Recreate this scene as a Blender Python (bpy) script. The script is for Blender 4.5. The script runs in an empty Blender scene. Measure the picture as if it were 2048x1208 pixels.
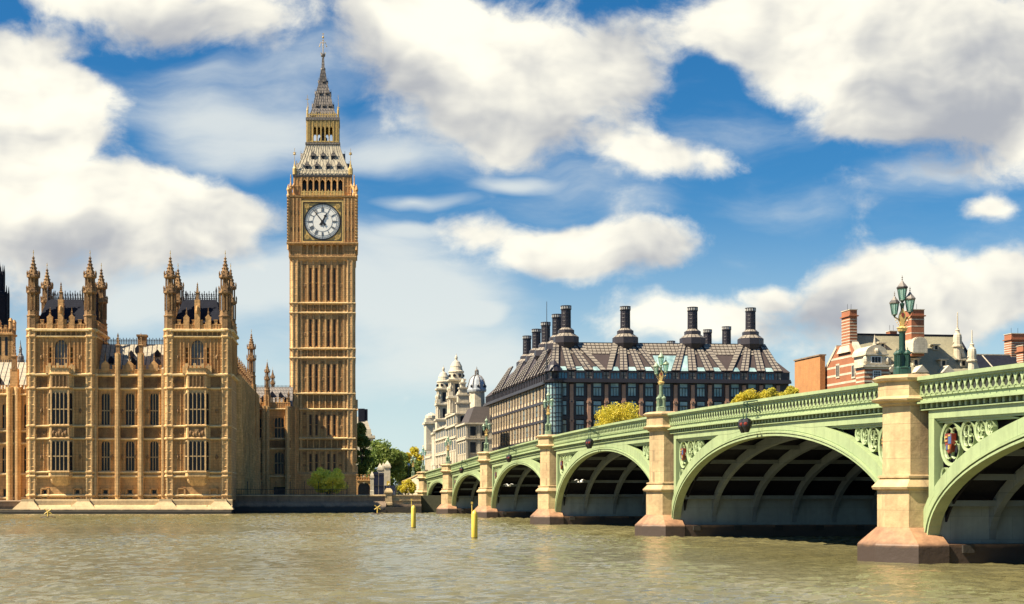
import bpy, math, random
import numpy as np
from mathutils import Vector, Matrix
random.seed(7); np.random.seed(7)
R = math.radians
SC = bpy.context.scene
COL = SC.collection

# ------------------------------------------------------------------ camera
F, CX, HY, H = 2920.0, 760.0, 988.0, 2.95      # focal length in photo pixels, principal column, horizon row, eye height (m)
cam = bpy.data.cameras.new('camera'); co = bpy.data.objects.new('camera', cam); COL.objects.link(co)
co.location = (0, 0, H); co.rotation_euler = (R(90), 0, 0)
cam.sensor_width = 36; cam.lens = 36 * F / 2048
cam.shift_x = (1024 - CX) / 2048; cam.shift_y = (HY - 604) / 2048
cam.clip_start = .5; cam.clip_end = 20000
SC.camera = co

# ------------------------------------------------------------------ light
SUN_AZ, SUN_EL = 17.0, 50.0
sdir = Vector((-math.cos(R(SUN_AZ)) * math.cos(R(SUN_EL)), -math.sin(R(SUN_AZ)) * math.cos(R(SUN_EL)), math.sin(R(SUN_EL))))
sl = bpy.data.lights.new('sun', 'SUN'); sl.energy = 5.0; sl.angle = R(.5); sl.color = (1, .87, .66)
so = bpy.data.objects.new('sun', sl); COL.objects.link(so); so.rotation_euler = sdir.to_track_quat('Z', 'Y').to_euler()
SC.view_settings.view_transform = 'Standard'; SC.view_settings.look = 'None'
SC.view_settings.exposure = 1.15; SC.view_settings.gamma = 1

# ------------------------------------------------------------------ sky: physical sky with clouds spread over the sky's directions
W = bpy.data.worlds.new('World'); SC.world = W; W.use_nodes = True
nt = W.node_tree; nt.nodes.clear()
def wn(t, **kw):
    n = nt.nodes.new(t)
    for k, v in kw.items(): setattr(n, k, v)
    return n
def wl(a, b): nt.links.new(a, b)
def wmath(op, a, b=None, c=None, clamp=False):
    n = wn('ShaderNodeMath', operation=op); n.use_clamp = clamp
    for i, v in enumerate((a, b, c)):
        if v is None: continue
        if isinstance(v, (int, float)): n.inputs[i].default_value = v
        else: wl(v, n.inputs[i])
    return n.outputs[0]
def wmix(f, a, b):
    n = wn('ShaderNodeMix', data_type='RGBA')
    wl(f, n.inputs[0])
    for i, v in ((6, a), (7, b)):
        if isinstance(v, tuple): n.inputs[i].default_value = (*v, 1)
        else: wl(v, n.inputs[i])
    return n.outputs[2]
def wstep(v, lo, hi):
    n = wn('ShaderNodeMapRange', interpolation_type='SMOOTHSTEP')
    wl(v, n.inputs[0]); n.inputs[1].default_value = lo; n.inputs[2].default_value = hi
    return n.outputs[0]
tc = wn('ShaderNodeTexCoord')
sep = wn('ShaderNodeSeparateXYZ'); wl(tc.outputs['Generated'], sep.inputs[0])
ay = wmath('MAXIMUM', wmath('ABSOLUTE', sep.outputs[1]), .12)
cp = wmath('DIVIDE', sep.outputs[0], ay); cq = wmath('DIVIDE', wmath('MAXIMUM', sep.outputs[2], 0.0), ay)
comb = wn('ShaderNodeCombineXYZ'); wl(cp, comb.inputs[0]); wl(cq, comb.inputs[1])
P0 = comb.outputs[0]
def wnoise(vec, scale, detail, rough, sx=1, sy=1, off=(0, 0, 0)):
    m = wn('ShaderNodeMapping'); wl(vec, m.inputs[0]); m.inputs['Scale'].default_value = (sx, sy, 1); m.inputs['Location'].default_value = off
    n = wn('ShaderNodeTexNoise'); wl(m.outputs[0], n.inputs['Vector'])
    n.inputs['Scale'].default_value = scale; n.inputs['Detail'].default_value = detail; n.inputs['Roughness'].default_value = rough
    return n
wz = wnoise(P0, 7.0, 3, .55)
wsub = wn('ShaderNodeVectorMath', operation='SUBTRACT'); wl(wz.outputs['Color'], wsub.inputs[0]); wsub.inputs[1].default_value = (.5, .5, .5)
wsc = wn('ShaderNodeVectorMath', operation='SCALE'); wl(wsub.outputs[0], wsc.inputs[0]); wsc.inputs[3].default_value = .055
wadd = wn('ShaderNodeVectorMath', operation='ADD'); wl(P0, wadd.inputs[0]); wl(wsc.outputs[0], wadd.inputs[1])
PW = wadd.outputs[0]
def blobs(lst, vec):
    tot = None
    for cx, cy, rx, ry, w in lst:
        px, py, sx, sy = (cx - CX) / F, (HY - cy) / F, F / (rx * .93), F / (ry * .93)
        m = wn('ShaderNodeMapping'); wl(vec, m.inputs[0])
        m.inputs['Scale'].default_value = (sx, sy, 0); m.inputs['Location'].default_value = (-px * sx, -py * sy, 0)
        g = wn('ShaderNodeTexGradient', gradient_type='SPHERICAL'); wl(m.outputs[0], g.inputs[0])
        v = wmath('MULTIPLY', g.outputs['Fac'], w)
        tot = v if tot is None else wmath('ADD', tot, v)
    return tot
CUM = [(30, 150, 230, 140, 1.5), (140, 215, 170, 110, 1.2), (20, 250, 220, 120, 1.1), (70, 380, 330, 150, 1.5), (300, 430, 250, 120, 1.4), (470, 450, 190, 90, 1.1),
       (60, 500, 330, 120, 1.1), (330, 520, 260, 90, .8), (300, 20, 330, 110, 1.3), (480, 60, 190, 80, .8), (120, -20, 240, 60, .8),
       (760, 50, 230, 170, 1.3), (880, 110, 260, 180, 1.3), (1030, 190, 260, 170, 1.4), (1000, 290, 150, 90, .7), (1160, 110, 270, 190, 1.2), (1270, 130, 120, 150, .8),
       (1500, 30, 270, 120, 1.1), (1640, 60, 330, 170, 1.4), (1800, 130, 350, 210, 1.5), (1950, 210, 330, 200, 1.4), (1690, 260, 170, 80, .8), (2150, 150, 300, 300, 1.2),
       (1250, 300, 150, 80, .75), (1340, 320, 150, 70, .65), (1440, 310, 130, 80, .6),
       (940, 465, 100, 55, .8), (1080, 500, 200, 75, .95), (1210, 510, 220, 85, 1.1), (1330, 490, 140, 90, .9), (1160, 545, 220, 50, .7),
       (1760, 560, 190, 110, 1.3), (1900, 600, 230, 110, 1.3), (2050, 580, 150, 100, 1.2), (1660, 600, 170, 90, .9), (1540, 588, 80, 32, .9), (1310, 645, 200, 80, .9), (1440, 640, 170, 80, .8),
       (1960, 425, 95, 50, 1.0), (1760, 670, 400, 110, .9), (1900, 345, 170, 55, .45), (90, 620, 300, 90, .6), (-250, 300, 400, 400, 1.2), (2500, 400, 400, 400, 1.2)]
THIN = [(420, 235, 330, 90, .9), (560, 290, 330, 80, .8), (800, 310, 200, 45, .7), (1020, 362, 110, 26, .8), (850, 395, 130, 22, .8), (820, 455, 90, 26, .7), (620, 130, 160, 130, .5),
        (800, 560, 300, 130, .9), (560, 620, 260, 120, .7), (850, 660, 300, 120, .8), (300, 620, 260, 80, .7), (960, 630, 70, 30, .8), (1480, 530, 190, 60, .6), (1280, 420, 120, 60, .4),
        (430, 140, 190, 40, .45), (300, 590, 380, 110, 1.0), (560, 560, 220, 90, .8), (900, 580, 330, 90, .7), (760, 480, 200, 60, .6), (1000, 740, 400, 110, .7), (640, 760, 400, 120, .6), (1150, 380, 330, 80, .45), (1650, 430, 330, 90, .45), (1500, 250, 250, 90, .4), (400, 330, 250, 60, .5), (900, 240, 200, 60, .4), (1560, 420, 200, 60, .35), (1870, 350, 220, 60, .6)]
GREY = [(90, 275, 190, 70, 1.0), (20, 190, 110, 60, .5), (260, 70, 330, 90, .9), (1000, 230, 260, 120, .55), (800, 180, 180, 70, .4), (1900, 250, 330, 150, .8), (1800, 110, 260, 120, .4), (1700, 640, 330, 80, .85),
        (60, 500, 260, 80, .7), (1180, 555, 220, 45, .5), (1980, 120, 240, 150, .5), (100, 590, 300, 90, .7), (450, 510, 200, 60, .5), (1560, 640, 180, 70, .6)]
nA = wnoise(PW, 9.0, 9, .62, 1, 1.35, (3.1, 1.7, 0)).outputs['Fac']
nA5 = wnoise(PW, 9.0, 4, .55, 1, 1.35, (3.1, 1.7, 0)).outputs['Fac']
nB = wnoise(PW, 9.0, 4, .55, 1, 1.35, (3.1 + .16, 1.7 - .22, 0)).outputs['Fac']      # the same billows a step towards the sun
nT = wnoise(PW, 5.0, 7, .6, .55, 2.0, (8.3, 2.2, 0)).outputs['Fac']
front = wstep(sep.outputs[1], -1.6, .10)                         # cloud thins in the unseen sky behind the camera, set for the facades' ambient light
nF = wnoise(PW, 30.0, 6, .6, 1, 1.3, (1.1, 4.7, 0)).outputs['Fac']
cum = wmath('ADD', blobs(CUM, PW), wmath('ADD', wmath('MULTIPLY', wmath('SUBTRACT', nA, .5), 2.7), wmath('MULTIPLY', wmath('SUBTRACT', nF, .5), .75)))
a_c = wmath('MULTIPLY', wstep(cum, .18, .95), front)
thin = wmath('ADD', blobs(THIN, PW), wmath('MULTIPLY', wmath('SUBTRACT', nT, .5), 2.4))
a_t = wmath('MULTIPLY', wmath('MULTIPLY', wstep(thin, .0, 1.1), .80), front)
grey = wmath('ADD', wmath('MULTIPLY', blobs(GREY, PW), .8), wmath('MULTIPLY', wmath('SUBTRACT', nB, nA5), 3.2))
grey = wmath('ADD', grey, wmath('MULTIPLY', wmath('SUBTRACT', nT, .48), 1.5))
grey = wmath('ADD', grey, wmath('MULTIPLY', wmath('SUBTRACT', nF, .5), .45))
sky = wn('ShaderNodeTexSky', sky_type='NISHITA'); sky.sun_disc = False
sky.sun_elevation = R(SUN_EL); sky.sun_rotation = R(253); sky.altitude = 0; sky.air_density = 1.0; sky.dust_density = .4; sky.ozone_density = 3.0
skm = wn('ShaderNodeVectorMath', operation='MULTIPLY'); wl(sky.outputs[0], skm.inputs[0]); skm.inputs[1].default_value = (.032, .042, .0485)
hs = wn('ShaderNodeHueSaturation'); hs.inputs['Saturation'].default_value = 1.22; hs.inputs['Value'].default_value = 1.0; wl(skm.outputs[0], hs.inputs['Color'])
low = wmath('ADD', wstep(cq, -.04, .22), wmath('SUBTRACT', 1.0, front), clamp=True)                 # pale air low over the city
skc = wmix(low, (.33, .39, .39), hs.outputs[0])
c1 = wmix(a_t, skc, (.38, .395, .375))
ccol = wmix(wstep(grey, -.62, 1.10), (.505, .485, .415), (.20, .21, .23))
c2 = wmix(a_c, c1, ccol)
bg = wn('ShaderNodeBackground'); wl(c2, bg.inputs[0]); bg.inputs[1].default_value = 1.0
wo = wn('ShaderNodeOutputWorld'); wl(bg.outputs[0], wo.inputs[0])
W.cycles.sampling_method = 'MANUAL'; W.cycles.sample_map_resolution = 512
SC.cycles.max_bounces = 5; SC.cycles.diffuse_bounces = 2; SC.cycles.glossy_bounces = 3; SC.cycles.transparent_max_bounces = 4; SC.cycles.transmission_bounces = 2
# ------------------------------------------------------------------ helpers
class MB:
    """collects faces; build() links them as one mesh object"""
    def __init__(s, M=None): s.v, s.f, s.M = [], [], M
    def add(s, vs, fs):
        b = len(s.v)
        if s.M is not None: vs = [tuple(s.M @ Vector(p)) for p in vs]
        s.v.extend(vs); s.f.extend([tuple(b + i for i in f) for f in fs])
    def box(s, x0, x1, y0, y1, z0, z1):
        s.add([(x0, y0, z0), (x1, y0, z0), (x1, y1, z0), (x0, y1, z0), (x0, y0, z1), (x1, y0, z1), (x1, y1, z1), (x0, y1, z1)],
              [(0, 3, 2, 1), (4, 5, 6, 7), (0, 1, 5, 4), (1, 2, 6, 5), (2, 3, 7, 6), (3, 0, 4, 7)])
    def quad(s, *p): s.add(list(p), [tuple(range(len(p)))])
    def xz(s, poly, y0, y1):
        n = len(poly)
        s.add([(x, y0, z) for x, z in poly] + [(x, y1, z) for x, z in poly],
              [tuple(range(n)), tuple(range(2 * n - 1, n - 1, -1))] + [(i, i + n, (i + 1) % n + n, (i + 1) % n) for i in range(n)])
    def yz(s, poly, x0, x1):
        n = len(poly)
        s.add([(x0, y, z) for y, z in poly] + [(x1, y, z) for y, z in poly],
              [tuple(range(n)), tuple(range(2 * n - 1, n - 1, -1))] + [(i, i + n, (i + 1) % n + n, (i + 1) % n) for i in range(n)])
    def loft(s, rings, cap=True, close=True):
        n = len(rings[0]); vs = [p for r in rings for p in r]; fs = []
        for k in range(len(rings) - 1):
            for i in range(n if close else n - 1):
                a, b = k * n + i, k * n + (i + 1) % n
                fs.append((a, b, b + n, a + n))
        if cap: fs += [tuple(range(n - 1, -1, -1)), tuple(range((len(rings) - 1) * n, len(rings) * n))]
        s.add(vs, fs)
    def lathe(s, cx, cy, prof, n=8, rot=None, sy=1.0):
        rot = math.pi / n if rot is None else rot
        s.loft([[(cx + r * math.cos(rot + 2 * math.pi * i / n), cy + sy * r * math.sin(rot + 2 * math.pi * i / n), z) for i in range(n)] for r, z in prof])
    def sq(s, cx, cy, prof):                            # square section: (half width, z)
        s.loft([[(cx - r, cy - r, z), (cx + r, cy - r, z), (cx + r, cy + r, z), (cx - r, cy + r, z)] for r, z in prof])
    def tube(s, pts, r, n=6, r2=None):
        pts = [Vector(p) for p in pts]; rings = []
        for i, p in enumerate(pts):
            d = (pts[min(i + 1, len(pts) - 1)] - pts[max(i - 1, 0)]).normalized()
            a = d.orthogonal().normalized() if abs(d.z) > .99 else d.cross(Vector((0, 0, 1))).normalized()
            b = d.cross(a); rr = r if r2 is None else r + (r2 - r) * i / (len(pts) - 1)
            rings.append([tuple(p + rr * (math.cos(t) * a + math.sin(t) * b)) for t in [2 * math.pi * k / n for k in range(n)]])
        s.loft(rings)
    def ball(s, c, r, n=8, m=5, sz=1.0):
        s.lathe(c[0], c[1], [(max(.02 * r, r * math.sin(math.pi * k / m)), c[2] - sz * r * math.cos(math.pi * k / m)) for k in range(m + 1)], n)
    def wall(s, x0, x1, z0, z1, holes=(), y=0.0, depth=.4):
        """a wall face in the local XZ plane with real openings and their reveals"""
        xs = sorted({x0, x1, *[h[0] for h in holes], *[h[1] for h in holes]}); zs = sorted({z0, z1, *[h[2] for h in holes], *[h[3] for h in holes]})
        xs = [x for x in xs if x0 <= x <= x1]; zs = [z for z in zs if z0 <= z <= z1]
        for i in range(len(xs) - 1):
            for k in range(len(zs) - 1):
                mx, mz = (xs[i] + xs[i + 1]) / 2, (zs[k] + zs[k + 1]) / 2
                if any(h[0] < mx < h[1] and h[2] < mz < h[3] for h in holes): continue
                s.quad((xs[i], y, zs[k]), (xs[i + 1], y, zs[k]), (xs[i + 1], y, zs[k + 1]), (xs[i], y, zs[k + 1]))
        for h in holes:
            a, b, c, d = h[:4]; e = y + depth
            s.quad((a, y, c), (a, y, d), (a, e, d), (a, e, c)); s.quad((b, y, c), (b, e, c), (b, e, d), (b, y, d))
            s.quad((a, y, c), (a, e, c), (b, e, c), (b, y, c)); s.quad((a, y, d), (b, y, d), (b, e, d), (a, e, d))
            if len(h) > 4 and h[4]: s.archfill(a, b, d, h[4], y + .004, y + depth * .7)
    def archfill(s, a, b, zt, rise, y0, y1, n=5):
        """fills the two corners over a pointed head"""
        w = (b - a) / 2; m = (a + b) / 2
        L = [(a + w * k / n, zt - rise * (1 - math.sin(math.acos(1 - k / n)))) for k in range(n + 1)]
        s.xz([(a, zt)] + L[:-1] + [(m, zt - .01)], y0, y1)
        s.xz([(b, zt)] + [(2 * m - x, z) for x, z in L[:-1]] + [(m, zt - .01)], y0, y1)
    def build(s, name, mat, parent=None, smooth=False, loc=None, rz=0):
        me = bpy.data.meshes.new(name); me.from_pydata([tuple(p) for p in s.v], [], s.f)
        me.materials.append(mat)
        if smooth: me.polygons.foreach_set('use_smooth', [True] * len(me.polygons))
        me.update()
        o = bpy.data.objects.new(name, me); COL.objects.link(o)
        if parent is not None: o.parent = parent
        if loc is not None: o.location = loc
        o.rotation_euler.z = rz
        return o
KIDS = {}
def tag(o, label, cat, group=None, kind=None):
    if label: o['label'] = label
    if cat: o['category'] = cat
    if group: o['group'] = group
    if kind: o['kind'] = kind
    return o
def thing(name, label, cat, loc=(0, 0, 0), rz=0, group=None):
    o = bpy.data.objects.new(name, None); COL.objects.link(o); o.empty_display_size = .5
    o.location = loc; o.rotation_euler.z = rz
    return tag(o, label, cat, group)
def struct(name, o): o['kind'] = 'structure'; return o
def copy(o, parent=None, loc=None, rz=None, scale=None):
    c = o.copy(); COL.objects.link(c); c.parent = parent
    for ch in list(o.children): copy(ch, c)
    if loc is not None: c.location = loc
    if rz is not None: c.rotation_euler.z = rz
    if scale is not None: c.scale = (scale,) * 3 if isinstance(scale, (int, float)) else scale
    return c
def at(x, y, D): return ((x - CX) / F * D, D, H + (HY - y) / F * D)       # a point seen in this column and row at depth D

# ------------------------------------------------------------------ materials
def nodes(name):
    m = bpy.data.materials.new(name); m.use_nodes = True; t = m.node_tree
    return m, t, t.nodes['Principled BSDF']
def mat(name, col, rough=.8, var=.35, scale=.35, fine=6.0, finev=.2, bump=.0, brick=None, streak=0.0, metal=0.0, tint=None, spec=None, tide=None):
    """world-position noise varies the colour in metres; brick = (width, row, mortar size, mortar rgb, second rgb)"""
    m, t, b = nodes(name); N = t.nodes.new; Lk = t.links.new
    geo = N('ShaderNodeNewGeometry')
    def noise(sc, det, sx=1, sz=1):
        mp = N('ShaderNodeMapping'); Lk(geo.outputs['Position'], mp.inputs[0]); mp.inputs['Scale'].default_value = (sx, sx, sz)
        n = N('ShaderNodeTexNoise'); Lk(mp.outputs[0], n.inputs['Vector']); n.inputs['Scale'].default_value = sc; n.inputs['Detail'].default_value = det; n.inputs['Roughness'].default_value = .6
        return n.outputs['Fac']
    def rng(v, lo, hi, a, c):
        r = N('ShaderNodeMapRange'); Lk(v, r.inputs[0])
        for i, x in enumerate((lo, hi, a, c)): r.inputs[i + 1].default_value = x
        return r.outputs[0]
    def mixc(f, a, c, bt='MIX'):
        x = N('ShaderNodeMix'); x.data_type = 'RGBA'; x.blend_type = bt
        for i, v in ((0, f), (6, a), (7, c)):
            if isinstance(v, tuple): x.inputs[i].default_value = (*v, 1)
            elif isinstance(v, (int, float)): x.inputs[i].default_value = v
            else: Lk(v, x.inputs[i])
        return x.outputs[2]
    c2 = tint or tuple(x * .55 for x in col)
    cur = mixc(rng(noise(scale, 4), .35, .7, 0, var * 1.6), col, c2)
    if brick:
        sp = N('ShaderNodeSeparateXYZ'); Lk(geo.outputs['Position'], sp.inputs[0])
        ad = N('ShaderNodeMath'); ad.operation = 'ADD'; Lk(sp.outputs[0], ad.inputs[0]); Lk(sp.outputs[1], ad.inputs[1])
        cb = N('ShaderNodeCombineXYZ'); Lk(ad.outputs[0], cb.inputs[0]); Lk(sp.outputs[2], cb.inputs[1])
        bk = N('ShaderNodeTexBrick'); Lk(cb.outputs[0], bk.inputs['Vector']); bk.inputs['Scale'].default_value = 1
        bk.inputs['Brick Width'].default_value = brick[0]; bk.inputs['Row Height'].default_value = brick[1]; bk.inputs['Mortar Size'].default_value = brick[2]
        bk.inputs['Mortar Smooth'].default_value = .3
        Lk(cur, bk.inputs['Color1']); Lk(mixc(.65, cur, brick[4]) if len(brick) > 4 else mixc(.3, cur, c2), bk.inputs['Color2']); bk.inputs['Mortar'].default_value = (*brick[3], 1)
        cur = bk.outputs['Color']
    if streak: cur = mixc(rng(noise(1.0, 3, 1.6, .12), .45, .75, 0, streak), cur, tuple(x * .3 for x in col))
    if finev: cur = mixc(1.0, cur, mixc(noise(fine, 3), (1 - finev,) * 3, (1 + finev,) * 3), 'MULTIPLY')
    if tide:                                                     # weed and wet stone up to a height above the water
        sp2 = N('ShaderNodeSeparateXYZ'); Lk(geo.outputs['Position'], sp2.inputs[0])
        hh = N('ShaderNodeMath'); hh.operation = 'ADD'; Lk(sp2.outputs[2], hh.inputs[0]); Lk(rng(noise(.9, 5, 1, .3), 0, 1, -.5 * tide[1], .5 * tide[1]), hh.inputs[1])
        cur = mixc(rng(hh.outputs[0], tide[0] - .15, tide[0] + .15, 1, 0), cur, tide[2])
    Lk(cur, b.inputs['Base Color']); b.inputs['Roughness'].default_value = rough; b.inputs['Metallic'].default_value = metal
    if spec is not None: b.inputs['Specular IOR Level'].default_value = spec
    if bump:
        bp = N('ShaderNodeBump'); bp.inputs['Strength'].default_value = bump; bp.inputs['Distance'].default_value = .08
        Lk(noise(fine * .5, 6), bp.inputs['Height']); Lk(bp.outputs[0], b.inputs['Normal'])
    return m
M = {}
M['stone'] = mat('palace limestone', (.74, .425, .165), .85, .65, .30, 2.4, .45, .9, (1.1, .42, .016, (.26, .15, .065), (.54, .30, .115)), .5, tint=(.43, .23, .09))  # darker than its dressings: the grazing sun is put into the colour
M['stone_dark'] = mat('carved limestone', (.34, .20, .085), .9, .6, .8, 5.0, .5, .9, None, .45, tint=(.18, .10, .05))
M['stone_light'] = mat('sunny limestone dressings', (.88, .66, .35), .8, .6, .5, 4, .25, .4, None, .35, tint=(.66, .44, .20))  # paler copy of the wall limestone; sun on the ledges is in the colour
M['stone_turret'] = mat('turret limestone', (.84, .555, .25), .85, .65, .4, 3, .4, .7, (.8, .42, .014, (.36, .22, .10), (.62, .39, .17)), .5, tint=(.50, .30, .13))  # toned between walls and courses, sunlight again put into the colour
M['fender'] = mat('grey fender paint with bounce light', (.31, .355, .345), .55, .4, .35, 3, .15, .1, (3.0, 1.0, .016, (.21, .25, .24)), .35, tint=(.20, .235, .225))  # grey lightened to carry skylight and water bounce under the arches
M['tower_band'] = mat('carved tower limestone', (.50, .31, .13), .9, .6, .8, 5.0, .5, .9, None, .45, tint=(.27, .155, .065))
M['mansard'] = mat('dark brown mansard slates', (.085, .068, .062), .7, .3, .6, 4, .25, 0, (.5, .35, .02, (.04, .035, .03)))
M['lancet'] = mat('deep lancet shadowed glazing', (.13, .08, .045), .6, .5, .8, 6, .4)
M['grime_shade'] = mat('grimed ironwork with painted shade', (.035, .042, .032), .8, .4, 1, 8, .3)  # near-black: grime plus the shade of recess and openings in the colour
M['stone_mid'] = mat('limestone tracery', (.50, .35, .18), .8, .4, .8, 5, .2, .3)
M['stone_pale'] = mat('pale dressed limestone', (.76, .57, .28), .8, .4, .5, 4, .18, .35, None, .18, tint=(.5, .34, .17))
M['tower'] = mat('clock tower limestone', (.80, .49, .20), .85, .65, .28, 2.6, .4, .8, (.9, .40, .014, (.32, .19, .08), (.58, .34, .14)), .5, tint=(.48, .27, .11))
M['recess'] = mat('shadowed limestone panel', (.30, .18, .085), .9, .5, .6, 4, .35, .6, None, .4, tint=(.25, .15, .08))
M['glass_dark'] = mat('dark leaded glass', (.016, .016, .022), .18, .5, 1.2, 9, .5, .25, spec=.3)
M['slate'] = mat('dark blue slate', (.020, .023, .038), .8, .4, 1.0, 8, .3, .3, (.5, .3, .02, (.01, .011, .016)), spec=.12)
M['lead'] = mat('pale cast iron roof', (.52, .46, .34), .6, .35, .8, 6, .25, .3, (.75, 50, .05, (.09, .08, .07)))  # same iron as the spire; light on its gentler slope is in the colour
M['spire'] = mat('grey cast iron roof plates', (.27, .235, .205), .55, .35, .8, 6, .3, .3, (.55, .6, .05, (.045, .04, .04)))
M['gold'] = mat('gilded stone', (.62, .44, .15), .5, .4, 2, 8, .4, .4, tint=(.36, .23, .08))
M['black'] = mat('black ironwork', (.012, .012, .016), .45, .2, 1, 5, .2)
M['iron'] = mat('dark iron', (.03, .03, .035), .5, .3, 2, 5, .2)
M['dial'] = mat('opal clock glass', (.95, .94, .87), .35, .1, 1, 5, .03)
M['roof_pale'] = mat('sunlit cast iron roof tiles', (.48, .42, .31), .65, .3, .5, 5, .2, .2, (.9, .7, .03, (.20, .17, .13)))
M['wallstone'] = mat('embankment granite', (.34, .24, .155), .8, .5, .25, 4, .35, .5, (1.5, .55, .015, (.13, .09, .06)), .45, tint=(.17, .12, .085), tide=(1.05, .5, (.035, .030, .024)))
M['plinth'] = mat('palace plinth stone', (.62, .46, .25), .8, .45, .3, 4, .25, .4, (1.6, .55, .012, (.33, .23, .12)), .3, tide=(.62, .28, (.04, .034, .025)))
M['green'] = mat('pale green bridge paint', (.375, .455, .235), .45, .5, .22, 5, .12, .06, (2.6, 50, .016, (.23, .29, .16)), .32, tint=(.28, .36, .19))
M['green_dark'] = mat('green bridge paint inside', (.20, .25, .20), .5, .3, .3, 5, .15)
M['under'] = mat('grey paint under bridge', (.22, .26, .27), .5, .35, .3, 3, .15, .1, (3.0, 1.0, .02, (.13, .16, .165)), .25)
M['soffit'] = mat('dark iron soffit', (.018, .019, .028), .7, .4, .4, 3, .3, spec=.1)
M['pier'] = mat('bridge pier stone', (.64, .48, .25), .75, .6, .7, 4, .28, .4, (1.3, .75, .014, (.34, .24, .13)), .5, tint=(.40, .27, .145))
M['pierbase'] = mat('wet pier granite', (.44, .245, .13), .6, .6, .8, 4, .4, .4, None, .5, tint=(.24, .125, .07), tide=(.80, .45, (.06, .04, .03)))
M['lampgreen'] = mat('dark green lamp paint', (.025, .075, .055), .4, .3, 3, 10, .2)
M['lampgreen_pale'] = mat('pale green lamp paint', (.25, .33, .205), .45, .3, 3, 10, .2)
M['brick'] = mat('orange red brick', (.42, .135, .055), .85, .45, .4, 8, .3, .2, (.45, .15, .016, (.32, .20, .12), (.33, .095, .04)), .15)
M['brick_orange'] = mat('weathered orange brick', (.55, .24, .07), .85, .5, .5, 5, .3, .3, (.6, .22, .03, (.40, .24, .12), (.46, .18, .05)), .15)
M['whitestone'] = mat('white portland stone', (.70, .62, .47), .8, .45, .3, 3, .25, .4, (1.4, .55, .014, (.40, .34, .25)), .4, tint=(.44, .37, .26))
M['roof_beige'] = mat('mossy beige slates', (.36, .33, .22), .85, .4, .25, 3, .2, .25, (.55, .32, .03, (.24, .22, .145)), .12)
M['white'] = mat('white paint', (.78, .76, .70), .5, .1, 1, 5, .06)
M['bronze'] = mat('dark bronze cladding', (.040, .034, .042), .45, .35, .4, 5, .25)
M['bronze_tile'] = mat('bronze roof tiles', (.31, .27, .215), .5, .35, .6, 4, .25, 0, None, .15, tint=(.21, .175, .145))
M['bronze_band'] = mat('brown roof tiles', (.075, .055, .05), .55, .3, .6, 4, .25, 0, None, .1)
M['teal_glass'] = mat('blue green glass with sky reflection', (.44, .60, .58), .10, .7, .35, 4, .2, 0, tint=(.17, .29, .31))  # pale teal base colour carries the reflected sky
M['blue_glass'] = mat('blue glass', (.09, .27, .38), .10, .6, .5, 4, .2, 0, tint=(.03, .07, .1))
M['pink_stone'] = mat('pinkish sandstone pier', (.50, .285, .19), .85, .3, .6, 5, .15, .2, (.66, .3, .01, (.34, .19, .12)))
M['side_stone'] = mat('cream sandstone pier', (.66, .52, .34), .85, .3, .6, 5, .15)
M['navy'] = mat('navy hoarding', (.018, .024, .060), .5, .3, .6, 3, .2)
M['yellow'] = mat('yellow marker paint', (.80, .60, .09), .4, .3, 1.5, 5, .1, 0, None, .25, tint=(.64, .46, .08))
M['yellow_pale'] = mat('faded yellow paint', (.72, .50, .10), .5, .3, 2, 5, .1)
M['red'] = mat('red lamp glass', (.22, .035, .022), .3, .2, 5, 9, .1)
M['blue'] = mat('blue enamel', (.06, .12, .28), .4, .2, 5, 9, .1)
M['shieldgold'] = mat('yellow enamel', (.55, .36, .10), .4, .2, 5, 9, .1)
M['domegrey'] = mat('grey lead dome', (.42, .45, .48), .35, .3, .5, 4, .15)
M['bark'] = mat('bark', (.075, .055, .04), .9, .4, 2, 8, .3, .4)
M['asphalt'] = mat('asphalt', (.05, .05, .05), .9, .3, .5, 8, .2)
M['ground'] = mat('embankment ground', (.10, .10, .06), .95, .5, .1, 3, .3)
M['lampglass'] = None
def leafmat(name, col, col2, sc):
    m, t, b = nodes(name); N = t.nodes.new; Lk = t.links.new
    geo = N('ShaderNodeNewGeometry'); n = N('ShaderNodeTexNoise'); Lk(geo.outputs['Position'], n.inputs['Vector']); n.inputs['Scale'].default_value = sc; n.inputs['Detail'].default_value = 4
    r = N('ShaderNodeMapRange'); Lk(n.outputs['Fac'], r.inputs[0]); r.inputs[1].default_value = .35; r.inputs[2].default_value = .65
    x = N('ShaderNodeMix'); x.data_type = 'RGBA'; Lk(r.outputs[0], x.inputs[0]); x.inputs[6].default_value = (*col, 1); x.inputs[7].default_value = (*col2, 1)
    Lk(x.outputs[2], b.inputs['Base Color']); b.inputs['Roughness'].default_value = .6
    tr = N('ShaderNodeBsdfTranslucent'); Lk(x.outputs[2], tr.inputs[0]); ms = N('ShaderNodeMixShader'); ms.inputs[0].default_value = .35
    Lk(b.outputs[0], ms.inputs[1]); Lk(tr.outputs[0], ms.inputs[2]); Lk(ms.outputs[0], t.nodes['Material Output'].inputs[0])
    return m
M['leaf_yellow'] = leafmat('yellow green spring leaves', (.74, .60, .05), (.50, .46, .05), .5)
M['leaf_bush'] = leafmat('sun brightened bush leaves', (.97, .88, .13), (.85, .76, .11), .9)  # leaf colour brightened to stand for sun that the palace blocks
M['leaf_green'] = leafmat('green leaves', (.14, .22, .045), (.24, .29, .06), .4)
M['leaf_dark'] = leafmat('dark green leaves', (.085, .125, .04), (.18, .18, .06), .4)
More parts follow.
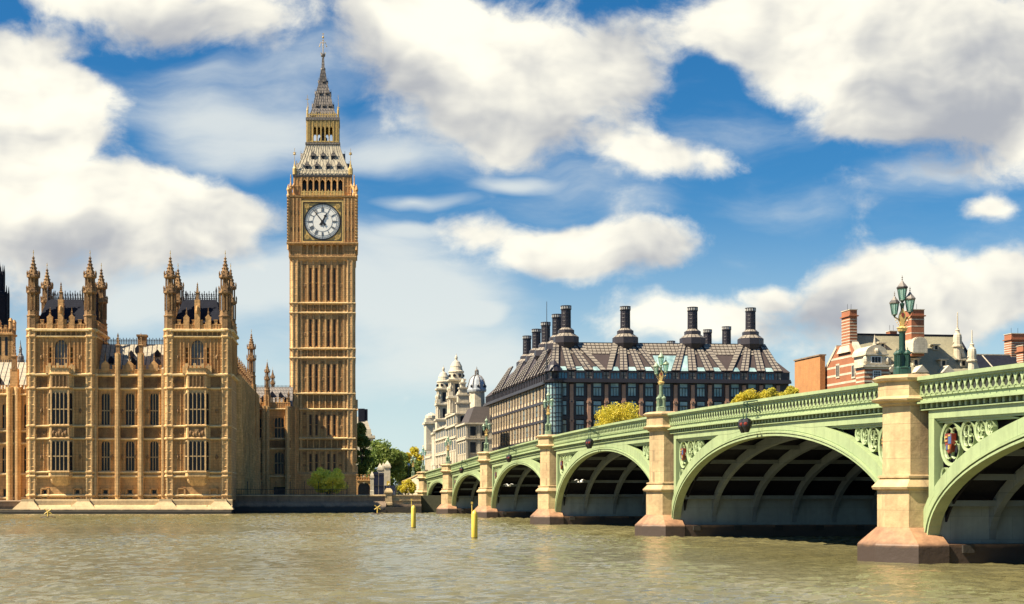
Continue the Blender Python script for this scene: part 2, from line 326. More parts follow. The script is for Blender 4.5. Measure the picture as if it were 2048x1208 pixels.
def glassmat():
    m, t, b = nodes('pale lantern glass'); N = t.nodes.new
    b.inputs['Base Color'].default_value = (.62, .82, .72, 1); b.inputs['Roughness'].default_value = .08
    tp = N('ShaderNodeBsdfTransparent'); tp.inputs[0].default_value = (.62, .85, .75, 1); ms = N('ShaderNodeMixShader'); ms.inputs[0].default_value = .72
    t.links.new(b.outputs[0], ms.inputs[1]); t.links.new(tp.outputs[0], ms.inputs[2]); t.links.new(ms.outputs[0], t.nodes['Material Output'].inputs[0])
    return m
M['lampglass'] = glassmat()
# ------------------------------------------------------------------ water and ground
def water_material():
    m, t, b = nodes('river water'); N = t.nodes.new; Lk = t.links.new
    geo = N('ShaderNodeNewGeometry')
    def noise(sc, det, s=(1, 1, 1), rough=.6):
        mp = N('ShaderNodeMapping'); Lk(geo.outputs['Position'], mp.inputs[0]); mp.inputs['Scale'].default_value = s; mp.inputs['Rotation'].default_value = (0, 0, .35)
        n = N('ShaderNodeTexNoise'); Lk(mp.outputs[0], n.inputs['Vector']); n.inputs['Scale'].default_value = sc; n.inputs['Detail'].default_value = det; n.inputs['Roughness'].default_value = rough
        return n.outputs['Fac']
    r = N('ShaderNodeMapRange'); Lk(noise(.05, 3, (1, .6, 1)), r.inputs[0]); r.inputs[1].default_value = .35; r.inputs[2].default_value = .65
    x = N('ShaderNodeMix'); x.data_type = 'RGBA'; Lk(r.outputs[0], x.inputs[0]); x.inputs[6].default_value = (.128, .114, .050, 1); x.inputs[7].default_value = (.18, .164, .080, 1)
    Lk(x.outputs[2], b.inputs['Base Color']); b.inputs['Roughness'].default_value = .03; b.inputs['IOR'].default_value = 1.33
    b1 = N('ShaderNodeBump'); b1.inputs['Strength'].default_value = 1.0; b1.inputs['Distance'].default_value = .13; Lk(noise(2.2, 5, (.6, 1.5, 1), .65), b1.inputs['Height'])
    b2 = N('ShaderNodeBump'); b2.inputs['Strength'].default_value = .8; b2.inputs['Distance'].default_value = .02; Lk(noise(5.0, 3), b2.inputs['Height']); Lk(b1.outputs[0], b2.inputs['Normal'])
    st = N('ShaderNodeMapRange'); Lk(noise(.035, 4, (.45, 1.5, 1), .65), st.inputs[0])                # slick and ruffled reaches of the stream
    for i_, v_ in enumerate((.38, .62, .35, 1.0)): st.inputs[i_ + 1].default_value = v_
    Lk(st.outputs[0], b1.inputs['Strength']); Lk(st.outputs[0], b2.inputs['Strength'])
    Lk(b2.outputs[0], b.inputs['Normal'])
    return m
M['water'] = water_material()
def water():
    x0, x1, y0, y1, nx, ny = -90.0, 95.0, 24.0, 252.0, 780, 900
    t = np.linspace(0, 1, ny); ys = y0 + (y1 - y0) * (t * .45 + .55 * t * t); xs = np.linspace(x0, x1, nx)
    X, Y = np.meshgrid(xs, ys); Z = np.zeros_like(X)
    rs = np.random.RandomState(3)
    for k in range(70):                                    # short steep wind chop running with the stream
        lam = .5 * (1.9 / .5) ** rs.rand(); th = rs.normal(1.2, .42); ph = rs.rand() * 6.28; amp = .0135 * lam ** .95
        q = (X * math.sin(th + math.pi / 2) + Y * math.sin(th)) * 2 * math.pi / lam + ph + 1.2 * np.sin(X * .23 * rs.rand() + Y * .19 * rs.rand() + ph)
        Z += amp * (1 - 2 * np.abs(np.sin(q / 2)) ** .8)
    Z -= Z.mean(); Z *= .72
    Z *= .75 + .5 * np.sin(X * .045 + 1.3 * np.sin(Y * .03)) * np.sin(Y * .06 + .7)
    edge = np.minimum(1, np.minimum(np.minimum(X - x0, x1 - X), np.minimum(Y - y0, y1 - Y)) / 8.0); Z *= edge
    n = nx * ny; co_ = np.stack([X.ravel(), Y.ravel(), Z.ravel()], 1)
    i = np.arange(n).reshape(ny, nx); q = np.stack([i[:-1, :-1], i[:-1, 1:], i[1:, 1:], i[1:, :-1]], -1).reshape(-1, 4)
    me = bpy.data.meshes.new('river'); me.vertices.add(n); me.vertices.foreach_set('co', co_.ravel())
    me.loops.add(q.size); me.loops.foreach_set('vertex_index', q.ravel().astype(np.int32)); me.polygons.add(len(q)); me.polygons.foreach_set('loop_start', np.arange(0, q.size, 4, dtype=np.int32))
    me.polygons.foreach_set('use_smooth', np.ones(len(q), bool)); me.update(); me.validate(); me.materials.append(M['water'])
    o = bpy.data.objects.new('river', me); COL.objects.link(o); o['kind'] = 'structure'
    b = MB(); S = 4000                                    # the river beyond the near reach, butted to it
    for a in ((-S, x0, -S, 252), (x1, S, -S, 252), (x0, x1, -S, y0)): b.quad((a[0], a[2], 0), (a[1], a[2], 0), (a[1], a[3], 0), (a[0], a[3], 0))
    b.build('water', M['water'])['kind'] = 'structure'
water()
GZ = 2.7
g = MB(); g.quad((-4000, 228.6, GZ), (4000, 228.6, GZ), (4000, 9000, GZ), (-4000, 9000, GZ)); g.quad((-4000, 228.6, -3), (4000, 228.6, -3), (4000, 228.6, GZ), (-4000, 228.6, GZ)); g.build('ground', M['ground'])['kind'] = 'structure'
# ------------------------------------------------------------------ the bridge: local x runs along it towards the far bank, local -y is the side we see
BR_A = math.atan((CX - 515) / F)
BRO = thing('arch_bridge', 'long pale green iron arch bridge on stone piers crossing the river', 'bridge', (28.7, 0, 0))
BRO.matrix_world = Matrix(((-math.sin(BR_A), math.cos(BR_A), 0, 28.7), (math.cos(BR_A), math.sin(BR_A), 0, 0), (0, 0, 1, 0), (0, 0, 0, 1)))
# a mirrored frame would flip copies, so the bridge is written directly in world coordinates
BM = BRO.matrix_world.copy(); BRO.matrix_world = Matrix.Identity(4)
def BP(u, v, z=0): return tuple(BM @ Vector((u, v, z)))
PIERS = [29.5, 64.3, 102.7, 142.5, 181.0, 217.5, 250.0]
_pu = [0, 20, 35, 54, 62, 69, 90, 101, 118, 130, 145, 170]; _pz = [8.66, 8.60, 8.42, 8.08, 7.93, 7.79, 7.40, 7.16, 6.82, 6.6, 6.3, 5.7]
def zp(u): return float(np.interp(abs(u - 123), _pu, _pz))
_cf = np.polyfit([x for x in np.linspace(-170, 170, 60)], [np.interp(abs(x), _pu, _pz) for x in np.linspace(-170, 170, 60)], 6)
def zp(u): return float(np.polyval(_cf, u - 123))
CORN, FAS = 1.40, .42
ZS = 1.0
def arch(a, b):
    c, hw = (a + b) / 2, (b - a) / 2
    zc = zp(c) - 2.12
    return c, hw, zc
def zi(u, A, off=0.0):
    c, hw, zc = A; x = min(1.0, abs(u - c) / (hw + off))
    return ZS + (zc - ZS + off) * math.sqrt(max(0, 1 - x * x))
def strip(mb, us, lo, hi, v0, v1):
    """closed band between two height curves, from v0 (outer) to v1"""
    rings = [[BP(u, v0, lo(u)), BP(u, v1, lo(u)), BP(u, v1, hi(u)), BP(u, v0, hi(u))] for u in us]
    mb.loft(rings)
def ring_band(mb, A, o0, o1, v0, v1, n=48, zmin=None):
    c, hw, zc = A; rings = []
    for k in range(n + 1):
        t = math.pi * k / n
        p = []
        for o in (o0, o1): p.append((c - (hw + o) * math.cos(t), ZS + (zc - ZS + o) * math.sin(t)))
        rings.append([BP(p[0][0], v0, p[0][1]), BP(p[0][0], v1, p[0][1]), BP(p[1][0], v1, p[1][1]), BP(p[1][0], v0, p[1][1])])
    mb.loft(rings)
def circ(mb, u, z, r, th, v0, v1, n=20, ru=1.0):
    rings = []
    for k in range(n + 1):
        t = 2 * math.pi * k / n; c_, s_ = math.cos(t), math.sin(t)
        rings.append([BP(u + ru * (r - th) * c_, v0 + .04, z + (r - th) * s_), BP(u + ru * (r - th) * c_, v1, z + (r - th) * s_), BP(u + ru * r * c_, v1, z + r * s_), BP(u + ru * r * c_, v0, z + r * s_)])
    mb.loft(rings, cap=False)
T_ = 1.6
for si in range(6):
    a, b = PIERS[si] + T_, PIERS[si + 1] - T_
    A = arch(a, b); c, hw, zc = A
    us = [a + (b - a) * (.5 - .5 * math.cos(math.pi * k / 60)) for k in range(61)]
    near = si in (0, 1, 2)
    # face: flat ring, fascia under the cornice, upright beside each pier, crown fill
    f = MB(); ring_band(f, A, .33, .97, .03, .45)
    fb = lambda u: zp(u) - CORN - FAS
    ft = lambda u: zp(u) - CORN + .03
    strip(f, us, lambda u: max(fb(u), zi(u, A, .6)), ft, .02, .44)
    for p0, p1 in ((a, a + .5), (b - .5, b)):
        strip(f, [p0, (p0 + p1) / 2, p1], lambda u: max(ZS - .1, zi(u, A, .65)) if zi(u, A, .65) > ZS + .05 else ZS - .1, lambda u: fb(u) + .02, .025, .43)
    fo = f.build('arch_face', M['green'], BRO)
    m_ = MB(); ring_band(m_, A, .0, .11, -.03, .5); ring_band(m_, A, .11, .17, .09, .5); ring_band(m_, A, .17, .27, -.08, .5); ring_band(m_, A, .27, .33, .06, .5)
    m_.build('arch_moulding', M['green'], fo)
    # stepped frame of the spandrel opening and its tracery
    fr = MB()
    for o_, d_ in ((0, .10), (.10, .20)):
        strip(fr, [u for u in us if abs(u - c) < hw - .5], lambda u: max(fb(u) - o_ - .10, zi(u, A, .97 + o_)), lambda u: max(fb(u) - o_ - .10, zi(u, A, .97 + o_)) + .001 if fb(u) - o_ - .1 < zi(u, A, .97 + o_) else fb(u) - o_, .02 + d_, .5)
        ring_band(fr, A, .97 + o_, 1.07 + o_, .02 + d_, .44) if False else None
    fr.build('spandrel_frame', M['green'], fo)
    for sgn, p in ((1, a), (-1, b)):
        tr = MB()
        u0 = p + sgn * .62; last = u0
        r_ = .76
        for q in range(4):
            # largest circle fitting between fascia and ring to the inner side
            best = None
            for r in np.arange(.95 if q == 0 else last_r, .26, -.03):
                u = last + sgn * r * .93
                zt = fb(u) - .12 - r
                if zt - r * .98 > zi(u + sgn * r * .25, A, 1.02) - .03 and zt - r * .7 > zi(u + sgn * r * .7, A, 1.02):
                    best = (u, zt, r); break
            if not best: break
            u, z, r = best; last_r = r
            circ(tr, u, z, r, .08 + .03 * r, .22, .42, 22, .93)
            if r > .3:
                for k in range(4):
                    t = math.pi / 4 + math.pi / 2 * k
                    circ(tr, u + .93 * r * .42 * math.cos(t), z + r * .42 * math.sin(t), r * .40, .05, .28, .40, 12, .93)
            if q == 0:
                z2 = z - r - .42
                if z2 - .3 > zi(u - sgn * .35, A, 1.0) - .5: circ(tr, u0 + sgn * .28, z2, .38, .07, .24, .42, 14, .7)
                sh = [(-.30, .42), (.30, .42), (.30, -.02), (.17, -.30), (0, -.44), (-.17, -.30), (-.30, -.02)]
                K = r / .8 * .82; s1 = MB(); s1.loft([[BP(u + K * x, .16, z + K * y) for x, y in sh], [BP(u + K * x, .36, z + K * y) for x, y in sh]])
                so_ = s1.build('shield', M['red'], fo)
                s2 = MB()
                for (x0, x1, y0, y1) in ((-.28, -.02, -.02, .38), (.03, .15, -.28, -.06)): s2.loft([[BP(u + K * x, vv, z + K * y) for x, y in ((x0, y0), (x1, y0), (x1, y1), (x0, y1))] for vv in (.135, .17)])
                s2.build('shield_quarter', M['blue'], so_)
                s3 = MB()
                for (x0, x1, y0, y1) in ((.04, .26, .24, .30), (.04, .26, .08, .14), (-.16, -.04, -.26, -.08), (-.25, -.05, .30, .36)): s3.loft([[BP(u + K * x, vv, z + K * y) for x, y in ((x0, y0), (x1, y0), (x1, y1), (x0, y1))] for vv in (.12, .17)])
                s3.build('shield_charge', M['shieldgold'], so_)
            last = u + sgn * r * .93
        tr.build('spandrel_tracery', M['green'], fo)
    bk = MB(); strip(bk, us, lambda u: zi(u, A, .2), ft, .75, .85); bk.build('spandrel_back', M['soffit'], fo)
    # parapet with its pierced band, cornice and dentils
    us2 = [PIERS[si] + .9 + (PIERS[si + 1] - PIERS[si] - 1.8) * k / 40 for k in range(41)]
    pr = MB()
    rel = lambda d: (lambda u: zp(u) - d)
    strip(pr, us2, rel(.16), rel(0.0), -.30, .40); strip(pr, us2, rel(.24), rel(.155), -.22, .36); strip(pr, us2, rel(.86), rel(.80), -.14, .34)
    strip(pr, us2, rel(1.02), rel(.855), -.06, .34)
    strip(pr, us2, rel(1.10), rel(1.015), -.16, .34); strip(pr, us2, rel(1.17), rel(1.095), -.30, .34)
    strip(pr, us2, rel(.24 + .04), rel(.235), -.10, .34)
    po = pr.build('parapet', M['green'], BRO)
    pb = MB(); strip(pb, us2, rel(.8), rel(.27), -.045, .34); pb.build('parapet_lining', M['grime_shade'], po)
    dr = MB(); strip(dr, us2, rel(CORN - .005), rel(1.172), .02, .3); dr.build('cornice_recess', M['grime_shade'], po)
    dn = MB(); strip(dn, us2, rel(CORN + .05), rel(CORN - .002), -.10, .3)
    n = int((us2[-1] - us2[0]) / .5)
    for k in range(n):
        u = us2[0] + (k + .5) * (us2[-1] - us2[0]) / n
        strip(dn, [u - .085, u + .085], rel(CORN - .03), rel(1.168), -.12, .03)
    dn.build('dentil_cornice', M['green'], po)
    # pierced band: pointed trefoil openings
    lt = MB(); npt = 14; L0, L1 = us2[0] + .25, us2[-1] - .25; n = int((L1 - L0) / .49); w = (L1 - L0) / n; h0, h1 = .80, .275
    hole = []
    for k in range(npt):
        t = 2 * math.pi * k / npt - math.pi / 2
        x = math.cos(t) * .455; y = math.sin(t)
        x *= (1 - .45 * max(0, y)); x *= 1 - .18 * math.exp(-((y - .25) / .18) ** 2)
        hole.append((x, .5 + .44 * y))
    outer = []
    for x, y in hole:
        dx, dy = x, y - .5; s_ = min(.5 / max(1e-6, abs(dx)), .5 / max(1e-6, abs(dy))); outer.append((dx * s_, .5 + dy * s_))
    for k in range(n):
        u = L0 + (k + .5) * w
        g_ = lambda pts, v: [BP(u + x * w, v, zp(u + x * w) - h0 + (h0 - h1) * y) for x, y in pts]
        vs = g_(outer, -.10) + g_(hole, -.12) + g_(hole, -.06)
        fs = []
        for i in range(npt):
            j = (i + 1) % npt; fs += [(i, j, j + npt, i + npt), (i + npt, j + npt, j + 2 * npt, i + 2 * npt)]
        lt.add(vs, fs)
        strip(lt, [u - w * .5 - .03, u - w * .5 + .03], lambda q: zp(q) - .84, lambda q: zp(q) - .78, -.20, -.1)
    lt.build('pierced_band', M['green'], po)
    for p0, p1 in ((us2[0], us2[0] + .25), (us2[-1] - .25, us2[-1])):
        e_ = MB(); strip(e_, [p0, p1], rel(.81), rel(.26), -.13, .2); e_.build('end_panel', M['green'], po)
    # underside: ribs, bracing, deck and the far face
    for k in range(1, 9):
        v = 25.7 * k / 9.0
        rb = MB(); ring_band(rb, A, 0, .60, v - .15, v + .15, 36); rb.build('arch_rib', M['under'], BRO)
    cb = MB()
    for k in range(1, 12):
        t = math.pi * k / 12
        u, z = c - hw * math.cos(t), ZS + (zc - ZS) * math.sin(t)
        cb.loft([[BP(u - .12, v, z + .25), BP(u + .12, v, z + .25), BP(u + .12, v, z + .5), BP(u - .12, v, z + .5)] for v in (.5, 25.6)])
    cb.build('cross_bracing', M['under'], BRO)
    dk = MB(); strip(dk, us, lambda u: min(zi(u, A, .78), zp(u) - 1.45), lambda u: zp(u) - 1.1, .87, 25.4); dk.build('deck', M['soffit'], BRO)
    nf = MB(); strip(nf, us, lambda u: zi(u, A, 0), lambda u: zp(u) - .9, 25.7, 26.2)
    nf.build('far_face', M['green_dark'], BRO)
    np_ = MB(); strip(np_, us2, rel(.9), rel(.02), 25.8, 26.1); np_.build('far_parapet', M['green'], BRO)
    rd = MB(); strip(rd, us2, rel(1.096), rel(1.06), 3.5, 22.5); rd.build('roadway', M['asphalt'], BRO)
    fw = MB(); strip(fw, us2, rel(1.099), rel(.94), .41, 3.498); strip(fw, us2, rel(1.099), rel(.94), 22.502, 25.79); fw.build('footway', M['whitestone'], BRO)
OCT = [(-.98, .3), (-.98, -.50), (-.36, -1.15), (.36, -1.15), (.98, -.50), (.98, .3)]
def octring(u, s, z): return [BP(u + x * s, .3 + (y - .3) * (1 + (s - 1) * 1.3), z) for x, y in OCT]
for i, u in enumerate(PIERS):
    zt = zp(u) + .13
    t = MB()
    t.loft([octring(u, s, z) for z, s in ((1.30, 1.12), (3.12, 1.12), (3.16, 1.22), (3.26, 1.25), (3.40, 1.18), (3.62, 1.06), (3.66, 1.11), (3.74, 1.11), (3.78, 1.0), (zt - 1.38, 1.0), (zt - 1.30, 1.08), (zt - 1.24, 1.08), (zt - 1.16, 1.23), (zt - 1.08, 1.26), (zt - 1.02, 1.16), (zt - .94, 1.10), (zt - .33, 1.10), (zt - .28, 1.20), (zt - .17, 1.24), (zt - .10, 1.18), (zt - .04, 1.14), (zt, .95))])
    to = t.build('pier', M['pier'], BRO)
    s_ = MB(); base = [(-2.3, .6), (-2.3, -.75), (-.95, -2.05), (.95, -2.05), (2.3, -.75), (2.3, .6)]
    top = [(-1.12, .6), (-1.12, -.62), (-.42, -1.40), (.42, -1.40), (1.12, -.62), (1.12, .6)]
    R_ = lambda pts, z, k=1.0: [BP(u + x * k, y * k if y < 0 else y, z) for x, y in pts]
    s_.loft([R_(base, -2.5), R_(base, .74), R_(base, .80, .985), R_(top, 1.50)])
    s_.build('cutwater', M['pierbase'], to)
    w_ = MB(); w_.loft([[BP(u + x, v, z) for x, z in ((-T_, .82), (T_, .82), (T_, 2.95), (-T_, 2.95))] for v in (.46, 25.6)])
    w_.build('pier_wall', M['fender'], to)
    w2 = MB(); w2.loft([[BP(u + x, v, z) for x, z in ((-2.2, -2.5), (2.2, -2.5), (2.2, .81), (-2.2, .81))] for v in (.62, 27.5)])
    w2.build('pier_footing', M['pierbase'], to)
    w3 = MB(); w3.loft([[BP(u + x, v, z) for x, z in ((-1.1, 2.955), (1.1, 2.955), (1.1, zp(u) - 1.2), (-1.1, zp(u) - 1.2))] for v in (.88, 25.5)])
    w3.build('pier_core', M['soffit'], to)
    nb = MB()
    for k in range(9): nb.loft([[BP(u + x, 1.2 + k * 2.9 + y, z) for x, y in ((-2.32, 0), (2.32, 0), (2.32, .5), (-2.32, .5))] for z in (.45, .78)])
    nb.build('fender_block', M['wallstone'], to)

# ------------------------------------------------------------------ navigation lights under the crown of each arch
def nav_light(u, label):
    t = thing('navigation_light', label, 'signal light', BP(u, -.9, zp(u) - 1.0), 0, 'navigation lights over the arches')
    z0 = zp(u) - 1.0
    def loc(p): return tuple(Vector(p) - Vector(BP(u, -.9, z0)))
    q = MB()
    for du in (-.28, .28):
        q.tube([loc(BP(u + du, .0, z0 + .95)), loc(BP(u + du, -.9, z0 + .85)), loc(BP(u + du, -.95, z0 - .15))], .04)
        q.tube([loc(BP(u + du, .0, z0 + .2)), loc(BP(u + du, -.95, z0 + .75))], .03)
    q.tube([loc(BP(u - .3, -.9, z0 + .85)), loc(BP(u + .3, -.9, z0 + .85))], .03)
    q.build('bracket', M['lampgreen'], t)
    for du in (-.36, .36):
        h = MB(); c_ = Vector(loc(BP(u + du, -.95, z0 - .42))); h.lathe(c_.x, c_.y, [(.05, c_.z + .34), (.22, c_.z + .26), (.27, c_.z + .1), (.27, c_.z - .14), (.18, c_.z - .3), (.10, c_.z - .48)], 10)
        ho = h.build('lamp_housing', M['black'], t)
        r = MB(); d = Vector(BP(0, -1, 0)) - Vector(BP(0, 0, 0)); e = Vector(BP(-1, 0, 0)) - Vector(BP(0, 0, 0))
        p = c_ + (d * .6 + e * .8) * .20; r.ball(tuple(p), .12, 10, 6)
        r.build('lamp_lens', M['red'], ho)
for u, lb in ((83.5, 'pair of hooded red lamps hanging over the widest arch in full view'), (122.6, 'pair of hooded red lamps over the arch under the yellow plane tree'),
              (161.7, 'pair of hooded red lamps over the arch beside the grey dome building'), (199.3, 'small pair of hooded red lamps over the arch next to the farthest arch')):
    nav_light(u, lb)

# ------------------------------------------------------------------ lamp standards on the piers
def lantern(parent, x, y, z, s, paint):
    c = MB()
    for k in range(6):
        t = math.pi / 6 + k * math.pi / 3
        c.tube([(x + .13 * s * math.cos(t), y + .13 * s * math.sin(t), z), (x + .235 * s * math.cos(t), y + .235 * s * math.sin(t), z + .62 * s)], .024 * s, 4)
    c.lathe(x, y, [(.03 * s, z - .16 * s), (.05 * s, z - .10 * s), (.10 * s, z - .03 * s), (.16 * s, z), (.15 * s, z + .03 * s)], 6)
    o = c.build('lantern', paint, parent); c = MB()
    c.lathe(x, y, [(.245 * s, z + .60 * s), (.28 * s, z + .62 * s), (.29 * s, z + .67 * s), (.20 * s, z + .78 * s), (.10 * s, z + .90 * s), (.06 * s, z + .97 * s), (.025 * s, z + 1.02 * s)], 6)
    for zz in (1.08, 1.18): c.ball((x, y, z + zz * s), .04 * s, 6, 4)
    c.tube([(x, y, z + 1.0 * s), (x, y, z + 1.28 * s)], .012 * s, 4)
    c.build('lantern_roof', M['spire'] if paint is M['lampgreen'] else paint, o)
    g = MB(); g.lathe(x, y, [(.115 * s, z + .02 * s), (.215 * s, z + .60 * s)], 6); g.build('lantern_glass', M['lampglass'], o)
def lamp_standard(name, label, loc, paint, group):
    t = thing(name, label, 'street lamp', loc, -BR_A, group)
    b = MB(); b.lathe(0, 0, [(.40, 0), (.40, .06), (.36, .08), (.35, .30), (.37, .32), (.37, .36), (.20, .42), (.16, .7), (.14, 1.1), (.125, 1.25), (.115, 1.85), (.15, 1.90), (.16, 1.96)], 8)
    for q in range(8): w = q * math.pi / 4; b.tube([(.125 * math.cos(w), .125 * math.sin(w), .9), (.118 * math.cos(w), .118 * math.sin(w), 1.85)], .018, 4)
    b.build('base', paint, t)
    for k in range(4):
        a = math.pi / 4 + k * math.pi / 2; x, y = .255 * math.cos(a), .255 * math.sin(a)
        d = MB(); d.lathe(x, y, [(.15, .0), (.15, .32), (.115, .36), (.10, .40), (.10, .90), (.145, .93), (.15, .99), (.11, 1.05), (.04, 1.11), (.02, 1.13)], 8); d.ball((x, y, 1.17), .032, 6, 4); d.tube([(x, y, 1.1), (x, y, 1.24)], .012, 4)
        for q in range(8):
            w = q * math.pi / 4; d.tube([(x + .108 * math.cos(w), y + .108 * math.sin(w), .4), (x + .108 * math.cos(w), y + .108 * math.sin(w), .9)], .017, 4)
        d.build('corner_colonnette', paint, t)
    s = MB(); s.lathe(0, 0, [(.17, 1.94), (.19, 1.98), (.20, 2.05), (.24, 2.08), (.19, 2.13), (.08, 2.17)], 12)
    for k in range(10): s.ball((.21 * math.cos(k * .628), .21 * math.sin(k * .628), 2.10), .032, 6, 4)
    s.build('capital', M['gold'], t)
    p = MB(); p.lathe(0, 0, [(.07, 2.15), (.08, 2.3), (.06, 2.7), (.07, 3.0), (.10, 3.12), (.10, 3.18)], 8); p.build('post', paint, t)
    g = MB()
    for sgn in (-1, 1):
        pts = [(sgn * .07, 0, 2.14), (sgn * .09, 0, 2.32), (sgn * .17, 0, 2.48), (sgn * .31, 0, 2.56)]
        g.tube(pts, .032, 6)
        for k in range(6):
            q = Vector(pts[0]).lerp(Vector(pts[3]), k / 5); g.ball((q.x * 1.05, 0, q.z + .02 - .08 * math.sin(k / 5 * 3.1)), .03, 6, 4)
    g.xz([(-.05, 2.14), (.05, 2.14), (.09, 2.4), (.15, 2.56), (.13, 2.68), (.03, 2.92), (0, 2.96), (-.03, 2.92), (-.13, 2.68), (-.15, 2.56), (-.09, 2.4)], -.08, .08)
    go = g.build('scroll_bracket', M['gold'], t)
    sh = MB(); sh.xz([(-.055, 2.74), (.055, 2.74), (.055, 2.62), (0, 2.53), (-.055, 2.62)], -.10, -.082); sh.build('crest', M['red'], go)
    lantern(t, 0, 0, 3.30, .86, paint); lantern(t, -.33, 0, 2.68, .80, paint); lantern(t, .33, 0, 2.80, .86, paint)
    return t
LAB = {64.3: 'dark green three lantern lamp standard with gilded bracket in front of the red brick chimneys', 102.7: 'pale green three lantern lamp standard in front of the dark windowed block with tall chimneys',
       142.5: 'pale green three lantern lamp standard by the rounded glass corner of the dark windowed block', 181.0: 'pale green three lantern lamp standard between the grey domed house and the dark windowed block',
       217.5: 'small green lamp standard in front of the white building front with columns', 250.0: 'small pale green lamp standard at the far end of the bridge by the people'}
for u in PIERS[1:]:
    lamp_standard('lamp_standard', LAB[u], BP(u, -.42, zp(u) + .12), M['lampgreen'] if u < 70 else M['lampgreen_pale'], 'lamp standards along the bridge')
# ------------------------------------------------------------------ clock tower (local x right, y into the depth, origin on its axis)
PA = math.atan((CX - 700) / F)                              # the palace and its tower stand square to each other
TD = 284.0; TK = F / TD
def TZ(y):                                                  # heights allow for how far behind the tower's front each storey stands
    r = float(np.interp(y, [66, 110, 228, 234, 286, 290, 349, 396, 400, 487, 512, 1000], [0, .2, 2.5, 3.1, 3.12, 3.3, 5.6, 5.55, 6.6, 6.6, 6.2, 6.18]))
    return H + (HY - y) / TK * (TD + 6.18 - r) / TD
def TX(x): return (x - 643.7) / TK
tx, ty, _ = at(643.7, 988, TD)
HWT = 6.18
TW = thing('clock_tower', 'tall square gothic clock tower with white clock dial and iron spire', 'tower', (tx + HWT * math.sin(-PA) * -1 * 0, ty + HWT, 0), PA)
def four(o):
    """three more sides of a part made for the river side"""
    out = [o]
    for k in (1, 2, 3): out.append(copy(o, TW, rz=k * math.pi / 2))
    return out
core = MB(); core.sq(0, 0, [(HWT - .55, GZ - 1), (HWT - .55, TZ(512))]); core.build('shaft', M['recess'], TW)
ft = MB()
for z0, z1, e in ((GZ - 1, TZ(953), .35), (TZ(953), TZ(948), .5)): ft.sq(0, 0, [(HWT + e, z0), (HWT + e, z1)])
ft.sq(0, 0, [(HWT + .5, TZ(948) + .003), (HWT - .5, TZ(942))])
ft.build('plinth', M['tower'], TW)
STG = [(948, 900), (876, 820), (787, 717), (697, 627), (606, 522)]       # panelled stages, photo rows bottom to top
BND = [(900, 876), (820, 787), (717, 697), (627, 606)]                   # friezes between
px = [TX(601.5 + 12.0 * k) for k in range(8)]                             # seven bays between the corner turrets
fp = MB(); wins = []
for (ya, yb) in STG:
    za, zb = TZ(ya), TZ(yb); fr2s = {}
    for k in range(8): fp.box(px[k] - .16, px[k] + .16, -HWT - .02, -HWT + .6, za, zb)                 # bay ribs
    for k in range(7):
        m_ = (px[k] + px[k + 1]) / 2
        if k in (0, 3, 6):
            fp.box(px[k] + .16, px[k + 1] - .16, -HWT + .25, -HWT + .6, za, zb)
            for q in (-1, 0, 1): fp.box(m_ + q * .27 - .05, m_ + q * .27 + .05, -HWT + .12, -HWT + .26, za + .3, zb - .5)
            for fq in (.48, .97):
                zz = za + (zb - za) * fq; fp.box(px[k] + .16, px[k + 1] - .16, -HWT + .1, -HWT + .3, zz - .25, zz - .08)
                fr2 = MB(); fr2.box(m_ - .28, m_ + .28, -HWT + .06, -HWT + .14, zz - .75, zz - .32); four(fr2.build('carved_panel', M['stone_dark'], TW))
        else:
            fp.box(px[k] + .16, px[k] + .36, -HWT + .2, -HWT + .6, za, zb); fp.box(px[k + 1] - .36, px[k + 1] - .16, -HWT + .2, -HWT + .6, za, zb)
            zt = zb - (zb - za) * .16; fp.box(px[k] + .36, px[k + 1] - .36, -HWT + .22, -HWT + .6, zt, zb)
            fp.box(px[k] + .36, px[k + 1] - .36, -HWT + .3, -HWT + .6, za, za + .5)
            fp.xz([(px[k] + .2, za - .02), (px[k + 1] - .2, za - .02), (m_, za + .45)], -HWT - .05, -HWT + .3)
            zz = za + (zb - za) * .48; fp.box(px[k] + .36, px[k + 1] - .36, -HWT + .3, -HWT + .58, zz - .07, zz + .07)
            wins.append((px[k] + .36, px[k + 1] - .36, za + .5, zt))
for (ya, yb) in BND:
    za, zb = TZ(ya), TZ(yb); fr2 = MB(); fr2.box(px[0], px[7], -HWT + .50, -HWT + .6, za + .1, zb - .1)
    for k in range(8): fp.box(px[k] - .14, px[k] + .14, -HWT + .03, -HWT + .6, za, zb)
    for k in range(7):
        m_ = (px[k] + px[k + 1]) / 2; zc_ = (za + zb) / 2; hh = (zb - za) / 2 - .25
        fr2.box(px[k] + .26, px[k + 1] - .26, -HWT + .34, -HWT + .6, za + .18, zb - .18)
        fr2.xz([(m_ - .33, zc_), (m_, zc_ - min(.5, hh)), (m_ + .33, zc_), (m_, zc_ + min(.5, hh))], -HWT + .22, -HWT + .36)
    four(fr2.build('carved_band', M['tower_band'], TW))
four(fp.build('panelling', M['tower'], TW))
lw = None
for x0, x1, z0, z1 in wins:
    w = MB(); w.quad((x0, -HWT + .5, z0), (x1, -HWT + .5, z0), (x1, -HWT + .5, z1), (x0, -HWT + .5, z1)); four(w.build('lancet_window', M['lancet'], TW))
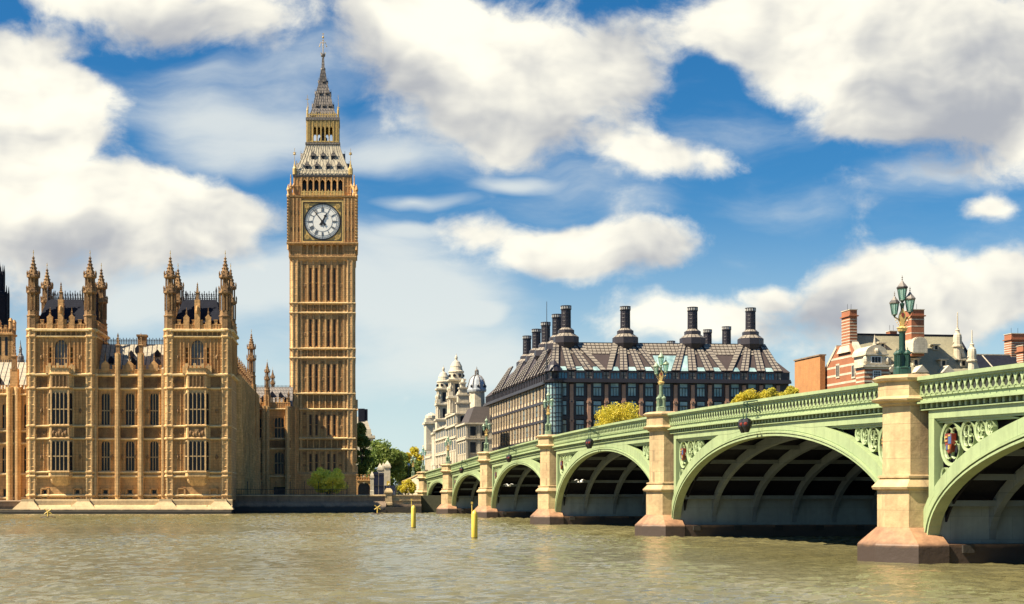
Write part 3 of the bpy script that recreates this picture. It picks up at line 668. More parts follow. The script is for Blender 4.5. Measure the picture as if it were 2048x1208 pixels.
# corner turrets of the shaft
ct = MB(); c0 = -HWT + .85
ct.lathe(c0, c0, [(1.06, GZ), (1.06, TZ(500))], 8)
for k in range(8):
    t = math.pi / 8 + k * math.pi / 4; x, y = c0 + 1.08 * math.cos(t), c0 + 1.08 * math.sin(t); ct.box(x - .09, x + .09, y - .09, y + .09, TZ(950), TZ(516))
for y_ in range(530, 945, 15): ct.lathe(c0, c0, [(1.09, TZ(y_) - .07), (1.09, TZ(y_) + .07)], 8)
ct.box(c0 + .9, c0 + 1.42, -HWT + .02, -HWT + .7, TZ(950), TZ(516)); ct.box(-HWT + .02, -HWT + .7, c0 + .9, c0 + 1.42, TZ(950), TZ(516))
four(ct.build('corner_turret', M['stone_turret'], TW))
# canopied buttress heads low on the corners
for yb in (812, 945):
    bh = MB(); z = TZ(yb); bh.box(c0 - .75, c0 + .75, -HWT - .55, -HWT + .4, z - (5.8 if yb > 900 else 11.5) + .6, z - .8)
    bh.xz([(c0 - .95, z - .8), (c0 + .95, z - .8), (c0, z + 1.3)], -HWT - .7, -HWT + .2); bh.lathe(c0, -HWT - .2, [(.22, z + .6), (.24, z + 1.2), (.10, z + 2.2), (.16, z + 2.5), (.02, z + 3.4)], 4)
    four(bh.build('buttress_head', M['tower'], TW))
for y_ in (606.5, 626, 697.5, 716, 787.5, 819, 877, 899): cs = MB(); cs.sq(0, 0, [(HWT - .1, TZ(y_) - .22), (HWT + .30, TZ(y_) - .02), (HWT + .30, TZ(y_) + .12), (HWT - .1, TZ(y_) + .25)]); cs.build('string_course', M['stone_light'], TW)
# corbelled arcade under the clock
ar = MB(); HA = 6.42
ar.sq(0, 0, [(HWT - .2, TZ(524)), (HWT + .1, TZ(520)), (HA + .15, TZ(514)), (HA + .15, TZ(512))])
ar.sq(0, 0, [(HA - .5, TZ(513)), (HA - .5, TZ(487))])
ar.build('corbel_course', M['tower'], TW)
ag = MB()
for k in range(8): ag.box(px[k] - .15, px[k] + .15, -HA - .05, -HA + .55, TZ(512), TZ(489))
for k in range(7):
    m_ = (px[k] + px[k + 1]) / 2
    ag.archfill(px[k] + .14, px[k + 1] - .14, TZ(489), .75, -HA, -HA + .5); ag.box(px[k], px[k + 1], -HA + .1, -HA + .52, TZ(512), TZ(508))
    ag.box(m_ - .06, m_ + .06, -HA + .3, -HA + .5, TZ(510), TZ(492))
for sx in (-1, 1):
    x0, x1 = sorted((sx * 4.15, sx * HA)); ag.box(x0, x1, -HA, -HA + .6, TZ(513), TZ(488))
    for q in range(5): xx = x0 + .2 + q * (x1 - x0 - .4) / 4; ag.box(xx - .07, xx + .07, -HA - .12, -HA + .1, TZ(511), TZ(490))
    for yy in (510, 500, 490): ag.box(x0, x1, -HA - .1, -HA + .1, TZ(yy) - .12, TZ(yy) + .12)
four(ag.build('arcade', M['tower'], TW))
# clock stage
HC = 6.62; z0, z1 = TZ(487), TZ(397)
cb_ = MB(); cb_.sq(0, 0, [(HC + .15, z0 - .25), (HC + .35, z0), (HC + .35, z0 + .22), (HC - .35, z0 + .3), (HC - .35, z1), (HC + .2, z1 + .1), (HC + .25, z1 + .4), (HC - .2, z1 + .45)])
cb_.build('clock_stage', M['tower'], TW)
for sx in (-1, 1):
    sd = MB(); sg = MB()
    a_, b_ = 4.12, HC - .15
    x0, x1 = sorted((sx * a_, sx * b_)); sd.box(x0, x1, -HC + .02, -HC + .4, z0 + .25, z1)
    for q in range(4):
        xx = x0 + .12 + q * (x1 - x0 - .24) / 3; sd.box(xx - .11, xx + .11, -HC - .14, -HC + .1, z0 + .3, z1 - .1)
    for fq in (.30, .66):
        zz = z0 + (z1 - z0) * fq
        for q in range(3):
            xx = x0 + .12 + (q + .5) * (x1 - x0 - .24) / 3
            sg.xz([(xx - .26, zz), (xx, zz - .5), (xx + .26, zz), (xx, zz + .5)], -HC - .06, -HC + .05)
    for k in range(15):
        zz = z0 + .4 + k * (z1 - z0 - .6) / 14; sd.box(sx * HC - .28, sx * HC + .28, -HC - .28, -HC + .28, zz, zz + .28)
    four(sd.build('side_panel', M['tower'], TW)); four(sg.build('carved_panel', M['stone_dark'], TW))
sd = MB()
sd.lathe(-HC, -HC, [(.24, TZ(500)), (.26, z1), (.34, z1 + .2), (.34, z1 + .5), (.2, z1 + .7), (.24, z1 + 1.2), (.36, z1 + 1.5), (.22, z1 + 2.0), (.05, z1 + 2.6)], 8)
four(sd.build('corner_shaft', M['tower'], TW))
cz = TZ(443.3); rr = 3.42; y0 = -HC
fd = MB(); h_ = 3.72
for k in range(4):
    Mr = Matrix.Translation((0, 0, cz)) @ Matrix.Rotation(k * math.pi / 2, 4, 'Y'); fd.M = Mr
    fd.box(-h_ - .35, h_ + .35, y0 - .12, y0 + .4, h_ + .06, h_ + .36); 
fd.M = None
fdo = fd.build('clock_face', M['gold'], TW)
bz = MB()
for k in range(4):
    bz.M = Matrix.Translation((0, 0, cz)) @ Matrix.Rotation(k * math.pi / 2, 4, 'Y'); bz.box(-h_ - .06, h_ + .06, y0 - .08, y0 + .4, h_ - .10, h_ + .07)
bz.M = Matrix.Translation((0, 0, cz))
n = 48
def ringz(mb, r0, r1, ya, yb, n=48):
    mb.loft([[(r * math.cos(t), y, r * math.sin(t)) for r, y in ((r0, ya), (r1, ya), (r1, yb), (r0, yb))] for t in [2 * math.pi * k / n for k in range(n + 1)]], cap=False)
ringz(bz, rr - .05, rr + .15, y0 - .06, y0 + .3)
bz.build('dial_frame', M['black'], fdo)
sp_ = MB(Matrix.Translation((0, 0, cz)))
for sx in (-1, 1):
    for sz in (-1, 1):
        pts = [(sx * (h_ - .08), sz * (h_ - .08))] + [(sx * (rr + .16) * math.cos(t), sz * (rr + .16) * math.sin(t)) for t in [math.radians(d) for d in (8, 20, 32, 45, 58, 70, 82)]]
        sp_.xz(pts, y0 + .05, y0 + .3)
        ringpts = (sx * 2.98, sz * 2.98); sp_.loft([[(ringpts[0] + r * math.cos(t), y, ringpts[1] + r * math.sin(t)) for r, y in ((.28, y0 - .1), (.45, y0 - .1), (.45, y0 + .1), (.28, y0 + .1))] for t in [math.pi * k / 6 for k in range(13)]], cap=False)
        sp_.box(ringpts[0] - .16, ringpts[0] + .16, y0 - .08, y0 + .1, ringpts[1] - .16, ringpts[1] + .16)
sp_.build('dial_spandrel', M['gold'], fdo)
dd = MB(Matrix.Translation((0, 0, cz))); dd.xz([(rr * math.cos(2 * math.pi * k / n), rr * math.sin(2 * math.pi * k / n)) for k in range(n)], y0 + .0, y0 + .3); dd.build('dial', M['dial'], fdo)
nm = MB(Matrix.Translation((0, 0, cz)))
for r_, w_ in ((3.30, .035), (3.05, .035), (2.78, .045), (1.90, .04)): ringz(nm, r_ - w_ / 2, r_ + w_ / 2, y0 - .03, y0 + .02)
ROM = ['XII', 'I', 'II', 'III', 'IV', 'V', 'VI', 'VII', 'VIII', 'IX', 'X', 'XI']
def stroke(mb, th, xa, ra, xb, rb, w):
    c_, s_ = math.cos(th), math.sin(th)
    tr_ = lambda x, r: (x * c_ + r * s_, r * c_ - x * s_)
    d = Vector((xb - xa, rb - ra)); nrm = Vector((-d.y, d.x)).normalized() * w / 2
    mb.xz([tr_(xa + nrm.x, ra + nrm.y), tr_(xb + nrm.x, rb + nrm.y), tr_(xb - nrm.x, rb - nrm.y), tr_(xa - nrm.x, ra - nrm.y)], y0 - .04, y0 + .02)
for k, s in enumerate(ROM):
    th = k * math.pi / 6; wd = {'I': .15, 'V': .27, 'X': .27}; tot = sum(wd[c] for c in s); x = -tot / 2
    for c in s:
        x1 = x + wd[c]; m_ = (x + x1) / 2
        if c == 'I': stroke(nm, th, m_, 1.98, m_, 2.70, .065)
        if c == 'V': stroke(nm, th, x + .04, 2.70, m_, 1.98, .065); stroke(nm, th, x1 - .03, 2.70, m_, 1.98, .05)
        if c == 'X': stroke(nm, th, x + .04, 2.70, x1 - .04, 1.98, .065); stroke(nm, th, x1 - .03, 2.70, x + .04, 1.98, .05)
        x = x1
    stroke(nm, th, 0, 2.78, 0, 3.4, .06)
for k in range(60): stroke(nm, k * math.pi / 30, 0, 3.02, 0, 3.3, .022)
nm.build('numerals', M['iron'], fdo)
hd = MB(Matrix.Translation((0, -.08, cz)))
def hand(th, tip, tail, w):
    c_, s_ = math.cos(th), math.sin(th); tr_ = lambda x, r: (x * c_ + r * s_, r * c_ - x * s_)
    hd.xz([tr_(*p) for p in ((-w * .45, 0), (-w * .3, tip * .9), (0, tip), (w * .3, tip * .9), (w * .45, 0))], y0 - .02, y0 + .1)
    hd.xz([tr_(*p) for p in ((-w * .5, 0), (w * .5, 0), (w * .9, -tail), (0, -tail * .85), (-w * .9, -tail))], y0 - .021, y0 + .1)
    return tr_
hand(R(-38), 3.05, .95, .24); tr_ = hand(R(27), 1.85, .80, .34)
hd.xz([tr_(*p) for p in ((-.1, .95), (-.34, 1.25), (-.12, 1.4), (0, 1.6), (.12, 1.4), (.34, 1.25), (.1, .95))], y0 - .023, y0 + .09)
hd.xz([(.3 * math.cos(k * .785), .3 * math.sin(k * .785)) for k in range(8)], y0 - .06, y0 + .1)
hd.build('clock_hands', M['black'], fdo)
four(fdo)
# pierced parapet over the dial, belfry
pp = MB(); za, zb = TZ(396), TZ(387)
for k in range(15): x = -4.1 + k * 8.2 / 14; pp.box(x - .12, x + .12, -HC - .15, -HC + .1, za, zb + .25 * (k % 2))
pp.box(-4.2, 4.2, -HC - .12, -HC + .12, zb, zb + .22); pp.box(-4.2, 4.2, -HC - .1, -HC + .1, za - .1, za + .22)
for k in range(7): m_ = (px[k] + px[k + 1]) / 2; pp.xz([(m_ - .42, (za + zb) / 2), (m_, za), (m_ + .42, (za + zb) / 2), (m_, zb + .6)], -HC - .13, -HC + .02)
four(pp.build('pierced_parapet', M['gold'], TW))
HB = 5.55; za, zb = TZ(396), TZ(354)
bc = MB(); bc.sq(0, 0, [(HB - 1.2, za), (HB - 1.2, zb)]); bc.build('belfry_core', M['black'], TW)
bf = MB(); hs_ = [((px[k] + px[k + 1]) / 2 - .42, (px[k] + px[k + 1]) / 2 + .42, TZ(386), TZ(358.5), .55) for k in range(7)]
bf.wall(-HB, HB, za, zb, hs_, -HB, .8)
for k in range(8): bf.box(px[k] - .13, px[k] + .13, -HB - .2, -HB + .05, TZ(388), TZ(355))
for k in range(7): m_ = (px[k] + px[k + 1]) / 2; bf.xz([(m_ - .5, TZ(363)), (m_ - .36, TZ(363)), (m_, TZ(358.6)), (m_ + .36, TZ(363)), (m_ + .5, TZ(363)), (m_, TZ(356.4))], -HB - .12, -HB + .1)
for sx in (-1, 1):
    for q in range(3): x = sx * (4.35 + q * .58); bf.box(x - .08, x + .08, -HB - .1, -HB + .05, za + 1, zb)
    bf.box(min(sx * 4.2, sx * HB), max(sx * 4.2, sx * HB), -HB - .12, -HB + .05, TZ(372) - .1, TZ(372) + .1)
four(bf.build('belfry_arcade', M['tower'], TW))
fin = MB(); e = HC - .45                                                     # pinnacles standing on the clock stage corners
fin.lathe(-e, -e, [(.42, TZ(396)), (.42, TZ(388)), (.30, TZ(386)), (.22, TZ(376)), (.30, TZ(374)), (.12, TZ(366)), (.10, TZ(353)), (.03, TZ(350))], 8)
fin.tube([(-e, -e, TZ(384)), (-HB, -HB, TZ(368))], .18, 6)
four(fin.build('corner_pinnacle', M['tower'], TW))
cn = MB(); cn.sq(0, 0, [(HB - .2, TZ(356)), (HB + .15, TZ(354.5)), (HB + .25, TZ(350)), (HB + .05, TZ(349.5))]); cn.build('eaves_cornice', M['spire'], TW)
# lower iron roof with dormers
pr_ = [(5.60, TZ(349.6)), (5.30, TZ(343)), (4.75, TZ(330)), (4.15, TZ(316)), (3.70, TZ(304)), (3.38, TZ(294)), (3.18, TZ(285))]
rf = MB(); rf.sq(0, 0, pr_); 
ro = rf.build('lower_roof', M['lead'], TW)
def rad(z): return float(np.interp(z, [p[1] for p in pr_], [p[0] for p in pr_]))
rs_ = MB()
for k in range(17):
    f_ = -1 + 2 * k / 16
    rs_.loft([[(f_ * r + q, -r + o, z) for q, o in ((-.05, -.06), (.05, -.06), (.05, .05), (-.05, .05))] for r, z in pr_])
for k in range(15): f_ = -1 + 2 * k / 14; rs_.box(f_ * 5.5 - .08, f_ * 5.5 + .08, -5.72, -5.6, TZ(349.6), TZ(341)) 
rs_.box(-5.6, 5.6, -5.72, -5.62, TZ(343), TZ(341.8))
for k in range(3): four(rs_.build('roof_rib', M['lead'], ro)) if k == 0 else None
for o in [c for c in TW.children if c.name.startswith('roof_rib')]: o.parent = ro
def dormer(parent, x, ybase, ytop, rfun, roofm, w):
    zb_, zt_ = TZ(ybase), TZ(ytop); y = -rfun(zb_); zm = zb_ + (zt_ - zb_) * .5
    for k in range(4):
        Mr = Matrix.Rotation(k * math.pi / 2, 4, 'Z')
        d = MB(Mr); d.xz([(x - w * .62, zm), (x + w * .62, zm), (x, zt_ + .35)], y - .18, y + 1.4); d.box(x - w * .5, x - w * .36, y - .1, y + .9, zb_, zm); d.box(x + w * .36, x + w * .5, y - .1, y + .9, zb_, zm)
        d.tube([(x, y - .1, zt_ + .3), (x, y - .1, zt_ + .85)], .05, 4)
        do = d.build('dormer', roofm, parent)
        g = MB(Mr); g.xz([(x - w * .36, zb_), (x + w * .36, zb_), (x + w * .36, zm), (x - w * .36, zm)], y - .02, y + .8); g.build('dormer_opening', M['black'], do)
for x in (624.3, 644.5, 665): dormer(ro, TX(x), 318, 306, rad, M['spire'], .85)
for x in (612.5, 632.2, 655, 676.5): dormer(ro, TX(x), 338, 326.5, rad, M['spire'], .85)
pn = MB(); e = 5.45
pn.lathe(-e, -e, [(.45, TZ(349)), (.45, TZ(338)), (.25, TZ(335)), (.12, TZ(328)), (.05, TZ(322))], 6); pn.tube([(-e, -e, TZ(330)), (-e, -e, TZ(301))], .055, 4)
for z in (TZ(312), TZ(309)): pn.box(-e - .3, -e + .3, -e - .06, -e + .06, z - .07, z + .07); pn.box(-e - .06, -e + .06, -e - .3, -e + .3, z - .07, z + .07)
pn.ball((-e, -e, TZ(311)), .22, 6, 4)
four(pn.build('corner_finial', M['gold'], TW))
# open lantern stage
HL = 3.12; za, zb = TZ(286.5), TZ(240)
lc = MB(); lc.sq(0, 0, [(HL + .1, za - .4), (HL + .32, za - .2), (HL + .32, za + .1), (HL - .05, za + .2)]); lc.build('lantern_floor', M['spire'], TW)
la = MB(); pk = [TX(623.6 + 8.25 * k) for k in range(6)]
hl = [((pk[k] + pk[k + 1]) / 2 - .29, (pk[k] + pk[k + 1]) / 2 + .29, TZ(283), TZ(254), .5) for k in range(5)]
la.wall(-HL, HL, za, zb, hl, -HL, .35); la.wall(-HL, HL, za, zb, [(h[0], h[1], h[2], h[3]) for h in hl], -HL + .35, .01)
for k in range(6): la.box(pk[k] - .09, pk[k] + .09, -HL - .16, -HL + .05, za, TZ(241))
for x in (-HL + .12, HL - .12, -HL + .42, HL - .42): la.box(x - .08, x + .08, -HL - .14, -HL + .05, za, TZ(241))
for k in range(5): m_ = (pk[k] + pk[k + 1]) / 2; la.box(m_ - .07, m_ + .07, -HL - .1, -HL + .05, TZ(253), TZ(241)); la.xz([(m_ - .36, TZ(257)), (m_, TZ(251)), (m_ + .36, TZ(257)), (m_, TZ(249))], -HL - .1, -HL + .05)
la.box(-HL, HL, -HL - .12, -HL + .1, TZ(284), TZ(282))
four(la.build('lantern_arcade', M['gold'], TW))
li = MB(); li.lathe(0, 0, [(.9, TZ(286)), (.9, TZ(270)), (.5, TZ(266)), (.35, TZ(241))], 8); li.build('lantern_core', M['spire'], TW)
lt_ = MB(); lt_.sq(0, 0, [(HL - .1, zb - .3), (HL + .22, TZ(240)), (HL + .22, TZ(235)), (HL + .0, TZ(234.4))]); lt_.build('lantern_cornice', M['spire'], TW)
lg = MB()
for k in range(15): x = -HL + .12 + k * (2 * HL - .24) / 14; lg.box(x - .07, x + .07, -HL - .1, -HL + .08, TZ(234.4), TZ(226 + 1.6 * (k % 2)))
lg.box(-HL, HL, -HL - .09, -HL + .07, TZ(231), TZ(229.5)); 
lg.lathe(-HL + .1, -HL + .1, [(.20, TZ(235)), (.22, TZ(222)), (.14, TZ(219)), (.05, TZ(214))], 6); lg.tube([(-HL + .1, -HL + .1, TZ(218)), (-HL + .1, -HL + .1, TZ(193))], .05, 4); lg.box(-HL - .2, -HL + .4, -HL + .05, -HL + .15, TZ(202), TZ(201))
four(lg.build('gilded_cresting', M['gold'], TW))
sps = [(2.68, TZ(234)), (2.50, TZ(228)), (2.02, TZ(214)), (1.42, TZ(187)), (.78, TZ(163)), (.40, TZ(139)), (.34, TZ(137)), (.20, TZ(113))]
def rads(z): q = sorted((b_, a_) for a_, b_ in sps); return float(np.interp(z, [p[0] for p in q], [p[1] for p in q]))
s5 = MB(); s5.sq(0, 0, sps); s5o = s5.build('spire', M['spire'], TW)
s6 = MB()
for k in range(9):
    f_ = -1 + 2 * k / 8; s6.loft([[(f_ * r + q, -r + o, z) for q, o in ((-.035, -.05), (.035, -.05), (.035, .04), (-.035, .04))] for r, z in sps[:-1]])
for rz_ in range(4): s6o = s6.build('spire_rib', M['spire'], s5o, rz=rz_ * math.pi / 2)
for x in (632.2, 645.3, 658): dormer(s5o, TX(x), 214.5, 209.5, rads, M['spire'], .5)
for x in (638.4, 651.8): dormer(s5o, TX(x), 189, 184, rads, M['spire'], .5)
dormer(s5o, TX(645), 165.5, 161, rads, M['spire'], .4)
col_ = MB(); col_.lathe(0, 0, [(.40, TZ(139)), (.52, TZ(137)), (.50, TZ(135)), (.28, TZ(134))], 8); col_.lathe(0, 0, [(.2, TZ(114)), (.46, TZ(111.5)), (.46, TZ(109)), (.5, TZ(108)), (.15, TZ(107))], 8); col_.build('spire_collar', M['spire'], TW)
ff = MB(); ff.tube([(0, 0, TZ(110)), (0, 0, TZ(66.5))], .085, 6, .04); ff.ball((0, 0, TZ(74.5)), .22, 8, 5)
for k in range(4):
    a = k * math.pi / 2; c_, s_ = math.cos(a), math.sin(a)
    ff.tube([(0, 0, TZ(88)), (.25 * c_, .25 * s_, TZ(84)), (.55 * c_, .55 * s_, TZ(87)), (.70 * c_, .70 * s_, TZ(92))], .045, 4); ff.ball((.70 * c_, .70 * s_, TZ(92.5)), .13, 6, 4); ff.ball((.42 * c_, .42 * s_, TZ(84.5)), .1, 6, 4)
for z in (TZ(67.8), TZ(81)): ff.box(-.2, .2, -.04, .04, z - .05, z + .05); ff.box(-.04, .04, -.2, .2, z - .05, z + .05)
for k in range(8): a = k * math.pi / 4; ff.tube([(.4 * math.cos(a), .4 * math.sin(a), TZ(108)), (.52 * math.cos(a), .52 * math.sin(a), TZ(104.5))], .04, 4)
ff.build('finial', M['gold'], TW)
# ------------------------------------------------------------------ the palace: local x along the river front (0 = its north corner), local y into the depth
PD = 218.0; PK = F / PD
def PX(x): return (x - 462) / PK
def PZ(y, d=0.0): return H + (HY - y) / PK * (1 + d / PD)
PAL = thing('gothic_palace', 'long honey coloured gothic palace with pinnacled towers rising from the river', 'palace', ((462 - CX) / F * PD, PD, 0), PA)
I4 = Matrix.Identity(4)
def gwin(x0, x1, z0, z1, y, lights, transoms=(), rise=None, Mx=None, head=True, name='window', glass='glass_dark', dp=.38, parent=None):
    """leaded window: stone mullions and tracery, with its glass as a sub-part"""
    f = MB(Mx); w = (x1 - x0) / lights; mw = .055
    for k in range(1, lights): f.box(x0 + k * w - mw, x0 + k * w + mw, y + dp - .2, y + dp + .02, z0, z1 - .05)
    for t in transoms: f.box(x0, x1, y + dp - .18, y + dp + .02, z0 + (z1 - z0) * t - .08, z0 + (z1 - z0) * t + .08)
    if lights == 1: f.box(x0, x0 + .09, y + dp - .2, y + dp + .02, z0, z1 - .05); f.box(x1 - .09, x1, y + dp - .2, y + dp + .02, z0, z1 - .05)
    if head:
        for k in range(lights): f.archfill(x0 + k * w + mw * .5, x0 + (k + 1) * w - mw * .5, z1 - .12 if not rise else z1 - .35 * rise, min(.75, w * 1.0), y + dp - .14, y + dp, 4)
        f.box(x0, x1, y + dp - .14, y + dp, z1 - (.14 if not rise else .02), z1)
    f.box(x0 - .06, x1 + .06, y - .06, y + dp, z0 - .16, z0 - .002)
    o = f.build(name, M['stone_mid'], parent or PAL)
    g = MB(Mx); g.quad((x0, y + dp + .01, z0), (x1, y + dp + .01, z0), (x1, y + dp + .01, z1), (x0, y + dp + .01, z1)); g.build('pane', M[glass], o)
    return o
def course(mb, x0, x1, z, h, y, out):
    mb.yz([(y + .2, z - h / 2 - .12), (y - out, z - h / 2 + .1), (y - out, z + h * .25), (y + .2, z + h / 2 + .1)], x0, x1)
def crenel(mb, x0, x1, z, h, y, th=.35, n=None, tri=False):
    """pierced and embattled parapet"""
    L_ = x1 - x0; n = n or max(2, int(L_ / .75)); w = L_ / n
    mb.box(x0, x1, y, y + th, z, z + h * .55)
    mb.box(x0, x1, y - .07, y + th, z + h * .50, z + h * .58)
    for k in range(n):
        if k % 2 == 0: mb.box(x0 + k * w + .03, x0 + (k + 1) * w - .03, y, y + th, z + h * .55, z + h); mb.box(x0 + k * w - .02, x0 + (k + 1) * w + .02, y - .06, y + th + .05, z + h, z + h + .09)
    q = max(2, int(L_ / .42))
    for k in range(q + 1): x = x0 + k * L_ / q; mb.box(x - .05, x + .05, y - .08, y + .02, z + .05, z + h * .52)
def ribs(mb, x0, x1, z0, z1, y, step=.62, w=.07, out=.17):
    n = max(1, int((x1 - x0) / step))
    for k in range(n + 1): x = x0 + k * (x1 - x0) / n; mb.box(x - w, x + w, y - out, y + .05, z0, z1)
def frieze(mb, x0, x1, z0, z1, y, step=.8):
    n = max(1, int((x1 - x0) / step)); w = (x1 - x0) / n; h = (z1 - z0)
    for k in range(n):
        m_ = x0 + (k + .5) * w; c = (z0 + z1) / 2; r = min(w * .42, h * .36)
        mb.loft([[(m_ + q * math.cos(t), yy, c + q * math.sin(t)) for q, yy in ((r * .62, y - .02), (r * .62, y - .12), (r, y - .12), (r, y + .02))] for t in [math.pi * j / 4 for j in range(9)]], cap=False)
        mb.xz([(m_ - r * .4, c), (m_, c - r * .4), (m_ + r * .4, c), (m_, c + r * .4)], y - .12, y + .03)
        mb.box(x0 + k * w - .05, x0 + k * w + .05, y - .1, y + .03, z0, z1)
def course_part(x0, x1, z, h, y, out, Mx=None):
    m_ = MB(Mx); course(m_, x0, x1, z, h, y, out); return m_.build('string_course', M['stone_light'], PAL)
def frieze_part(x0, x1, z0, z1, y, step, Mx=None):
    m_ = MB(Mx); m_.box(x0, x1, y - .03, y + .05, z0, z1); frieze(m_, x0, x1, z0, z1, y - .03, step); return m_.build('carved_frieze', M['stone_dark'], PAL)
# ---- octagonal turrets with crocketed spires
def turret_body(mb, cx, cy, z0, z1, r):
    mb.lathe(cx, cy, [(r, z0), (r, z1)], 8)
    for k in range(8):
        t = math.pi / 8 + k * math.pi / 4; x, y = cx + r * math.cos(t), cy + r * math.sin(t); mb.box(x - .11, x + .11, y - .11, y + .11, z0, z1)
    for k in range(int((z1 - z0) / 1.15)):
        z = z0 + .5 + k * 1.15; mb.lathe(cx, cy, [(r + .01, z - .05), (r + .09, z), (r + .01, z + .07)], 8)
def turret_top():
    """from the battlement to the pole, standing on z = 0, drawn at full size of the front turrets"""
    z = lambda y: (660 - y) / PK
    m_ = MB(); r = .92
    m_.lathe(0, 0, [(r, 0), (r, z(634)), (r + .1, z(633)), (r + .1, z(631)), (r - .06, z(630)), (r - .06, z(622)), (.58, z(620)), (.58, z(590)), (r, z(588)), (r + .12, z(586)), (r + .12, z(583)), (r - .1, z(582)), (r - .15, z(577)), (.42, z(576)), (.42, z(558)), (r - .15, z(557)), (r + .05, z(555)), (r + .05, z(552)), (.72, z(549)), (.44, z(537)), (.24, z(526)), (.09, z(513)), (.03, z(512))], 8)
    for k in range(8):
        t = math.pi / 8 + k * math.pi / 4; c, s = math.cos(t), math.sin(t)
        m_.box(.80 * c - .10, .80 * c + .10, .80 * s - .10, .80 * s + .10, z(622), z(587))
        m_.box(.86 * c - .07, .86 * c + .07, .86 * s - .07, .86 * s + .07, 0, z(634))
        m_.lathe(1.0 * c, 1.0 * s, [(.10, z(586)), (.10, z(577)), (.15, z(576)), (.02, z(571))], 4)
        m_.box(.66 * c - .09, .66 * c + .09, .66 * s - .09, .66 * s + .09, z(577), z(556))
        m_.lathe(.92 * c, .92 * s, [(.09, z(555)), (.11, z(548)), (.15, z(547)), (.02, z(541))], 4)
        for yy, rr in ((543, .60), (536, .46), (529, .32), (522, .22), (516, .16)):
            m_.ball((rr * c, rr * s, z(yy)), .12 if yy > 525 else .09, 5, 3)
    m_.lathe(0, 0, [(.02, z(524)), (.3, z(521.5)), (.02, z(519))], 6)
    return m_
tt = turret_top()
tp0 = tt.build('turret_top', M['stone_dark'], PAL); tpp = MB(); tpp.tube([(0, 0, 160 / PK - .01 - .95), (0, 0, 160 / PK)], .05, 4); tpp.ball((0, 0, 160 / PK - .4), .10, 5, 4); tpp.build('vane_pole', M['gold'], tp0)
_used = [0]
def put_turret_top(x, y, z, s=1.0):
    if not _used[0]: _used[0] = 1; o = tp0
    else: o = copy(tp0, PAL)
    o.location = (x, y, z); o.scale = (s, s, s); return o
# ---- small pinnacle for parapets
pq = MB(); pq.sq(0, 0, [(.30, 0), (.30, 1.7), (.38, 1.75), (.38, 1.9), (.22, 2.0), (.10, 3.2), (.03, 3.9)])
for zz, rr in ((2.2, .26), (2.6, .22), (3.0, .17), (3.4, .13)):
    for k in range(4): a = k * math.pi / 2 + math.pi / 4; pq.ball((rr * math.cos(a), rr * math.sin(a), zz), .08, 5, 3)
pq.ball((0, 0, 3.55), .15, 5, 3)
pin0 = pq.build('pinnacle', M['stone_dark'], PAL); _pin = [0]
def pinnacle(x, y, z, s=1.0, par=None, sz=None):
    if not _pin[0]: _pin[0] = 1; o = pin0
    else: o = copy(pin0, PAL)
    o.location = (x, y, z); o.scale = (s, s, sz or s); return o
ZB = PZ(999)
# levels
L_base, L_c1a, L_c1b, L_w1a, L_w1b, L_c2, L_c3, L_w2a, L_w2b, L_c4, L_c5 = map(PZ, (1022, 953, 944, 941, 881, 877, 852.5, 850, 785, 777, 750))
# ---- plinth standing in the river
pl = MB(); XL, XR = PX(52), PX(462)
pl.yz([(-2.7, -2), (-2.7, PZ(1022.5)), (-2.2, PZ(1021.5)), (-2.2, PZ(1019)), (1, PZ(1019)), (1, -2)], PX(-330), XR + .25)
pl.yz([(-1.6, PZ(1019.0)), (-1.6, PZ(1016)), (-.75, PZ(1010)), (-.75, PZ(1000.5)), (-.5, PZ(999)), (.6, PZ(999)), (.6, PZ(1019))], XL - .3, XR + .25)
for x0, x1 in ((PX(88), PX(157)), (PX(196), PX(324)), (PX(352), PX(426))):
    pl.yz([(-2.15, PZ(1018.9)), (-1.9, PZ(1014.5)), (-1.5, PZ(1013.5)), (-1.5, PZ(1018.9))], x0, x1)
    pl.yz([(-1.5, PZ(1013.4)), (-1.0, PZ(1010)), (-.7, PZ(1010)), (-.7, PZ(1013.4))], x0 + .8, x1 - .8)
for xc in (60, 170, 333, 442):
    c = PX(xc); pl.loft([[(c - a, -b, z), (c + a, -b, z), (c + a, .4, z), (c - a, .4, z)] for a, b, z in ((2.0, 2.1, PZ(1018.9)), (1.9, 1.95, PZ(1016)), (.95, 1.1, PZ(1003)), (.9, 1.05, PZ(998)))])
plo = pl.build('plinth', M['plinth'], PAL)
# ---- river front walls
holes, dec = [], []
bays = [(201.5, 218, 3), (250, 267, 3), (299, 315, 3)]
for a, b, n in bays:
    for z0, z1 in ((L_w1a, L_w1b), (L_w2a, L_w2b)): holes.append((PX(a), PX(b), z0, z1, .5))
    m_ = (a + b) / 2; holes.append((PX(m_ - 5), PX(m_ + 5), PZ(996), PZ(980)))
wallm = MB(); wallm.wall(PX(188), PX(330), ZB - .1, L_c5, holes, .9, .4)
wallm.box(PX(189), PX(329), 1.8, 9, ZB - .1, L_c5 - .1)
for a, b, n in bays:
    for z0, z1 in ((L_w1a, L_w1b), (L_w2a, L_w2b)): gwin(PX(a), PX(b), z0, z1, .9, 3, (.45,) if z0 < 15 else (.43,))
    m_ = (a + b) / 2; gwin(PX(m_ - 5), PX(m_ + 5), PZ(996), PZ(980), .9, 1, (), head=False, name='basement_window')
    for x0, x1, z0, z1 in ((PX(m_ - 9), PX(m_ - 6), PZ(997), PZ(976)), (PX(m_ + 6), PX(m_ + 9), PZ(997), PZ(976)), (PX(m_ - 9), PX(m_ + 9), PZ(978), PZ(975.5))): wallm.box(x0, x1, .72, 1.0, z0, z1)
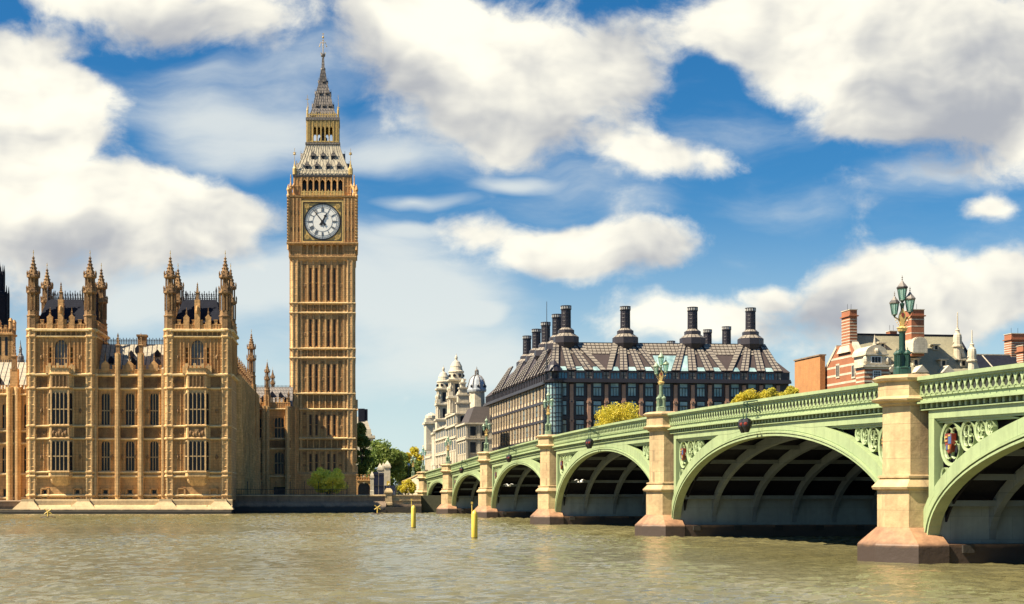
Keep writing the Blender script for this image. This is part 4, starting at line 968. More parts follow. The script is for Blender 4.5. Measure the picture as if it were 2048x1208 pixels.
for xc, w in ((235, 5), (281, 5.5), (192, 3.5), (326, 3.5)):
    bt = MB()
    for z0, z1, d in ((ZB - .2, PZ(991), .35), (PZ(991), L_c1a, -.05), (L_c1a, L_c3, .05), (L_c3, PZ(706 if xc in (235, 281) else 738), .2)):
        bt.box(PX(xc - w), PX(xc + w), d, 1.2, z0, z1)
        bt.box(PX(xc - w * .45), PX(xc + w * .45), d - .18, d + .02, z0, z1)
    bt.build('buttress', M['stone_turret'], PAL)
for x0, x1 in ((189, 200), (219.5, 230), (240, 248.5), (268.5, 275.5), (286.5, 297.5), (316.5, 328)):
    for z0, z1 in ((L_w1a, L_w1b), (L_w2a, L_w2b + .2)): ribs(wallm, PX(x0) + .1, PX(x1) - .1, z0 - .2, z1, .9, .42); wallm.box(PX(x0), PX(x1), .8, .95, (z0 + z1) / 2 - .1, (z0 + z1) / 2 + .06)
for z, h, o in ((PZ(991), .35, .35), (PZ(953), .35, .35), (PZ(944.5), .3, .4), (PZ(878), .3, .35), (PZ(852.5), .3, .4), (PZ(777.5), .3, .35), (L_c5, .4, .5)): course_part(PX(189), PX(329), z, h, .9, o)
crenel(wallm, PX(192), PX(327), PZ(748), PZ(731) - PZ(748), .75, .35, 26)
for xc in (210, 258, 307): 
    wallm.xz([(PX(xc - 8), PZ(742)), (PX(xc + 8), PZ(742)), (PX(xc + 8), PZ(728)), (PX(xc), PZ(720)), (PX(xc - 8), PZ(728))], .62, 1.1); pinnacle(PX(xc), .85, PZ(722), .35)
for xc in (235, 281): pinnacle(PX(xc), .8, PZ(712), .9)
wallm.build('wall', M['stone'], PAL)
for x0, x1 in ((189, 230), (240, 275), (287, 328)): frieze_part(PX(x0), PX(x1), PZ(875), PZ(855), .9, .85); frieze_part(PX(x0), PX(x1), PZ(774), PZ(753), .9, .9)
for xc in (223, 244, 272, 295): 
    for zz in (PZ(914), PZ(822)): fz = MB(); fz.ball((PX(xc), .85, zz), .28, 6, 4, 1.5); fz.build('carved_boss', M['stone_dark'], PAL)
# ---- the two towers of the river front
def front_tower(tl, tr, name):
    Lx, Rx = PX(tl), PX(tr); c = (Lx + Rx) / 2; D_ = 10.9; top = PZ(661)
    w = MB(); hl = []
    o0, o1 = c - 1.85, c + 1.85                                             # the oriel
    # upper storey arched window, basement windows
    zt0, zt1 = PZ(731), PZ(680)
    hl.append((c - .95, c + .95, zt0, zt1, 1.2))
    bw = [(c - 2.75, c - 2.1), (c + 2.1, c + 2.75)]
    for a, b in bw: hl.append((a, b, PZ(996), PZ(980)))
    for zz in (PZ(722), PZ(711), PZ(700)):
        for a in (c - 1.75, c + 1.4): hl.append((a, a + .35, zz - .32, zz + .32))
    w.wall(Lx, Rx, ZB - .1, top, hl, 0, .4)
    w.box(Lx + .05, Rx - .05, .6, D_, ZB - .1, top - .02)
    gwin(c - .95, c + .95, zt0, zt1, 0, 4, (.28,), rise=1.2, glass='glass_grey')
    for a, b in bw:
        gwin(a, b, PZ(996), PZ(980), 0, 1, (), head=False, name='basement_window'); m_ = (a + b) / 2
        for x0, x1, z0, z1 in ((m_ - .68, m_ - .42, PZ(997), PZ(976)), (m_ + .42, m_ + .68, PZ(997), PZ(976)), (m_ - .68, m_ + .68, PZ(978), PZ(975.5))): w.box(x0, x1, -.2, .05, z0, z1)
    for a, b in ((c - 1.05, c - .93), (c + .93, c + 1.05)): w.box(a, b, -.12, .05, zt0, PZ(695))
    for x in (c - 1.95, c - 1.3, c + 1.3, c + 1.95): w.box(x - .07, x + .07, -.15, .05, PZ(742), PZ(676))
    for a, b in ((Lx + .95, o0 - .15), (o1 + .15, Rx - .95)):
        for z0, z1 in ((L_w1a, L_w1b), (L_w2a, L_w2b + .2), (PZ(745), PZ(676))): ribs(w, a, b, z0, z1, 0, .5); w.box(a, b, -.1, .03, (z0 + z1) / 2 - .08, (z0 + z1) / 2 + .08)
    ribs(w, c - 3, c + 3, PZ(675), PZ(662), 0, .7)
    for z, h, o in ((PZ(991), .35, .3), (PZ(953), .35, .35), (PZ(944.5), .3, .4), (PZ(878), .3, .35), (PZ(852.5), .3, .4), (PZ(777.5), .3, .35), (L_c5, .4, .5), (PZ(674), .3, .35), (PZ(661), .45, .5)): course_part(Lx + .9, Rx - .9, z, h, 0, o)
    crenel(w, Lx + .9, Rx - .9, PZ(659), PZ(641) - PZ(659), -.12, .35, 15)
    for x in (c - 1.62, c + 1.62): w.box(x - .42, x + .42, -.3, .2, PZ(659), PZ(636)); w.xz([(x - .5, PZ(636)), (x + .5, PZ(636)), (x, PZ(629))], -.3, .2); pinnacle(x, -.05, PZ(634), .36)
    w.box(c - .40, c + .40, -.35, .45, PZ(659), PZ(600)); pinnacle(c, 0, PZ(604), .75); w.ball((c, -.42, PZ(620)), .28, 6, 5, 2.2)
    # side walls with courses towards the north
    T = Matrix.Translation((Rx, 0, 0)) @ Matrix.Rotation(math.pi / 2, 4, 'Z')
    w.M = T; w.wall(0, D_, ZB - .1, top, [], 0, .3); crenel(w, 1, D_ - 1, PZ(659), PZ(641) - PZ(659), -.1, .35, 15)
    for z, h, o in ((PZ(674), .3, .3), (PZ(661), .45, .4), (L_c5, .4, .4)): course_part(0, D_, z, h, 0, o, T)
    ribs(w, 1, D_ - 1, PZ(745), PZ(676), 0, .7); w.M = None
    crenel(w, Lx + .9, Rx - .9, PZ(659), PZ(641) - PZ(659), D_ - .2, .3, 15)
    to = w.build('tower_wall', M['stone'], PAL)
    # turrets
    for x in (Lx + .9, Rx - .9):
        tb = MB(); turret_body(tb, x, .55, ZB - .2, PZ(660), .92)
        for yy in (991, 953, 944.5, 878, 852.5, 777.5, 750, 674, 661): tb.lathe(x, .55, [(.93, PZ(yy) - .25), (1.12, PZ(yy) - .05), (1.12, PZ(yy) + .12), (.93, PZ(yy) + .3)], 8)
        put_turret_top(x, .55, PZ(660)); tb.build('corner_turret', M['stone_turret'], PAL)
        tb = MB(); turret_body(tb, x, D_ - .5, 8, PZ(660), .88); tb.build('corner_turret', M['stone_turret'], PAL); put_turret_top(x, D_ - .5, PZ(660), .97)
    # oriel through two storeys
    ow = MB(); pj = -.95
    a0, a1 = c - 1.27, c + 1.27
    for z0, z1 in ((L_w1a, L_w1b), (L_w2a, L_w2b)):
        gwin(a0 + .08, a1 - .08, z0, z1, pj - .1, 4, (.47,), dp=.2)
        for sx in (-1, 1):
            ang = math.atan2(.95, .58) * sx
            Mx = Matrix.Translation((c + sx * 1.27, pj, 0)) @ Matrix.Rotation(ang if sx > 0 else ang, 4, 'Z')
            if sx > 0: gwin(.10, 1.02, z0, z1, -.1, 1, (.47,), Mx=Mx, dp=.2)
            else:
                gwin(-1.02, -.10, z0, z1, -.1, 1, (.47,), Mx=Mx, dp=.2)
    pol = lambda e, z: [(c - 1.27 - e * .8, pj - e, z), (c + 1.27 + e * .8, pj - e, z), (c + 1.88 + e, .1, z), (c - 1.88 - e, .1, z)]
    for x, y in ((c - 1.27, pj), (c + 1.27, pj), (c - 1.85, -.05), (c + 1.85, -.05)): ow.box(x - .11, x + .11, y - .14, y + .12, L_c1b, L_c5)
    for za, zb in ((L_c1b - .3, L_w1a), (L_w1b, L_w2a), (L_w2b, L_c5 - .1)): ow.loft([pol(0, za), pol(0, zb)])
    for yy in (944.5, 878, 852.5, 777.5, 750): ow.loft([pol(.02, PZ(yy) - .18), pol(.22, PZ(yy)), pol(.22, PZ(yy) + .1), pol(.02, PZ(yy) + .25)])
    ow.loft([[(c - .9, -.05, PZ(972)), (c + .9, -.05, PZ(972)), (c + .9, .1, PZ(972)), (c - .9, .1, PZ(972))], [(c - 1.1, -.35, PZ(966)), (c + 1.1, -.35, PZ(966)), (c + 1.6, .1, PZ(966)), (c - 1.6, .1, PZ(966))], pol(-.15, PZ(957)), pol(.12, PZ(953)), pol(.12, PZ(945))])
    ow.loft([pol(.05, PZ(748.7)), pol(.05, PZ(737))]); 
    for k in range(6): x = c - 1.5 + k * .6; ow.box(x - .2, x + .2, pj - .18, pj + .15, PZ(737), PZ(728 if k % 2 == 0 else 733))
    for sx in (-1, 1):
        for k in range(2): x = c + sx * (1.65 + .35 * k); ow.box(x - .16, x + .16, -.6, .1, PZ(748), PZ(729 + 3 * k))
    ow.build('oriel', M['stone_turret'], to)
    for a, b, z0, z1, st in ((Lx + 1.3, c - 2.0, 875, 855, .8), (c + 2.0, Rx - 1.3, 875, 855, .8), (Lx + 1.3, c - 2, 774, 753, .8), (c + 2, Rx - 1.3, 774, 753, .8), (Lx + 1.6, Rx - 1.6, 672, 663, .55)): frieze_part(a, b, PZ(z0), PZ(z1), 0, st)
    cv = MB()
    for q in range(5): cv.ball((c - .9 + .45 * q, pj - .03, PZ(866 + 4 * (q % 2))), .24, 6, 4, 1.4)            # carved arms under the upper lights
    cv.box(c - .3, c + .3, pj - .12, pj, PZ(872), PZ(858)); cv.box(c - 1.2, c + 1.2, pj - .05, pj + .02, PZ(875), PZ(854)); cv.build('coat_of_arms', M['stone_dark'], to)
    cv = MB(); cv.box(c - 1.2, c + 1.2, pj - .05, pj + .02, PZ(775), PZ(753)); ribs(cv, c - 1.1, c + 1.1, PZ(775), PZ(753), pj - .02, .5, .08); cv.build('oriel_panel', M['stone_dark'], to)
    for x in (c - 2.9, c + 2.9):
        for yy in (914, 822, 715): cv = MB(); cv.ball((x, -.05, PZ(yy)), .26, 6, 4, 1.5); cv.build('carved_boss', M['stone_dark'], to)
    # steep roof with iron cresting
    rf_ = MB(); xb0, xb1 = Lx + 1.4, Rx - 1.4; z0, z1 = PZ(644), PZ(600, 3.5)
    rf_.loft([[(xb0, .9, z0), (xb1, .9, z0), (xb1, D_ - 1, z0), (xb0, D_ - 1, z0)], [(xb0 + 1.1, 3.2, z1), (xb1 - 1.1, 3.2, z1), (xb1 - 1.1, D_ - 3.2, z1), (xb0 + 1.1, D_ - 3.2, z1)]])
    ro_ = rf_.build('tower_roof', M['slate'], PAL)
    for ya in (3.2, D_ - 3.2):
        n_ = 14; cr = MB()
        for k in range(n_ + 1): x = xb0 + 1.1 + k * (xb1 - xb0 - 2.2) / n_; cr.box(x - .05, x + .05, ya - .04, ya + .04, z1, z1 + 1.05 + .25 * (k % 2)); cr.xz([(x - .16, z1 + .75), (x, z1 + .6), (x + .16, z1 + .75), (x, z1 + .95)], ya - .03, ya + .03)
        for zz in (.1, .5): cr.box(xb0 + 1.1, xb1 - 1.1, ya - .03, ya + .03, z1 + zz, z1 + zz + .07)
        for x, y in ((xb0 + 1.1, ya), (xb1 - 1.1, ya)): cr.lathe(x, y, [(.14, z1 - .2), (.12, z1 + 1.2), (.18, z1 + 1.3), (.02, z1 + 2.0)], 6)
        cr.build('iron_cresting', M['iron'], ro_)
    if tl < 100:                                                              # slim iron lantern behind the roof
        il = MB(); x, y = xb1 - .2, D_ - 1.6; il.lathe(x, y, [(.4, z0), (.4, PZ(593))], 8); il.lathe(x, y, [(.5, PZ(593)), (.5, PZ(591)), (.33, PZ(590)), (.33, PZ(575)), (.55, PZ(573)), (.2, PZ(565)), (.05, PZ(558))], 8); il.build('roof_lantern', M['slate'], PAL)
M['glass_grey'] = mat('pale leaded glass', (.13, .13, .14), .15, .5, 1.5, 9, .5, .2)
front_tower(55, 192, 'a'); front_tower(328, 462, 'b')
# ---- roof between the towers
rr_ = MB(); zr0, zr1 = PZ(746), PZ(690, 5.5)
rr_.loft([[(PX(190), 1.6, zr0), (PX(330), 1.6, zr0), (PX(330), 9.6, zr0), (PX(190), 9.6, zr0)], [(PX(190), 5.2, zr1), (PX(330), 5.2, zr1), (PX(330), 6.0, zr1), (PX(190), 6.0, zr1)]])
ro_ = rr_.build('roof', M['roof_pale'], PAL)
for k in range(12):
    pass
sm = MB()
for k in range(15): x = PX(193 + k * 9.4); sm.yz([(1.55, zr0), (5.15, zr1), (5.3, zr1), (1.75, zr0)], x - .045, x + .045)
sm.build('roof_seam', M['iron'], ro_)
cr = MB()
for k in range(41): x = PX(192 + k * 3.36); cr.box(x - .05, x + .05, 5.55, 5.63, zr1, zr1 + .85 + .22 * (k % 2)); cr.xz([(x - .13, zr1 + .7), (x, zr1 + .56), (x + .13, zr1 + .7), (x, zr1 + .88)], 5.56, 5.62)
for zz in (.08, .42): cr.box(PX(190), PX(330), 5.56, 5.62, zr1 + zz, zr1 + zz + .07)
cr.build('iron_cresting', M['iron'], ro_)
ch = MB(); ch.box(PX(266), PX(283), 4.9, 6.3, zr1 - 1.5, PZ(671, 5)); ch.box(PX(264), PX(285), 4.75, 6.45, PZ(673.5, 5), PZ(669.5, 5)); ch.build('chimney', M['stone_dark'], ro_)
for x, f_ in ((262, .30), (312, .28), (268, .72), (256, .55), (309, .58), (217, .35)):
    z = zr0 + (zr1 - zr0) * f_; y = 1.6 + 3.6 * f_
    d = MB(); d.xz([(PX(x) - .38, z), (PX(x) + .38, z), (PX(x) + .38, z + .6), (PX(x), z + 1.1), (PX(x) - .38, z + .6)], y - .35, y + 1); d.build('roof_vent', M['slate'], ro_)
# ---- north return, one bay after another to the far corner turret
T = Matrix.Rotation(math.pi / 2, 4, 'Z'); RD0, RD1, NB = 11.2, 57.0, 13
rw = MB(T); hl = []; bw_ = (RD1 - RD0) / NB
for k in range(NB):
    m_ = RD0 + (k + .5) * bw_
    for z0, z1 in ((L_w1a, L_w1b), (L_w2a, L_w2b)): hl.append((m_ - .62, m_ + .62, z0, z1, .5))
    if k % 2: hl.append((m_ - .35, m_ + .35, PZ(985), PZ(970)))
rw.wall(0, RD1 + 8, 2, PZ(742), hl, .35, .4)
rw.box(.1, RD1 + 8, 1.2, 9, 2, PZ(742) - .1)
for k in range(NB + 1):
    x = RD0 + k * bw_
    bt = MB(T)
    for z0, z1, d in ((2, L_c1a, -.85), (L_c1a, L_c3, -.7), (L_c3, PZ(738), -.5)): bt.box(x - .45, x + .45, d, .5, z0, z1); bt.box(x - .13, x + .13, d - .22, d, z0, z1)
    bt.build('buttress', M['stone_turret'], PAL)
for z, h, o in ((PZ(991), .35, .3), (PZ(953), .35, .35), (PZ(944.5), .3, .4), (PZ(878), .3, .35), (PZ(852.5), .3, .4), (PZ(777.5), .3, .35), (L_c5, .4, .5)): course_part(0, RD1, z, h, .35, o, T)
for k in range(NB):
    x = RD0 + k * bw_
    for a, b in ((x + .5, x + bw_ / 2 - .7), (x + bw_ / 2 + .7, x + bw_ - .5)):
        for z0, z1 in ((L_w1a, L_w1b), (L_w2a, L_w2b)): ribs(rw, a, b, z0, z1, .35, .4)
crenel(rw, RD0, RD1, PZ(748), 1.4, .1, .35, 60)
rw.build('wall', M['stone'], PAL)
for k in range(NB):
    m_ = RD0 + (k + .5) * bw_
    for z0, z1 in ((L_w1a, L_w1b), (L_w2a, L_w2b)): gwin(m_ - .62, m_ + .62, z0, z1, .35, 2, (.45,), Mx=T)
    p = T @ Vector((RD0 + k * bw_, .1, PZ(738))); pinnacle(p.x, p.y, p.z, .85)
frieze_part(RD0, RD1, PZ(875), PZ(855), .33, .9, T); frieze_part(RD0, RD1, PZ(774), PZ(753), .33, .9, T)
p = T @ Vector((46.5, .1, 0)); tb = MB(); turret_body(tb, p.x, p.y, 2, PZ(722), .85); tb.build('corner_turret', M['stone'], PAL); put_turret_top(p.x, p.y, PZ(726), .86)
# ---- wing that joins the clock tower
WD = 59.0
def WX(x): return (x - 462) / PK * 1.0
q = lambda x: ((x - CX) / F * (PD + WD) - (462 - CX) / F * PD) * math.cos(PA) + WD * math.sin(PA) * 0
def WZ(y): return H + (HY - y) * (PD + WD) / F
wx = lambda x: ((x - 700) * (PD + WD) - (462 - 700) * PD) / F                # along the vanishing direction of the palace
wg = MB(); hl = [(wx(549), wx(568), WZ(877), WZ(834), .6), (wx(549), wx(568), WZ(948), WZ(904), .6), (wx(516), wx(524), WZ(877), WZ(836), .5), (wx(516), wx(524), WZ(945), WZ(904), .5), (wx(547), wx(571), WZ(990), WZ(974)), (wx(515), wx(525), WZ(990), WZ(972))]
wg.wall(wx(508), wx(584), 2, WZ(812), hl, WD, .5); wg.box(wx(505), wx(590), WD + 1, WD + 9, 2, WZ(813))
for z, o in ((WZ(953), .35), (WZ(898), .3), (WZ(878), .3), (WZ(818), .45)): course_part(wx(508), wx(581), z, .32, WD, o)
for xc in (535, 528, 575):
    bt = MB(); bt.box(wx(xc - 4), wx(xc + 4), WD - .8, WD + .2, 2, WZ(812)); bt.box(wx(xc - 1), wx(xc + 1), WD - .95, WD - .7, 2, WZ(812)); bt.build('buttress', M['stone_turret'], PAL)
for a, b in ((540, 548), (569, 579), (530, 533)):
    for z0, z1 in ((WZ(876), WZ(832)), (WZ(950), WZ(902))): ribs(wg, wx(a), wx(b), z0, z1, WD, .4)
crenel(wg, wx(512), wx(580), WZ(816), 1.9, WD - .2, .35, 18)
wg.build('wall', M['stone'], PAL)
for x0, x1, z0, z1 in ((549, 568, 877, 834), (549, 568, 948, 904)): gwin(wx(x0), wx(x1), WZ(z0), WZ(z1), WD, 3, (.5,))
for x0, x1, z0, z1 in ((516, 524, 877, 836), (516, 524, 945, 904)): gwin(wx(x0), wx(x1), WZ(z0), WZ(z1), WD, 1, (.5,))
for x0, x1, n_ in ((547, 571, 'doorway'), (515, 525, 'doorway')):
    d = MB(); d.quad((wx(x0), WD + .5, 2), (wx(x1), WD + .5, 2), (wx(x1), WD + .5, WZ(973)), (wx(x0), WD + .5, WZ(973))); d.build('door', M['black'], PAL)
frieze_part(wx(530), wx(581), WZ(895), WZ(881), WD, .8)
rf_ = MB(); rf_.loft([[(wx(506), WD + .6, WZ(814)), (wx(584), WD + .6, WZ(814)), (wx(584), WD + 9, WZ(814)), (wx(506), WD + 9, WZ(814))], [(wx(506), WD + 4, WZ(771)), (wx(584), WD + 4, WZ(771)), (wx(584), WD + 5.6, WZ(771)), (wx(506), WD + 5.6, WZ(771))]])
rfo = rf_.build('roof', M['spire'], PAL)
for k in range(24): pass
cr = MB()
for k in range(26): x = wx(512 + k * 2.7); cr.box(x - .05, x + .05, WD + 4.1, WD + 4.16, WZ(771), WZ(767.5))
cr.build('iron_cresting', M['iron'], rfo)
for x, f_ in ((524, .3), (543, .55), (560, .5), (571, .25)):
    z = WZ(814) + (WZ(771) - WZ(814)) * f_; y = WD + .6 + 3.4 * f_
    d = MB(); d.xz([(wx(x) - .35, z), (wx(x) + .35, z), (wx(x) + .35, z + .5), (wx(x), z + 1), (wx(x) - .35, z + .5)], y - .3, y + .8); d.build('roof_vent', M['slate'], rfo)
tb = MB(); turret_body(tb, wx(534.5), WD - .1, WZ(818), WZ(790), .62); tb.build('corner_turret', M['stone'], PAL)
put_turret_top(wx(534.5), WD - .1, WZ(794), .60); put_turret_top(wx(542), WD + 6, WZ(792), .5); 
put_turret_top(wx(577), WD + .6, WZ(815), .30)
# ---- river front carrying on southwards, set back
sb = 3.0
fx = lambda x: PX(x)
sw = MB(); hl = []
cols = [(47.5, 5.2), (-2, 5.2)]
for xc in (46, 2, -40, -82, -124, -166, -208, -250, -292): 
    for z0, z1 in ((PZ(945), PZ(892)), (PZ(855), PZ(805))): hl.append((PX(xc - 5), PX(xc + 5), z0, z1, .5))
    hl.append((PX(xc - 4), PX(xc + 4), PZ(996), PZ(978)))
sw.wall(PX(-330), PX(56), PZ(1001), PZ(787), hl, sb, .4); sw.box(PX(-330), PX(56), sb + .9, sb + 9, PZ(1010), PZ(788))
for xc in (13, 29, -25, 56, -61, -103, -145, -187, -229, -271, -313): bt = MB(); bt.lathe(PX(xc), sb - .1, [(.55, PZ(1001)), (.55, PZ(772))], 8); bt.box(PX(xc) - .1, PX(xc) + .1, sb - .8, sb, PZ(1001), PZ(775)); bt.build('buttress', M['stone_turret'], PAL)
for z, o in ((PZ(996), .3), (PZ(948), .35), (PZ(886), .3), (PZ(861), .3), (PZ(787), .45)): course_part(PX(-330), PX(56), z, .3, sb, o)
for a, b in ((33, 40), (52, 55), (16, 26)):
    for z0, z1 in ((PZ(945), PZ(890)), (PZ(858), PZ(795))): ribs(sw, PX(a), PX(b), z0, z1, sb, .4)
crenel(sw, PX(-330), PX(55), PZ(785), 1.2, sb - .1, .35, 120)
sw.box(PX(14), PX(29), sb - .3, sb + .8, PZ(787), PZ(735)); 
sw.build('wall', M['stone'], PAL); pinnacle(PX(21.5), sb, PZ(738), 1.15)
frieze_part(PX(-330), PX(54), PZ(883), PZ(864), sb, .8)
for xc in (46, 2, -40, -82, -124, -166, -208, -250, -292):
    for z0, z1 in ((PZ(945), PZ(892)), (PZ(855), PZ(805))): gwin(PX(xc - 5), PX(xc + 5), z0, z1, sb, 2, (.5,))
    gwin(PX(xc - 4), PX(xc + 4), PZ(996), PZ(978), sb, 1, (), head=False, name='basement_window')
tw_ = MB(); tw_.box(PX(-330), PX(51), .2, 3.4, -1, PZ(1003)); tw_.yz([(.0, PZ(1003.5)), (.0, PZ(1002)), (.3, PZ(1000.5)), (.8, PZ(1000.5)), (.8, PZ(1003.5))], PX(-330), PX(51)); tw_.build('terrace_wall', M['wallstone'], PAL)
rf_ = MB(); rf_.loft([[(PX(-330), sb + 1, PZ(784)), (PX(56), sb + 1, PZ(784)), (PX(56), sb + 12, PZ(784)), (PX(-330), sb + 12, PZ(784))], [(PX(-330), sb + 6.5, PZ(714)), (PX(56), sb + 6.5, PZ(714)), (PX(56), sb + 8, PZ(714)), (PX(-330), sb + 8, PZ(714))]])
rfo = rf_.build('roof', M['roof_pale'], PAL)
sm = MB()
for k in range(37): x = PX(-324 + k * 10.5); sm.yz([(sb + .95, PZ(784)), (sb + 6.45, PZ(714)), (sb + 6.6, PZ(714)), (sb + 1.15, PZ(784))], x - .045, x + .045)
sm.build('roof_seam', M['iron'], rfo)
cr = MB()
for k in range(100): x = PX(-330 + k * 3.9); cr.box(x - .05, x + .05, sb + 6.9, sb + 7, PZ(714), PZ(708))
cr.build('iron_cresting', M['iron'], rfo)
for x, f_ in ((10, .28), (45, .28), (51, .62), (-20, .3)):
    z = PZ(784) + (PZ(714) - PZ(784)) * f_; y = sb + 1 + 5.5 * f_
    d = MB(); d.xz([(PX(x) - .38, z), (PX(x) + .38, z), (PX(x) + .38, z + .7), (PX(x), z + 1.3), (PX(x) - .38, z + .7)], y - .35, y + 1.4); d.build('roof_vent', M['slate'], rfo)
# ---- towers rising behind the river front
def behind(name, label, cat, x, D): 
    p = at(x, HY, D); return thing(name, label, cat, (p[0], p[1], 0), PA), F / D
t, k = behind('stone_tower', 'orange lit square stone tower cut by the photo edge behind the palace roof', 'tower', 10, 268)
Z_ = lambda y: H + (HY - y) / k
w = MB(); w.sq(0, 0, [(17 / k, 2), (17 / k, Z_(672))]); w.sq(0, 0, [(17 / k, Z_(673)), (20 / k, Z_(671)), (20 / k, Z_(668)), (17 / k, Z_(667))])
for a in range(4):
    w.M = Matrix.Rotation(a * math.pi / 2, 4, 'Z'); crenel(w, -17 / k, 17 / k, Z_(668), 15 / k, -17 / k, .3, 7); w.box(-17 / k, -12 / k, -17 / k - .2, -11 / k, 20, Z_(655)); w.lathe(-15 / k, -15 / k, [(4 / k, Z_(660)), (4 / k, Z_(645)), (5 / k, Z_(644)), (2 / k, Z_(638))], 8)
w.M = None; wo_ = w.build('wall', M['stone'], t)
for x in (-9, 4):
    g_ = MB(); g_.box(x / k, (x + 5) / k, -17 / k - .03, -17 / k + .3, Z_(712), Z_(676)); g_.build('louvre_window', M['glass_dark'], t)
t, k = behind('lantern_tower', 'dark leaded spired lantern tower at the left edge of the photo', 'tower', -8, 330)
Z_ = lambda y: H + (HY - y) / k
w = MB(); w.lathe(0, 0, [(26 / k, 2), (26 / k, Z_(660)), (25 / k, Z_(655)), (25 / k, Z_(590)), (23 / k, Z_(585)), (17 / k, Z_(582)), (16 / k, Z_(548)), (10 / k, Z_(540)), (5 / k, Z_(505)), (1 / k, Z_(470))], 8); wo_ = w.build('lantern', M['slate'], t)
pn_ = MB()
for a in range(8):
    th = math.pi / 8 + a * math.pi / 4
    pn_.lathe(25 / k * math.cos(th), 25 / k * math.sin(th), [(2 / k, Z_(680)), (2 / k, Z_(588)), (.4 / k, Z_(572))], 6); pn_.lathe(16.5 / k * math.cos(th), 16.5 / k * math.sin(th), [(1.6 / k, Z_(586)), (1.6 / k, Z_(545)), (.3 / k, Z_(530))], 6)
pn_.build('pinnacle_ring', M['slate'], t)
t, k = behind('ridge_turret', 'small pointed lead ventilation turret on the roof left of the palace tower', 'turret', 41, 246)
Z_ = lambda y: H + (HY - y) / k
w = MB(); w.lathe(0, 0, [(7 / k, Z_(735)), (7 / k, Z_(713)), (5.5 / k, Z_(711)), (3 / k, Z_(706)), (3 / k, Z_(700)), (3.6 / k, Z_(699)), (2 / k, Z_(694)), (.8 / k, Z_(688)), (.3 / k, Z_(680))], 8); w.build('turret_body', M['spire'], t)
# ------------------------------------------------------------------ dark windowed office block: local x along its river front, local y along its side that recedes
OA = math.atan((CX - 497) / F); OD = 300.0; OK = F / OD
ox_, oy_, _ = at(1104, HY, OD)
OFF = thing('office_block', 'dark bronze office block with tiled fan roof and rows of tall black chimneys', 'building', (ox_, oy_, 0), OA)
def OX(x, yl=7.0):
    t = (x - CX) / F; return (t * (oy_ + yl * math.cos(OA)) - ox_ + yl * math.sin(OA)) / (math.cos(OA) - t * math.sin(OA))
def OZ(y): return H + (HY - y) / OK
PW_, NBAY = 3.645, 13
pil = [.45 + k * PW_ for k in range(NBAY + 1)]; WL = pil[-1] + 2.6; SD = 84.0; NS = 22; sw_ = SD / NS
RDEP = 6.4; ze, zr = OZ(741.5), H + (HY - 685.5) / OK * 1.0213
body = MB(); body.box(.8, WL, .9, SD, GZ, OZ(763)); body.build('wall', M['bronze'], OFF)
ROWS = [(791, 766), (829, 802), (867, 840), (905, 878)]
fr_ = MB()
for x in pil[:-1]:
    fr_.box(x + .42, x + 1.02, .3, .95, GZ, OZ(763)); fr_.box(x + PW_ - 1.02, x + PW_ - .42, .3, .95, GZ, OZ(763))
for ya, yb in ((800, 793), (838, 831), (876, 869), (765, 760)): fr_.box(.4, WL - .8, .25, .95, OZ(ya), OZ(yb))
fr_.box(-.5, WL, -.7, 1.0, OZ(764.5), OZ(760)); fr_.box(-.3, WL, -.35, 1.0, OZ(760), OZ(756.5)); 
fr_.build('facade_frame', M['bronze'], OFF)
for x in pil:
    p = MB(); p.box(x - .36, x + .36, -.15, .95, GZ, OZ(768)); 
    for y_ in (803, 841.5, 880): p.box(x - .46, x + .46, -.25, .9, OZ(y_ + 2.5), OZ(y_ - 2.5))
    po_ = p.build('stone_pillar', M['pink_stone'], OFF)
    d = MB()
    for y_ in (803, 841.5, 880): d.ball((x, -.25, OZ(y_)), .16, 6, 4)
    d.build('stone_boss', M['black'], po_)
def owin(x0, x1, z0, z1, y, glass, Mx=None, name='window', split=.32, nv=2):
    f = MB(Mx); w = .07
    f.box(x0 - .08, x0, y - .1, y + .2, z0, z1); f.box(x1, x1 + .08, y - .1, y + .2, z0, z1); f.box(x0, x1, y - .1, y + .2, z0 - .1, z0 + .04)
    if split: f.box(x0, x1, y - .12, y + .18, z1 - (z1 - z0) * split - .09, z1 - (z1 - z0) * split + .09)
    for k in range(1, nv + 1): x = x0 + (x1 - x0) * k / (nv + 1); f.box(x - w * .6, x + w * .6, y - .05, y + .15, z0, z1 - (z1 - z0) * split)
    o = f.build(name, M['bronze'], OFF); g = MB(Mx); g.quad((x0, y + .1, z0), (x1, y + .1, z0), (x1, y + .1, z1), (x0, y + .1, z1)); g.build('pane', M[glass], o); return o
for k in range(NBAY):
    a, b = pil[k] + PW_ / 2 - .90, pil[k] + PW_ / 2 + .90
    for ya, yb in ROWS[:3]: owin(a, b, OZ(ya), OZ(yb), .30, 'teal_glass')
    o = owin(a, b, OZ(757), OZ(745), -.15, 'blue_glass', split=0, name='attic_window')
at_ = MB(); at_.box(-.2, WL, .35, 1.2, OZ(757), OZ(742))
for k in range(NBAY):
    x = pil[k]; m_ = x + PW_ / 2
    at_.box(m_ - 1.2, m_ - .9, -.25, .4, OZ(758), OZ(743)); at_.box(m_ + .9, m_ + 1.2, -.25, .4, OZ(758), OZ(743)); at_.box(m_ - 1.2, m_ + 1.2, -.25, .4, OZ(744.5), OZ(742))
at_.build('attic', M['bronze'], OFF)
ap = MB()
for x in pil: 
    for a, b in ((-.65, -.12), (.12, .65)):
        for ya, yb in ((758, 751), (750, 743.5)): ap.box(x + a, x + b, .2, .4, OZ(ya), OZ(yb))
ap.build('attic_tiles', M['bronze_tile'], OFF)
